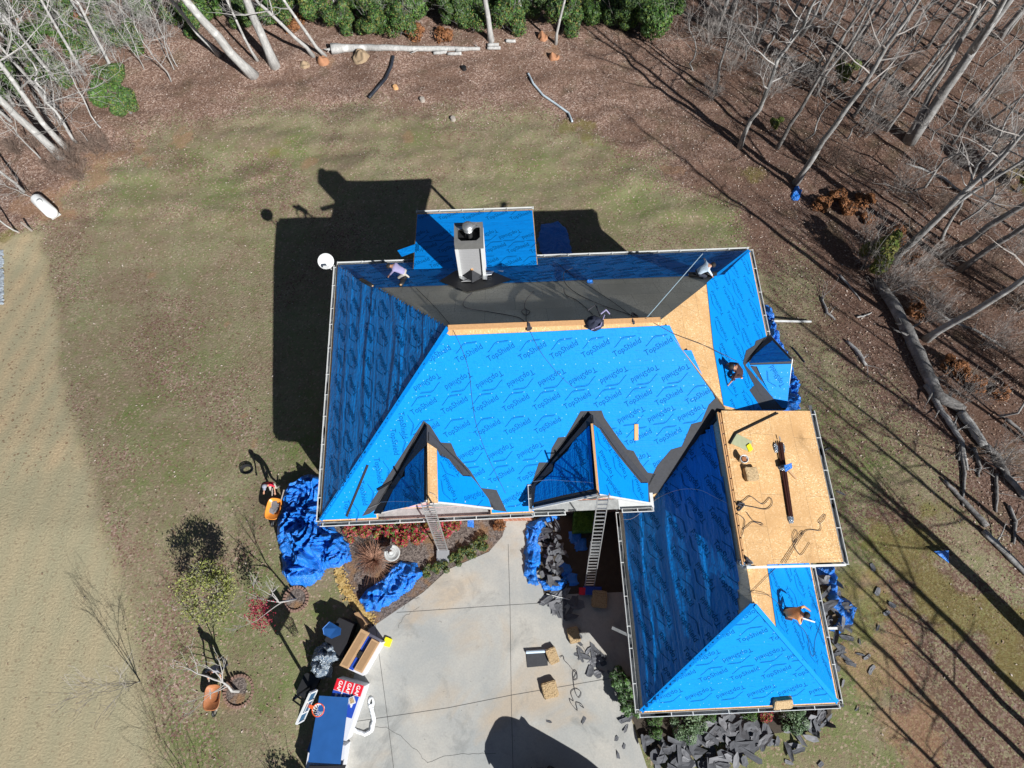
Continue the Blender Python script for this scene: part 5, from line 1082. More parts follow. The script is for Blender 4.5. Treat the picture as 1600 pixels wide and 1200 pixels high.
shingles([(905, 1025), (945, 1015), (950, 1045), (925, 1055)], 6, 'flat shingle scrap on the driveway near the garage wall', 'shingle scraps along the garage', 8, .03, (.9, 1.2), .03)
shingles([(1275, 905), (1300, 900), (1325, 945), (1325, 985), (1290, 995), (1282, 950)], 19, 'torn shingle tangled in the blue tarp right of the garage', 'shingles right of the garage', 9, .4, (.8, 1.2))
shingles([(1292, 1000), (1325, 995), (1330, 1040), (1300, 1050)], 10, 'flat dark shingle on the grass below the torn blue tarp', 'shingles on the right grass', 10, .05, (.6, 1), .06)
shingles([(1300, 870), (1420, 880), (1400, 960), (1345, 1140), (1310, 1150), (1320, 960)], 9, 'single dark shingle scrap on the grass right of the house', 'scattered shingle scraps', 11, .02, (.45, .8), .1)
shingles([(970, 1070), (990, 1110), (990, 1150), (975, 1140)], 6, 'torn shingle lying by the left garage corner shrubs', 'shingles by the garage shrubs', 12, .05, (.6, 1), .1)
for u, v in [(1050, 1160), (1045, 1180), (905, 1015), (858, 1130), (912, 1122), (963, 1180), (965, 1155), (975, 1165), (1280, 1195), (1232, 1190), (1345, 1000), (1342, 1020), (1340, 1105), (1285, 610), (1295, 700), (1310, 770)]:
    shingles([(u - 3, v - 3), (u + 3, v - 3), (u + 3, v + 3), (u - 3, v + 3)], 1, 'lone small shingle scrap away from the heaps', 'lone shingle scraps', u, .01, (.35, .6), .1)
# ---- plants by the house
KIND.update(
    RN=lambda: leafy(51, .55, .35, 1500, .065, ['redleaf', 'crimson', 'redleaf', 'green2'], 'red_shrub'), HG=lambda: leafy(52, .8, .5, 3800, .045, ['green', 'green2'], 'boxwood'),
    VG=lambda: leafy(53, 1.0, .55, 4200, .05, ['variegated', 'variegated', 'green'], 'variegated_shrub'), DW=lambda: leafy(54, .42, .16, 900, .045, ['green', 'moss', 'green'], 'dwarf_shrub', False, 6), GD=lambda: leafy(55, .55, .6, 1400, .09, ['green2', 'variegated', 'green'], 'garden_shrub'))
for i, (u, v, s) in enumerate([(578, 828, .9), (600, 826, 1.15), (632, 832, 1.25), (660, 834, 1.1), (700, 826, 1.2), (712, 812, 1.0), (548, 835, .85), (570, 818, .7), (645, 820, .9)]):
    use_tree('RN', KIND['RN'], G(u, v), 'bushy shrub with red winter leaves in the mulch bed below the front gable', 'shrub', 'red shrubs in the front bed', random.random() * 6, s)
for i, (u, v, s) in enumerate([(668, 890, .9), (690, 884, 1.1), (714, 872, 1.0), (727, 862, 1.1), (740, 856, 1.2), (752, 848, 1.0)]):
    use_tree('DW', KIND['DW'], G(u, v), 'low dark dwarf shrub edging the front bed along the driveway', 'shrub', 'dwarf shrubs edging the bed', random.random() * 6, s)
use_tree('DB', KIND['DB'], G(782, 822), 'dry brown shrub beside the entry steps', 'shrub', None, 1, .5)
use_tree('VG', KIND['VG'], G(1068, 1122), 'large speckled green shrub under the garage hip gutter, left one', 'shrub', None, 1, (.95, .95, .8))
use_tree('VG', KIND['VG'], G(1228, 1118), 'large speckled green shrub under the garage hip gutter, right one', 'shrub', None, 2, (.85, .85, .8))
use_tree('RN', KIND['RN'], G(1196, 1112), 'dark shrub with a few red leaves under the garage hip gutter', 'shrub', None, 1, .8)
for u, v, s, lb in [(1017, 1122, .6, 'small clipped green shrub at the left end under the garage hip gutter'), (1019, 1145, .5, 'tiny green shrub in front of the leftmost clipped one'), (1103, 1118, .5, 'clipped green shrub squeezed right of the left speckled one'), (1163, 1114, .6, 'clipped green shrub left of the red leaved one under the gutter')]:
    use_tree('HG', KIND['HG'], G(u, v), lb, 'shrub', None, 1, s)
for u, v, s, lb in [(966, 1062, 1.0, 'uppermost bright shrub against the left garage wall'), (975, 1082, .9, 'middle shrub against the left garage wall'), (980, 1100, 1.0, 'lowest shrub against the left garage wall')]:
    use_tree('GD', KIND['GD'], G(u, v), lb, 'shrub', None, 1, s)
m = MB(); rnd = random.Random(9); c0 = [Z(896, 800, 0), Z(930, 800, 0), Z(928, 832, 0), Z(894, 834, 0)]
for i in range(5200):
    s_, t_ = rnd.random(), rnd.random(); p = c0[0].lerp(c0[1], s_).lerp(c0[3].lerp(c0[2], s_), t_); p.z = rnd.choice((1.0, 1.0, rnd.random())) * .9; k = .045
    if p.z < .85: p = (c0[0].lerp(c0[3], t_) if rnd.random() < .4 else c0[3].lerp(c0[2], s_)) + Vector((0, 0, p.z))
    a = Vector((rnd.gauss(0, 1), rnd.gauss(0, 1), rnd.gauss(0, 1))).normalized() * k; b_ = a.orthogonal().normalized() * k * .6; m.poly([p - a, p + b_, p + a, p - b_])
simple_thing('hedge', m, M['green2'], 'square clipped green hedge in the shade behind the long ladder', 'hedge')
# brown ornamental grass clump
m = MB(); g = G(585, 875); rnd = random.Random(4)
for i in range(520):
    a = rnd.random() * 6.28; s = rnd.uniform(.2, 1); L = rnd.uniform(.7, 1.35); P = []
    for k in range(5): f = k / 4; P.append(g + Vector((cos(a) * s * f * L, sin(a) * s * f * L, .75 * L * (f - .75 * f * f * s))) + Vector((rnd.gauss(0, .012), rnd.gauss(0, .012), 0)))
    m.tube(P, [.008, .007, .006, .005, .003], 3, cap=False)
M['twig_br2'] = simple('russet_twig', (.34, .19, .13), .9)
simple_thing('ornamental_grass', m, M['twig_br2'], 'dry brown spraying grass clump left of the garden fountain', 'plant', loc=g)
# fountain
g = G(617, 866); root = empty('garden_fountain', g, 'tiered grey stone garden fountain in the front bed', 'fountain')
m = MB(); m.lathe([(.22, 0), (.12, .08), (.10, .45), (.20, .55), (.36, .70), (.38, .76), (.33, .76), (.27, .70), (.001, .68)], g, 28); m.build('basin', M['stone'], root, True)
m = MB(); m.lathe([(.06, .66), (.06, .85), (.16, .93), (.22, 1.0), (.20, 1.01), (.12, .96), (.05, .97), (.05, 1.1), (.10, 1.15), (.12, 1.19), (.04, 1.2), (.03, 1.3), (.001, 1.34)], g, 24); m.build('upper_bowl', M['stone'], root, True)
# ring edged trees
def brick_ring(c, r, label):
    root = empty('brick_ring', c, label, 'brick edging'); n = int(2 * pi * r / .135)
    m = MB(); m.lathe([(r, .0), (r * .7, .035), (.001, .05)], c + Vector((0, 0, .01)), 28); m.build('mulch', M['mulch'], root)
    for i in range(n):
        a = 2 * pi * i / n; m = MB(); m.box(c + Vector((cos(a) * r, sin(a) * r, .05)), (.13, .095, .12), Matrix.Rotation(a, 3, 'Z') @ Matrix.Rotation(random.uniform(-.12, .12), 3, 'Y')); m.build('brick', M['ringbrick'], root)
M['ringbrick'] = simple('ring_brick', (.22, .135, .105), .85, 0, .3, 8, .4)
R1, R2 = G(463, 936), G(374, 1080)
brick_ring(R1, .53, 'brick ring round the young tree below the largest blue tarp'); brick_ring(R2, .64, 'brick ring round the bare white tree beside the lower wheelbarrow')
def small_tree(name, base, path, r, twigs, bark, twig, label, leaf=None, ln=0, lr=.5, ls=.05, lat=None, seed=1):
    rnd = random.Random(seed); root = empty(name, base, label, 'tree'); m = MB(); m.tube(path, [r * (1 - .5 * i / (len(path) - 1)) for i in range(len(path))], 8); m.build('trunk', M[bark], root, True)
    c = MB()
    for (p, d, L, rr, dep) in twigs: limb(c, Vector(p), Vector(d), L, rr, dep, rnd, .25, 6, 4, .8, 5)
    c.build('branches', M[twig], root)
    if leaf:
        m = MB()
        for i in range(ln):
            q = rnd.choice(lat); p = Vector(q) + Vector((rnd.gauss(0, lr), rnd.gauss(0, lr), rnd.gauss(0, lr * .6))); a = Vector((rnd.gauss(0, 1), rnd.gauss(0, 1), rnd.gauss(0, .7))).normalized() * ls; b_ = a.orthogonal().normalized(); b_ = (Matrix.Rotation(rnd.random() * 6.3, 3, a.normalized()) @ b_) * ls * .55; m.poly([p - a, p + b_, p + a, p - b_])
        m.build('leaves', M[leaf], root)
    return root
b = R1.copy(); small_tree('young_tree', b, [b, b + Vector((-.15, -.1, .9)), b + Vector((-.25, -.15, 1.5))], .05, [(b + Vector((-.2, -.15, 1.2)), (-1, .1, .9), 1.9, .028, 2), (b + Vector((-.2, -.15, 1.3)), (-.8, -1.0, .8), 1.8, .026, 2), (b + Vector((-.25, -.15, 1.5)), (-.1, .7, 1), 1.5, .024, 2), (b + Vector((-.25, -.15, 1.5)), (-.6, .5, 1), 1.6, .022, 2)], 'bark_w', 'twig_w',
    'young white barked tree holding a few crimson leaves in the upper brick ring', 'crimson', 620, .24, .05, [b + Vector((-1.0, -.35, 1.7)), b + Vector((-1.15, -.6, 1.6)), b + Vector((-.85, -.9, 1.5)), b + Vector((-1.1, -.1, 1.8))], 3)
b = R2.copy(); small_tree('young_tree', b, [b, b + Vector((-.2, .05, .35)), b + Vector((-.22, .32, .8)), b + Vector((-.3, .5, 1.2))], .075, [(b + Vector((-.3, .5, 1.2)), (-1, .35, .75), 2.6, .04, 2), (b + Vector((-.3, .5, 1.2)), (.3, .9, .8), 1.5, .03, 2), (b + Vector((-.22, .3, .8)), (-1, -.5, .55), 1.6, .03, 2), (b + Vector((-.3, .5, 1.2)), (-.5, .9, .9), 2.1, .03, 2), (b + Vector((-.25, .4, 1.0)), (-.9, -.9, .8), 1.8, .025, 2)], 'bark_w', 'twig_w',
    'bare white barked tree arching over the lower wheelbarrow from its brick ring', seed=5)
b = G(219, 1065); small_tree('young_tree', b, [b, b + Vector((0, 0, .5))], .03, [(b + Vector((0, 0, .2)), d, L, .02, 2) for d, L in [((-.15, .05, 1), 3.6), ((.05, .12, 1), 3.4), ((-.2, -.1, 1), 3.2), ((.12, -.05, 1), 3.3), ((.0, .1, 1), 3.7)]], 'bark_w', 'twig', 'slender leafless tree alone on the straw coloured lawn', seed=6)
b = G(352, 930); lat = []; rnd = random.Random(14)
for i in range(60):
    a = rnd.random() * 6.28; q = rnd.random() ** .5 * 1.25; lat.append(b + Vector((cos(a) * q, sin(a) * q, 2.0 + rnd.uniform(-.45, .55) * (1.2 - q * .6))))
small_tree('yellow_tree', b, [b, b + Vector((.02, .02, .8)), b + Vector((0, .03, 1.3))], .06, [(b + Vector((0, 0, 1.0)), (cos(a), sin(a), .9), 1.7, .03, 2) for a in (0, .9, 1.8, 2.7, 3.6, 4.5, 5.4)], 'bark', 'twig', 'round small tree with thinning yellow green leaves on the lawn', 'yleaf', 3600, .17, .055, lat, 7)
for (u, v) in ((310, 1262), (345, 1300)): b = G(u, v); small_tree('young_tree', b, [b, b + Vector((0, 0, .5))], .03, [(b + Vector((0, 0, .3)), (random.uniform(-.15, .15), random.uniform(-.1, .1), 1), 3.6, .02, 2) for _ in range(3)], 'bark', 'twig', 'leafless young tree just below the view casting a thin shadow', seed=u)['group'] = 'young trees below the view'
use_tree('HG', KIND['HG'], G(478, 1262), 'unseen round shrub added just below the view to shade the stacked materials', 'shrub', None, 0, (1.7, 1.7, 2.2))  # unseen shrub, added for the round shadow it throws into view
# ---- ladders
def ladder(P0, P1, w, label, lap=None, foot=None):
    P0, P1 = Vector(P0), Vector(P1); root = empty('ladder', P0, label, 'ladder'); d = (P1 - P0).normalized(); L = (P1 - P0).length; side = Vector((1, 0, 0)) - d * d.x; side.normalize(); up = side.cross(d)
    segs = [(0, L, 0, w)] if not lap else [(0, lap[0], 0, w), (lap[1], L, .06, w * .93)]
    for (s0, s1, o, ww) in segs:
        for s in (-1, 1): m = MB(); m.bar(P0 + d * s0 + side * s * ww / 2 + up * o, P0 + d * s1 + side * s * ww / 2 + up * o, .032, .07, up=up); m.build('rail', M['alu'], root)
        k = s0 + .15
        while k < s1 - .05: m = MB(); m.bar(P0 + d * k - side * ww * .48 + up * o, P0 + d * k + side * ww * .48 + up * o, .045, .035, up=up); m.build('rung', M['alu'], root); k += .305
    if foot: m = MB(); m.slab([P0 + side * x + Vector((0, y, .10 + (.02 if y < 0 else .12))) for x, y in ((-.3, .05), (.3, .05), (.3, -.5), (-.3, -.5))], .03); m.build('stabiliser_plate', M['alu'], root)
ladder(G(921, 916, .02), H(11.42, .06, 8.05), .43, 'long aluminium extension ladder leaning on the second front gable', lap=(4.6, 3.4))
ladder(G(693, 862, .02), H(4.95, .05, 7.4), .45, 'aluminium ladder leaning on the first front gable above the red shrubs', foot=True)
# ---- people
def person(base, heading, pose, cols, label, hat=None, sc=1.0, tool=None):
    """cols: torso, legs, shoes; local axes: x right, y forward, z up"""
    V = [Vector(p) for p in pose['v']]; Ed = pose['e']; rd = pose['r']; zone = pose['z']
    me = bpy.data.meshes.new('person'); me.from_pydata([tuple(v) for v in V], Ed, []); o = bpy.data.objects.new('person', me); COL.objects.link(o)
    sk = o.modifiers.new('s', 'SKIN'); ss = o.modifiers.new('u', 'SUBSURF'); ss.levels = 1; ss.render_levels = 1
    for i, sv in enumerate(me.skin_vertices[0].data): sv.radius = (rd[i] * (1.25 if zone[i] == 0 and 0 < i < 4 else 1), rd[i]); sv.use_root = (i == 0)
    bpy.context.view_layer.update(); nm = bpy.data.meshes.new_from_object(o.evaluated_get(bpy.context.evaluated_depsgraph_get())); o.modifiers.clear(); bpy.data.objects.remove(o); bpy.data.meshes.remove(me)
    for c in (cols[0], cols[1], 'skin', cols[2]): nm.materials.append(M[c])
    for p in nm.polygons:
        best = min(((V[a] + (V[b] - V[a]) * max(0, min(1, (p.center - V[a]).dot(V[b] - V[a]) / max((V[b] - V[a]).length_squared, 1e-6))) - p.center).length / (rd[a] + rd[b]), b) for a, b in Ed)
        p.material_index = zone[best[1]]; p.use_smooth = True
    root = bpy.data.objects.new('person', nm); COL.objects.link(root); root.location = base; root.rotation_euler = (0, 0, heading); root.scale = (sc,) * 3; tag(root, label, 'person')
    h = V[pose['head']]; hd = pose['hd'].normalized(); m = MB(); Mq = Vector((0, 0, 1)).rotation_difference(hd).to_matrix(); col = hat or 'hair'
    m.lathe([(.001, .135), (.06, .128), (.10, .09), (.118, .03), (.116, -.01), (.10, -.03)], h, 14, M=Mq)
    if hat == 'greysh' or hat == 'hair_cap': m.slab([h + Mq @ Vector(q) for q in ((-.08, .09, .03), (.08, .09, .03), (.06, .2, .02), (-.06, .2, .02))], .01)
    local('cap' if hat else 'hair', m, M[col if col in M else 'hair'], root, True)
    if tool:
        for nm_, a, b_, w, mt in tool: m = MB(); m.bar(a, b_, w, w * .6); local(nm_, m, M[mt], root)
    return root
def rig(pel, chest, neck, head, hd, ls, le, lw, rs, re, rw, lh, lk, la, rh, rk, ra, fw=Vector((0, 1, 0))):
    v, e, r, z = [], [], [], []
    def add(p, rad, zn, par=None):
        v.append(Vector(p)); r.append(rad); z.append(zn); i = len(v) - 1
        if par is not None: e.append((par, i))
        return i
    pel, chest, neck, head = map(Vector, (pel, chest, neck, head))
    p = add(pel, .125, 1); a = add(pel.lerp(chest, .45), .125, 0, p); c = add(chest, .14, 0, a); n = add(neck, .055, 2, c); h = add(head, .095, 2, n); t = add(head + Vector(hd).normalized() * .09, .075, 2, h)
    fwd = Vector(hd).cross(Vector((1, 0, 0))); fwd = -fwd.normalized() if fwd.length > .1 else fw; add(head + fwd * .10 + Vector(hd) * -.01, .02, 2, h)
    for s, el_, w in ((ls, le, lw), (rs, re, rw)):
        s, el_, w = map(Vector, (s, el_, w)); i = add(s, .062, 0, c); j = add(s.lerp(el_, .5), .052, 0, i); k = add(el_, .043, 0, j); l = add(w, .030, 2, k); d = (w - el_).normalized(); pm = add(w + d * .06, .035, 2, l); sd = d.orthogonal().normalized()
        for q, (off, ln) in enumerate(((-.032, .075), (-.011, .088), (.011, .085), (.032, .07))):
            f1 = add(w + d * .10 + sd * off, .0095, 2, pm); add(w + d * (.10 + ln * .6) + sd * off * 1.15 + d.cross(sd) * .025, .008, 2, f1)
        add(w + d * .05 + sd * .065 + d.cross(sd) * .015, .011, 2, pm)
    for hp, kn, an in ((lh, lk, la), (rh, rk, ra)):
        hp, kn, an = map(Vector, (hp, kn, an)); i = add(hp, .085, 1, p); j = add(hp.lerp(kn, .5), .08, 1, i); k = add(kn, .06, 1, j); q = add(kn.lerp(an, .4), .058, 1, k); l = add(an, .042, 1, q); add(an + Vector((0, .13, -.035)), .038, 3, l)
    return dict(v=v, e=e, r=r, z=z, head=h, hd=Vector(hd))
push = rig((0, -.05, .95), (0, .10, 1.32), (0, .17, 1.50), (0, .22, 1.62), (0, .35, 1), (-.19, .10, 1.38), (-.24, .12, 1.10), (-.27, .38, .92), (.19, .10, 1.38), (.24, .12, 1.10), (.27, .38, .92), (-.10, -.05, .90), (-.11, .10, .50), (-.11, -.10, .08), (.10, -.05, .90), (.12, .22, .52), (.12, .30, .08))
bend = rig((0, -.25, .78), (0, .18, 1.0), (0, .34, 1.0), (0, .44, .98), (0, .9, .25), (-.18, .18, 1.02), (-.26, .36, .74), (-.20, .52, .44), (.18, .18, 1.02), (.25, .36, .76), (.30, .56, .52), (-.10, -.22, .75), (-.16, .08, .44), (-.15, -.14, .08), (.10, -.22, .75), (.16, .02, .44), (.16, -.28, .08))
crouch = rig((0, -.22, .40), (0, .08, .78), (0, .20, .90), (0, .29, .96), (0, .6, .8), (-.19, .10, .82), (-.30, .34, .66), (-.24, .60, .46), (.19, .10, .82), (.30, .26, .58), (.16, .42, .34), (-.10, -.18, .38), (-.20, .24, .44), (-.17, -.02, .08), (.10, -.18, .38), (.18, .16, .16), (.17, -.24, .10))
reach = rig((0, -.22, .42), (0, .12, .76), (0, .26, .84), (0, .36, .86), (0, .8, .5), (-.19, .14, .80), (-.42, .22, .62), (-.62, .34, .34), (.19, .14, .80), (.30, .32, .56), (.26, .48, .26), (-.10, -.18, .38), (-.22, .22, .44), (-.18, -.04, .08), (.10, -.18, .38), (.22, .18, .36), (.20, -.10, .08))
person(G(434, 762), pi - .05, push, ('red', 'khaki', 'black'), 'person in a red shirt and grey cap pushing the orange wheelbarrow', 'greysh')
person(G(352, 1040), pi, push, ('greysh', 'navy', 'black'), 'person in a grey shirt pushing the rusty wheelbarrow under the bare white tree')
person(R(629, 437, 0), radians(75), bend, ('lav', 'khaki', 'black'), 'person in a lavender shirt bending over the shaded back slope near the left hip', None, 1.0)
person(R(1092, 432, 0), radians(-80), reach, ('ltblue', 'navy', 'black'), 'person in a pale blue jacket crouching on the back slope at the upper right hip')
person(R(1146, 588, 0), radians(80), reach, ('maroon', 'maroon', 'orange'), 'person in dark clothes crouching with a rope on the right slope', None, 1.05)
person(R(1228, 958, 0), radians(-100), crouch, ('orsh', 'maroon', 'black'), 'person in an orange shirt and dark cap kneeling on the right garage slope', 'hair', 1.05)
m = MB(); m.bar(R(1220, 957, .12), R(1268, 972, .12), .05, .04); simple_thing('straight_edge', m, M['white'], 'white straight edge bar beside the orange shirted roofer', 'tool')
m = MB(); a_, b_ = R(1143, 590, .1), R(1151, 590, .16); m.bar(a_, b_, .07, .16); m.bar(b_, b_ + Vector((.02, -.12, .12)), .06, .05); simple_thing('nail_gun', m, M['orange'], 'yellow nail gun at the feet of the dark clothed roofer', 'tool')
# ---- wheelbarrows
def barrow(u, v, heading, tub, label, load=None):
    g = G(u, v); root = empty('wheelbarrow', g, label, 'wheelbarrow', None, heading)
    m = MB(); n = 24; prof = []
    def ring(z, sx, sy, oy, k=.55): return [Vector((math.copysign(abs(cos(t)) ** k, cos(t)) * sx, oy + math.copysign(abs(sin(t)) ** k, sin(t)) * sy * (1 if sin(t) < 0 else 1.0), z)) for t in [2 * pi * i / n for i in range(n)]]
    R_ = [ring(.34, .20, .30, -.04), ring(.60, .34, .50, .02), ring(.62, .37, .53, .02), ring(.60, .33, .49, .02), ring(.36, .19, .29, -.04)]
    vs = [p for r in R_ for p in r]; fs = [(k * n + i, k * n + (i + 1) % n, (k + 1) * n + (i + 1) % n, (k + 1) * n + i) for k in range(4) for i in range(n)] + [tuple(range(n - 1, -1, -1)), tuple(range(4 * n, 5 * n))]
    m.mesh(vs, fs); local('tub', m, M[tub], root, True)
    for s in (-1, 1):
        m = MB(); m.bar((s * .10, .62, .22), (s * .29, -.95, .58), .045, .045); local('handle', m, M['oldwood'], root)
        m = MB(); m.bar((s * .22, -.35, .40), (s * .24, -.32, .02), .03, .03); local('leg', m, M['black'], root)
    m = MB(); m.lathe([(.13, -.04), (.18, -.045), (.20, 0), (.18, .045), (.13, .04)], (0, .66, .20), 18, M=Matrix.Rotation(pi / 2, 3, 'Y')); wh = local('wheel', m, M['black'], root, True)
    m = MB(); m.lathe([(.02, -.05), (.13, -.035), (.13, .035), (.02, .05)], (0, .66, .20), 14, M=Matrix.Rotation(pi / 2, 3, 'Y')); rim = local('rim', m, M['steel'], root); rim.parent = wh
    if load: m = MB(); [m.box((random.uniform(-.12, .12), random.uniform(-.25, .25), .38 + random.random() * .08), (.22, .3, .02), Matrix.Rotation(random.random() * 3, 3, 'Z') @ Matrix.Rotation(random.uniform(-.3, .3), 3, 'X')) for _ in range(9)]; local('rubble', m, M['shingle2'], root)
barrow(434, 797, pi - .12, 'orange', 'orange wheelbarrow carrying shingle scraps beside the largest blue tarp', True)
barrow(341, 1086, pi + .04, 'rust', 'rusty empty wheelbarrow under the bare white tree')
m = MB(); g = G(387, 734)
for k in range(5): m.tube([g + Vector((cos(t) * (.22 + .03 * k), sin(t) * (.17 + .02 * k), .03 + .03 * k)) for t in [i * pi / 8 for i in range(17)]], .018, 5)
simple_thing('wire_coil', m, M['black'], 'coil of black wire on the grass at the head of the wheelbarrow shadow', 'wire', loc=g)
# ---- satellite dish
g = H(-.28, 12.2, EV - .1); root = empty('satellite_dish', g, 'white satellite dish on the back left corner of the roof', 'satellite dish'); dq = Vector((.15, -.35, .9)).normalized(); Mq = Vector((0, 0, 1)).rotation_difference(dq).to_matrix(); dc = g + Vector((-.12, .12, .55))
m = MB(); m.lathe([(.001, 0), (.16, .012), (.30, .045), (.38, .085), (.385, .075), (.30, .03), (.16, -.006), (.002, -.015)], dc, 28, M=Mq); m.build('reflector', M['white'], root, True)
m = MB(); m.tube([g, dc + Vector((0, 0, -.1)), dc - dq * .02], .03, 8); m.build('mast', M['gutter'], root)
m = MB(); t_ = dc + Mq @ Vector((.05, -.34, .36)); m.bar(dc + Mq @ Vector((.02, -.36, .02)), t_, .04, .04); m.build('feed_arm', M['white'], root)
m = MB(); m.box(t_, (.24, .12, .10)); m.build('receiver', M['white'], root)
# ---- ropes and hoses on the roof
def rope(pts, label, mt='rope', r=.016, off=.04, cat='rope', name='safety_rope', sub=5, straight=False, wig=0, on='roof'):
    P = []
    for i, (a, b) in enumerate(zip(pts, pts[1:])):
        for k in range(sub):
            f = k / sub
            if straight: q = R(*a, off).lerp(R(*b, off), f)
            else:
                p0 = pts[i - 1] if i > 0 else a; p3 = pts[i + 2] if i + 2 < len(pts) else b
                u, v = [.5 * (2 * a[j] + (b[j] - p0[j]) * f + (2 * p0[j] - 5 * a[j] + 4 * b[j] - p3[j]) * f * f + (3 * a[j] - p0[j] - 3 * b[j] + p3[j]) * f ** 3) for j in (0, 1)]; q = R(u, v, off) if on == 'roof' else G(u, v, off)
            P.append(q)
    P.append(R(*pts[-1], off) if on == 'roof' else G(*pts[-1], off)); m = MB(); m.tube(P, r * (.72 if r < .03 else 1), 5); return simple_thing(name, m, M[mt], label, cat, loc=P[0])
rope([(650, 452), (680, 482), (708, 515)], 'dark rope crossing the left end of the shaded back slope', off=.06)
rope([(708, 515), (722, 545), (733, 580), (738, 625), (745, 665), (762, 712), (790, 770)], 'thin dark rope running down the bright front slope left of middle', r=.009)
rope([(738, 458), (725, 472), (728, 482), (760, 488), (800, 495), (815, 500), (824, 511)], 'dark hose looping from the chimney to the ridge', r=.02)
rope([(834, 456), (822, 470), (820, 483), (828, 488), (822, 494), (815, 488), (822, 484), (822, 500), (825, 512)], 'short dark rope with a small loop in the middle of the back slope', r=.018)
rope([(826, 512), (842, 545), (862, 572), (885, 596), (898, 606)], 'twin thin rope running down the middle of the bright front slope', r=.009)
rope([(881, 452), (884, 462), (900, 470), (915, 482), (926, 493)], 'short dark hose leading to the dark bundle on the ridge', r=.02)
rope([(870, 412), (895, 432), (930, 455), (960, 475), (985, 494)], 'straight dark rope crossing the back slope to the ridge anchor', r=.015)
rope([(895, 420), (881, 428), (884, 445), (905, 462), (940, 478), (975, 490), (988, 495)], 'curving dark rope crossing the back slope to the ridge anchor', r=.018)
m = MB(); m.tube([R(1010, 500, .1), R(1094, 425, .85)], .016, 5); simple_thing('safety_rope', m, M['rope_l'], 'taut pale rope from the ridge to the roofer in the pale blue jacket', 'rope')
m = MB(); m.tube([R(1008, 501, .1), R(1050, 524, .12), R(1095, 548, .4), R(1133, 571, .55)], .012, 5); simple_thing('safety_rope', m, M['rope'], 'taut rope from the ridge to the dark clothed roofer', 'rope')
rope([(576, 793), (598, 785), (640, 784), (665, 787), (680, 785), (678, 775), (668, 770)], 'thin grey cord sagging across the first front gable', 'alu', .009, .1)
rope([(835, 753), (860, 750), (890, 752), (922, 754), (928, 755)], 'thin grey cord across the dark side of the second front gable', 'alu', .009, .08)
rope([(975, 812), (990, 810), (1010, 795), (1032, 777), (1065, 765), (1095, 766), (1120, 778), (1145, 790)], 'pale cord curving across the dark garage slope', 'alu', .010, .06)
rope([(1148, 790), (1162, 782), (1172, 776), (1190, 788), (1202, 778), (1205, 788), (1195, 796), (1172, 792), (1152, 790), (1148, 800), (1162, 812), (1160, 830), (1156, 845), (1158, 862), (1166, 880)], 'looping black cord along the left edge of the bare board roof', r=.018)
rope([(1165, 800), (1176, 814), (1190, 818), (1188, 821), (1175, 816), (1162, 826), (1150, 830)], 'short stray end of black cord at the left edge of the bare board roof', r=.015)
rope([(1220, 880), (1240, 850), (1255, 832), (1265, 828), (1280, 829), (1281, 820), (1278, 815), (1288, 804), (1286, 812), (1280, 818)], 'dark cord ending in a loop near the right edge of the bare board roof', r=.016)
rope([(1226, 880), (1245, 848), (1255, 832), (1250, 832), (1240, 848), (1237, 840), (1242, 828), (1245, 836), (1238, 848), (1246, 864), (1252, 866), (1264, 848)], 'dark cord curled into bows at the bottom of the bare board roof', r=.014)
rope([(1172, 926), (1180, 918), (1200, 898), (1216, 882)], 'dark cord from the garage ridge anchor up to the bare board roof', r=.013)
rope([(1172, 926), (1195, 930), (1215, 945), (1225, 952)], 'cord from the garage ridge anchor to the orange shirted roofer', r=.013, off=.1)
rope([(1240, 970), (1258, 990), (1265, 1020), (1270, 1024), (1272, 1000), (1280, 975), (1282, 958)], 'thin dark hose hanging in a long loop on the right garage slope', r=.012)
rope([(875, 1027), (880, 1025), (882, 1032), (888, 1038), (896, 1048), (900, 1052), (896, 1062), (902, 1060), (900, 1048), (895, 1052), (898, 1078), (904, 1090), (908, 1082), (900, 1076), (892, 1082), (896, 1095), (890, 1092), (893, 1100), (902, 1110), (900, 1098), (908, 1100), (912, 1106), (906, 1102)], 'tangled purple rope lying on the driveway', 'purple' if 'purple' in M else 'rope', .016, .05, on='ground')
for (a, b, c, d) in (((1148, 788), (1156, 792), (1152, 798), (1160, 788)), ((988, 492), (996, 498), (988, 500), (990, 505)), ((1160, 868), (1166, 876), (1172, 880), (1162, 880)), ((825, 508), (830, 512), (824, 515), (828, 510))):
    rope([a, b, c, d, a, c], 'dark knotted rope anchor tied at the ridge', r=.04, off=.08, name='rope_knot')['group'] = 'rope anchors'
# ---- small things on the roof
def bundle(c, r, mt, label, cat, seed=1, sq=.6, n=16, name='bag', rough=.35):
    m = MB(); vs = []; nr = 9
    for i in range(nr + 1):
        t = pi * i / nr
        for k in range(n):
            a = 2 * pi * k / n; d = Vector((sin(t) * cos(a), sin(t) * sin(a), cos(t))); q = 1 + rough * (noise.noise(d * 2.2 + Vector((seed, 0, 0))) + .6 * noise.noise(d * 5 + Vector((seed, 4, 0)))); vs.append(c + Vector((d.x * r[0] * q, d.y * r[1] * q, d.z * r[2] * q + r[2] * sq)))
    m.mesh(vs, [(i * n + k, i * n + (k + 1) % n, (i + 1) * n + (k + 1) % n, (i + 1) * n + k) for i in range(nr) for k in range(n)]); return simple_thing(name, m, M[mt], label, cat, loc=c, smooth=True)
p = R(928, 508, 0); root = empty('gear_bag', p, 'dark navy gear bag with straps slumped over the ridge', 'bag')
o = bundle(p, (.34, .30, .22), 'dark', None, None, 3); o.name = 'bag_body'; o.parent = root; o.location = o.location - root.location
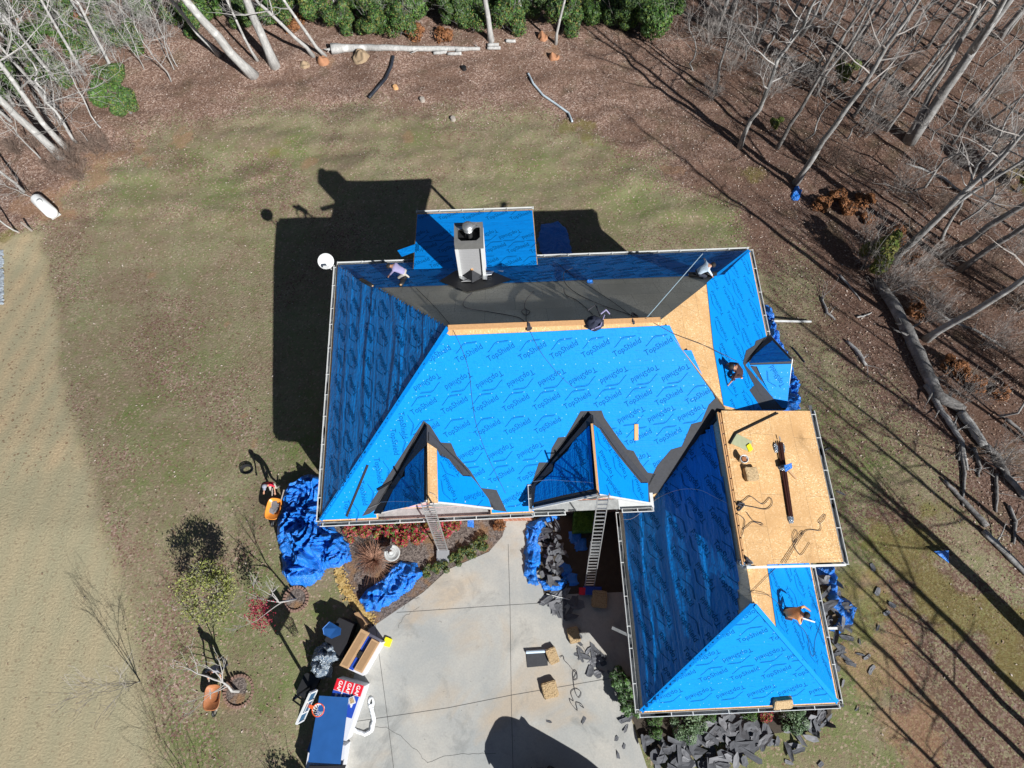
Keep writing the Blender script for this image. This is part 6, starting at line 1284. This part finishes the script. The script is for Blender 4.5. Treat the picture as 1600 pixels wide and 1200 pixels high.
for i, (a, b, c) in enumerate([((918, 496), (930, 492), (938, 500)), ((922, 512), (935, 505), (944, 498)), ((938, 502), (946, 500), (952, 496))]): m = MB(); m.tube([R(*a, .3), R(*b, .42), R(*c, .15)], .03, 5); m.build('strap', M['lav' if i else 'rope'], root)
def roll(a, b, r, mt, label, core='card', off=0.0, end='black'):
    a, b = a + Vector((0, 0, r)), b + Vector((0, 0, r)); root = empty('underlayment_roll', a, label, 'roll'); m = MB(); m.tube([a, b], r, 16); m.build('roll', M[mt], root, True); m = MB(); d = (b - a).normalized() * .01; m.tube([a - d, b + d], r * .4, 12); m.build('core', M[core], root)
roll(R(566, 439), R(584, 449), .09, 'black', 'black felt roll lying on the left back hip')
roll(R(634, 436), R(627, 448), .10, 'black', 'black felt roll at the feet of the lavender shirted roofer')
roll(R(1075, 432), R(1118, 431), .10, 'black', 'dark roll beside the roofer in the pale blue jacket', 'white')
bundle(R(921, 441, 0), (.14, .12, .1), 'tarp', 'small blue scrap on the shaded back slope', 'scrap', 5, name='sheet_scrap')
m = MB(); a, b = R(994, 662, .03), R(994, 687, .03); m.bar(a, b, .16, .05, up=SP.n()); simple_thing('wood_block', m, M['wood'], 'short raw timber block lying on the bright front slope', 'board')
def cushion(u, v, sx, sy, sz, ang, label, on='roof', mt='foam'):
    c = R(u, v, 0) if on == 'roof' else G(u, v, .02); m = MB(); P = DP
    nv = Vector((0, 0, 1)); 
    if on == 'roof':
        best = [(Pl.z(*Pl.px(u, v)), Pl) for Pl in PLANES.values() if inpoly(*Pl.px(u, v), Pl.poly)]; nv = max(best, key=lambda t: t[0])[1].n()
    Mq = Vector((0, 0, 1)).rotation_difference(nv).to_matrix() @ Matrix.Rotation(ang, 3, 'Z'); bm = bmesh.new(); bmesh.ops.create_cube(bm, size=1); bmesh.ops.bevel(bm, geom=bm.edges[:], offset=.06, segments=2, affect='EDGES')
    bmesh.ops.subdivide_edges(bm, edges=[e for e in bm.edges if e.calc_length() > .5], cuts=4, use_grid_fill=True); vs = []
    for v_ in bm.verts: q = Vector((v_.co.x * sx, v_.co.y * sy, v_.co.z * sz)); q *= 1 + .10 * noise.noise(q * 6 + Vector((u, v, 0))); vs.append(c + Mq @ (q + Vector((0, 0, sz / 2))))
    m.mesh(vs, [tuple(x.index for x in f.verts) for f in bm.faces]); bm.free(); return simple_thing('foam_cushion', m, M[mt], label, 'cushion', loc=c)
cushion(1170, 742, .62, .52, .20, .1, 'square tan foam cushion on the bare board roof'); cushion(1221, 1094, .72, .52, .22, .12, 'tan foam cushion on the edge of the garage hip end')
cushion(896, 992, .52, .66, .22, .25, 'tan foam cushion with a dark hole on the driveway, nearest the house', 'g'); cushion(863, 1024, .46, .66, .22, .38, 'tan foam cushion on the driveway beside the dark mat', 'g')
cushion(859, 1077, .66, .66, .24, .25, 'chewed tan foam cushion on the driveway below the dark mat', 'g'); cushion(936, 936, .7, .75, .2, -.1, 'tan foam cushion lying in the shade near the foot of the long ladder', 'g')
cushion(1169, 700, .24, .26, .10, .5, 'bright yellow foam block on the green board', mt='yellow'); cushion(606, 1003, .34, .36, .1, -.3, 'bright yellow foam block on the driveway by the open cartons', 'g', 'yellow')
m = MB(); m.slab([R(1150, 678, .05), R(1174, 690, .05), R(1167, 705, .05), R(1141, 693, .05)], .03); M['greenboard'] = simple('green_board', (.30, .32, .20), .8); simple_thing('green_board', m, M['greenboard'], 'pale green square board under the yellow block on the bare board roof', 'board')
m = MB(); m.bar(R(1214, 646, .05), R(1148, 678, .05), .06, .05); m.bar(R(1148, 678, .05), R(1139, 694, .05), .06, .05); simple_thing('bent_black_strip', m, M['black'], 'bent black strip at the top of the bare board roof', 'metal strip')  # bent black bar laid flat at the top of the board roof
c = R(1158, 720, 0); root = empty('bucket', c, 'white plastic bucket on the bare board roof', 'bucket'); m = MB(); m.lathe([(.001, 0), (.12, 0), (.15, .34), (.165, .34), (.165, .36), (.14, .36), (.115, .04), (.001, .04)], c, 20); m.build('pail', M['white'], root, True); m = MB(); m.box(c + Vector((0, 0, .3)), (.14, .16, .1)); m.build('contents', M['rust'], root)
root = empty('trim_bundle', R(1220, 745), 'bundle of dark brown metal trim lengths tied in the middle on the bare board roof', 'trim bundle')
for i, dx in enumerate((-.06, .0, .06)): m = MB(); m.bar(R(1213 + i * 3, 692, .08 + .02 * (i % 2)) + Vector((0, 0, 0)), R(1231 + i * 2.2, 808, .08 + .02 * (i % 2)), .055, .06); m.build('trim_length', M['cedar'], root)
for c, r, mt in (((1222, 732), (.22, .14, .12), 'plastic'), ((1234, 811), (.13, .17, .08), 'plastic'), ((1211, 700), (.10, .20, .07), 'plastic'), ((1223, 700), (.07, .2, .07), 'plastic')):
    o = bundle(R(*c, 0), r, mt, None, None, 4, name='plastic_wrap'); o.parent = root; o.location = o.location - root.location
m = MB(); m.slab([R(1215, 730, .33), R(1226, 726, .35), R(1227, 734, .35), R(1217, 740, .33)], .02); m.build('blue_wrap', M['tarp'], root)
m = MB(); m.bar(R(1228, 733, .06), R(1242, 748, .06), .08, .05); simple_thing('offcut', m, M['card'], 'tan offcut stick beside the trim bundle', 'offcut'); m = MB(); m.bar(R(1216, 690, .12), R(1214, 683, .12), .05, .03); simple_thing('offcut', m, M['oldwood'], 'tiny grey offcut above the trim bundle', 'offcut')
bundle(R(1163, 879, 0), (.28, .16, .14), 'plastic', 'crumpled clear wrapping at the lower left corner of the bare board roof', 'wrapping', 8, name='plastic_wrapping')
# ---- driveway: mat, stacks, hoop, panel
m = MB(); q = [Z(822, 1018, .06), Z(855, 1016, .06), Z(856, 1040, .05), Z(824, 1043, .05)]; m.slab(q, .02); o = simple_thing('dark_mat', m, M['felt'], 'dark rolled sheet with a pale blue edge on the driveway', 'mat')
m = MB(); m.tube([Z(822, 1019, .10), Z(856, 1017, .10)], .07, 10); m.build('rolled_edge', M['ltblue'], o) ; bpy.context.view_layer.update()
def quad_stack(px, z0, z1, mt, name, root, inset=0): m = MB(); t = [Z(u, v, z1) for u, v in px]; m.slab(t, z1 - z0, nrm=Vector((0, 0, 1))); return m.build(name, mt, root)
tp = [(531, 1040), (563, 986), (597, 1004), (567, 1056)]
root = empty('shingle_pallet', Z(565, 1022, 0), 'pallet of opened brown cartons and blue wrapped bundles on the driveway', 'pallet'); quad_stack(tp, .02, .85, M['white_card'], 'wrapped_stack', root)
def lerp2(P, s, t): a = Vector(P[0]).lerp(Vector(P[1]), s); b = Vector(P[3]).lerp(Vector(P[2]), s); return a.lerp(b, t)
def sub(P, s0, s1, t0, t1): return [tuple(lerp2(P, s, t)) for s, t in ((s0, t0), (s1, t0), (s1, t1), (s0, t1))]
cb = quad_stack(sub(tp, .0, 1.06, -.02, .34), .86, 1.05, M['card'], 'open_carton', root); cb2 = quad_stack(sub(tp, .05, .97, .56, .90), .86, 1.03, M['card'], 'open_carton', root)
for P_, z in ((sub(tp, .05, .98, .05, .27), 1.055), (sub(tp, .10, .92, .61, .84), 1.035)): m = MB(); m.slab([Z(u, v, z) for u, v in P_], .004); M['card2'] = simple('carton_inside', (.30, .185, .095), .85); m.build('carton_inside', M['card2'], cb)
quad_stack(sub(tp, .55, .98, .37, .54), .86, .90, M['blue_wr'], 'blue_bundle', root); quad_stack(sub(tp, .38, .55, .37, .53), .91, 1.0, M['black'], 'black_bundle', root); quad_stack(sub(tp, .02, .36, .38, .55), .86, .93, M['blue_wr'], 'blue_bundle', root)
def text(body, size, M4, mt, parent, name='lettering'):
    c = bpy.data.curves.new('t', 'FONT'); c.body = body; c.size = size; c.align_x = 'CENTER'; c.align_y = 'CENTER'; c.offset = .01 * size; c.extrude = .002; o = bpy.data.objects.new('t', c); COL.objects.link(o); bpy.context.view_layer.update()
    me = bpy.data.meshes.new_from_object(o.evaluated_get(bpy.context.evaluated_depsgraph_get())); bpy.data.objects.remove(o); me.transform(M4); me.materials.clear(); me.materials.append(M[mt]); me.transform(world_of(parent).inverted()); q = bpy.data.objects.new(name, me); COL.objects.link(q); q.parent = parent; return q
gp = [(527, 1060), (570, 1072), (541, 1158), (497, 1146)]
root = empty('wrapped_pallet', Z(535, 1105, 0), 'pallet of red, white and blue wrapped bundles marked GAF, half under the blue panel', 'pallet'); quad_stack(gp, .02, 1.0, M['white_card'], 'wrapped_stack', root)
quad_stack(sub(gp, .0, .97, .0, .20), 1.0, 1.012, M['red_wr'], 'red_wrapper', root); quad_stack(sub(gp, .0, .93, .21, .60), 1.0, 1.010, M['blue_wr'], 'blue_wrapper', root)
for s in (.16, .48, .80): u, v = lerp2(gp, s, .11); p = Z(u, v, 1.02); dd = Z(*lerp2(gp, s, .20), 1.02) - Z(*lerp2(gp, s, .0), 1.02); text('GAF', .22, Matrix.Translation(p) @ Matrix.Rotation(atan2(dd.y, dd.x), 4, 'Z'), 'txt_w', root)
for s0, s1 in ((.30, .34), (.62, .66)): quad_stack(sub(gp, s0, s1, 0, .58), 1.012, 1.018, M['white_card'], 'wrapper_seam', root)
for s in (.15, .46, .78): quad_stack(sub(gp, s - .03, s + .03, .25, .42), 1.011, 1.016, M['white_card'], 'wrapper_label', root)
m = MB(); u, v = lerp2(gp, .74, .30); p = Z(u, v, 1.06); m.box(p, (.26, .30, .08), Matrix.Rotation(.4, 3, 'Z')); o = simple_thing('small_box', m, M['white_card'], 'small white tray holding a tan scrap on the wrapped pallet', 'box', loc=p); m = MB(); m.box(p + Vector((0, 0, .045)), (.17, .2, .02), Matrix.Rotation(.4, 3, 'Z')); m.build('scrap', M['foam'], o)
pn = [(499, 1087), (545, 1090), (532, 1194), (481, 1191)]; m = MB(); m.slab([Z(u, v, z) for (u, v), z in zip(pn, (1.16, 1.12, 1.10, 1.16))], .02); simple_thing('sheet_of_metal', m, M['bluemetal'], 'large blue sheet metal panel lying over the wrapped pallets', 'metal panel')
m = MB(); m.slab([Z(480, 1172, .95), Z(492, 1140, .98), Z(500, 1150, .98), Z(490, 1186, .95)], .02); simple_thing('sheet_of_metal', m, M['bluemetal'], 'narrow blue strip showing beneath the large metal panel', 'metal panel')
root = empty('wrapped_pallet', Z(500, 1200, 0), 'dark topped pallet at the bottom edge under the blue panel', 'pallet'); quad_stack([(484, 1160), (540, 1165), (530, 1225), (474, 1220)], .02, .85, M['white_card'], 'wrapped_stack', root); quad_stack([(483, 1197), (540, 1196), (530, 1224), (475, 1219)], .86, 1.0, M['felt_dk'], 'dark_cover', root)
m = MB(); q = [Z(504, 982, 1.0), Z(515, 971, .9), Z(533, 982, 1.05), Z(532, 992, 1.1), Z(518, 998, 1.0), Z(506, 992, .9)]; m.slab(q, .02, nrm=Vector((0, 0, 1))); simple_thing('metal_sheet', m, M['bluemetal'], 'small shiny blue metal sheet behind the open cartons', 'metal sheet')
root = empty('covered_stack', Z(525, 1000, 0), 'dark covered stack of materials behind the open cartons', 'stack'); quad_stack([(507, 1000), (530, 965), (552, 975), (534, 1030)], .02, .85, M['felt_dk'], 'dark_cover', root); quad_stack([(553, 958), (560, 956), (574, 975), (566, 984)], .02, .5, M['card2'], 'stacked_board', root)
tarp([(489, 1025), (498, 1012), (512, 1002), (528, 994), (536, 1005), (533, 1030), (522, 1037), (520, 1055), (505, 1058), (488, 1048)], .7, 'crumpled clear plastic wrapping heaped behind the open cartons', 50, 'plastic', .05, 'plastic_wrapping', 'wrapping', up=.25)
P = [(545, 1130), (556, 1142), (570, 1147), (580, 1142), (584, 1125), (581, 1108), (577, 1100)]; m = MB(); Q = []
for a, b in zip(P, P[1:]):
    for k in range(6): Q.append(Z(a[0] + (b[0] - a[0]) * k / 6 + random.uniform(-.7, .7), a[1] + (b[1] - a[1]) * k / 6, .06))
m.tube(Q, [.075 + .02 * random.random() for _ in Q], 7)
for k in range(3): m.tube([Z(580 + cos(t) * (4.5 - k), 1098 - sin(t) * (9 - k), .06 + .02 * k) for t in [i * pi / 8 for i in range(17)]], .018, 5)
simple_thing('plastic_sleeve', m, M['hose'], 'long white twisted plastic sleeve curling on the driveway', 'plastic sleeve', loc=Q[0])
# basketball hoop
bc = Z(479.5, 1104, 3.25); dv = (Z(490, 1081, 3.25) - Z(469, 1128, 3.25)); bl = dv.length; ang = atan2(dv.y, dv.x); nrm = Vector((-dv.y, dv.x, 0)).normalized(); nrm = -nrm if nrm.x < 0 else nrm
gb_ = Vector((bc.x, bc.y, 0)) - nrm * .95; root = empty('basketball_hoop', gb_, 'basketball hoop with orange rim standing left of the wrapped pallets', 'basketball hoop'); Mz = Matrix.Rotation(ang, 3, 'Z')
m = MB(); m.box(bc, (bl, .04, .78), Mz); bo = m.build('backboard', M['panelb'], root)
m = MB(); du = dv.normalized()
for s in (-1, 1): m.bar(bc + du * s * bl / 2 + Vector((0, 0, -.42)), bc + du * s * bl / 2 + Vector((0, 0, .42)), .07, .08, up=nrm)
for z in (-.42, .42): m.bar(bc - du * bl / 2 + Vector((0, 0, z)), bc + du * bl / 2 + Vector((0, 0, z)), .08, .07)
for s in (-.19, .19): m.bar(bc + du * s * bl + nrm * .026 + Vector((0, 0, -.4)), bc + du * s * bl + nrm * .026 + Vector((0, 0, .4)), .06, .02, up=nrm)
for x in (-.2, .2): m.bar(bc + du * x + nrm * .03 + Vector((0, 0, -.25)), bc + du * x + nrm * .03 + Vector((0, 0, .12)), .03, .015, up=nrm)
m.bar(bc - du * .2 + nrm * .03 + Vector((0, 0, .12)), bc + du * .2 + nrm * .03 + Vector((0, 0, .12)), .015, .03)
m.build('board_frame', M['white'], bo)
rc = bc + nrm * .42 + Vector((0, 0, -.22)); m = MB(); ring = [rc + Vector((cos(t) * .235, sin(t) * .235, 0)) for t in [2 * pi * i / 24 for i in range(25)]]; m.tube(ring, .018, 6, cap=False); m.bar(bc + nrm * .03 + Vector((0, 0, -.22)), rc - nrm * .235, .12, .04); m.build('rim', M['hoop'], root)
m = MB()
for i in range(12):
    for s in (-1, 1):
        m.tube([rc + Vector((cos(2 * pi * (i + s * k * .5) / 12) * (.23 - .10 * k / 4), sin(2 * pi * (i + s * k * .5) / 12) * (.23 - .10 * k / 4), -.11 * k)) for k in range(5)], .009, 4)
m.build('net', M['net'], root)
m = MB(); m.bar(gb_ + Vector((0, 0, .1)), gb_ + nrm * .25 + Vector((0, 0, 2.9)), .10, .10, up=nrm); m.build('pole', M['black'], root); m = MB(); 
for s in (-1, 1): m.bar(gb_ + nrm * .2 + du * s * .1 + Vector((0, 0, 2.8)), bc + du * s * .1 - nrm * .03, .05, .05)
m.build('bracket', M['black'], root)
m = MB(); m.slab([gb_ + du * x * .48 + nrm * y * .36 + Vector((0, 0, .26)) for x, y in ((-1, -1.0), (-.8, -1.25), (.8, -1.25), (1, -1.0), (1, .8), (-1, .8))], .26); m.build('base', M['black'], root)
# box of nails by the ladder foot
root = empty('wrapped_bundle', Z(921, 922, 0), 'blue and red wrapped bundle at the foot of the long ladder', 'bundle'); m = MB(); m.slab([Z(912, 916, .16), Z(940, 917, .16), Z(940, 930, .16), Z(912, 929, .16)], .15); m.build('bundle', M['blue_wr'], root); m = MB(); m.slab([Z(905, 918, .17), Z(915, 918, .17), Z(914, 930, .17), Z(905, 929, .17)], .16); m.build('red_end', M['red_wr'], root)
m = MB(); m.bar(Z(854, 928, .1), Z(890, 937, .12), .03, .03); simple_thing('thin_lath', m, M['white'], 'thin white lath across the spilled shingles on the driveway', 'lath')
# the vehicle parked just below the view; only its shadow reaches the picture
vc = Z(908, 1272, 0); vang = radians(-27); Mv = Matrix.Rotation(vang, 3, 'Z'); root = empty('parked_van', vc, 'large dark van parked just below the view, its shadow falling on the driveway', 'van', rz=vang)
m = MB(); nu, nv = 32, 14; sg = lambda q, e: math.copysign(abs(q) ** e, q); vs = []
for j in range(nv + 1):
    ph = -pi / 2 + pi * j / nv
    for i in range(nu): th = 2 * pi * i / nu; vs.append(Vector((2.75 * sg(cos(ph), .45) * sg(cos(th), .5), 1.1 * sg(cos(ph), .45) * sg(sin(th), .5), 1.2 + .92 * sg(sin(ph), .5))))
m.mesh(vs, [(j * nu + i, j * nu + (i + 1) % nu, (j + 1) * nu + (i + 1) % nu, (j + 1) * nu + i) for j in range(nv) for i in range(nu)]); bd = local('body', m, M['carpaint'], root, True)
for x in (-1.7, 1.6):
    for y in (-.9, .9): m = MB(); m.lathe([(.12, -.11), (.34, -.12), (.37, 0), (.34, .12), (.12, .11)], (x, y, .37), 18, M=Matrix.Rotation(pi / 2, 3, 'X')); local('wheel', m, M['black'], root)
for y in (-1.12, 1.12): m = MB(); m.box((-1.7, y, 1.55), (.16, .2, .34)); local('mirror', m, M['black'], root)
m = MB(); m.slab([Vector((-2.78, -.8, 1.25)), Vector((-2.78, .8, 1.25)), Vector((-2.62, .7, 1.7)), Vector((-2.62, -.7, 1.7))], .03, nrm=Vector((-.8, 0, .6))); local('windscreen', m, M['glass'], root)
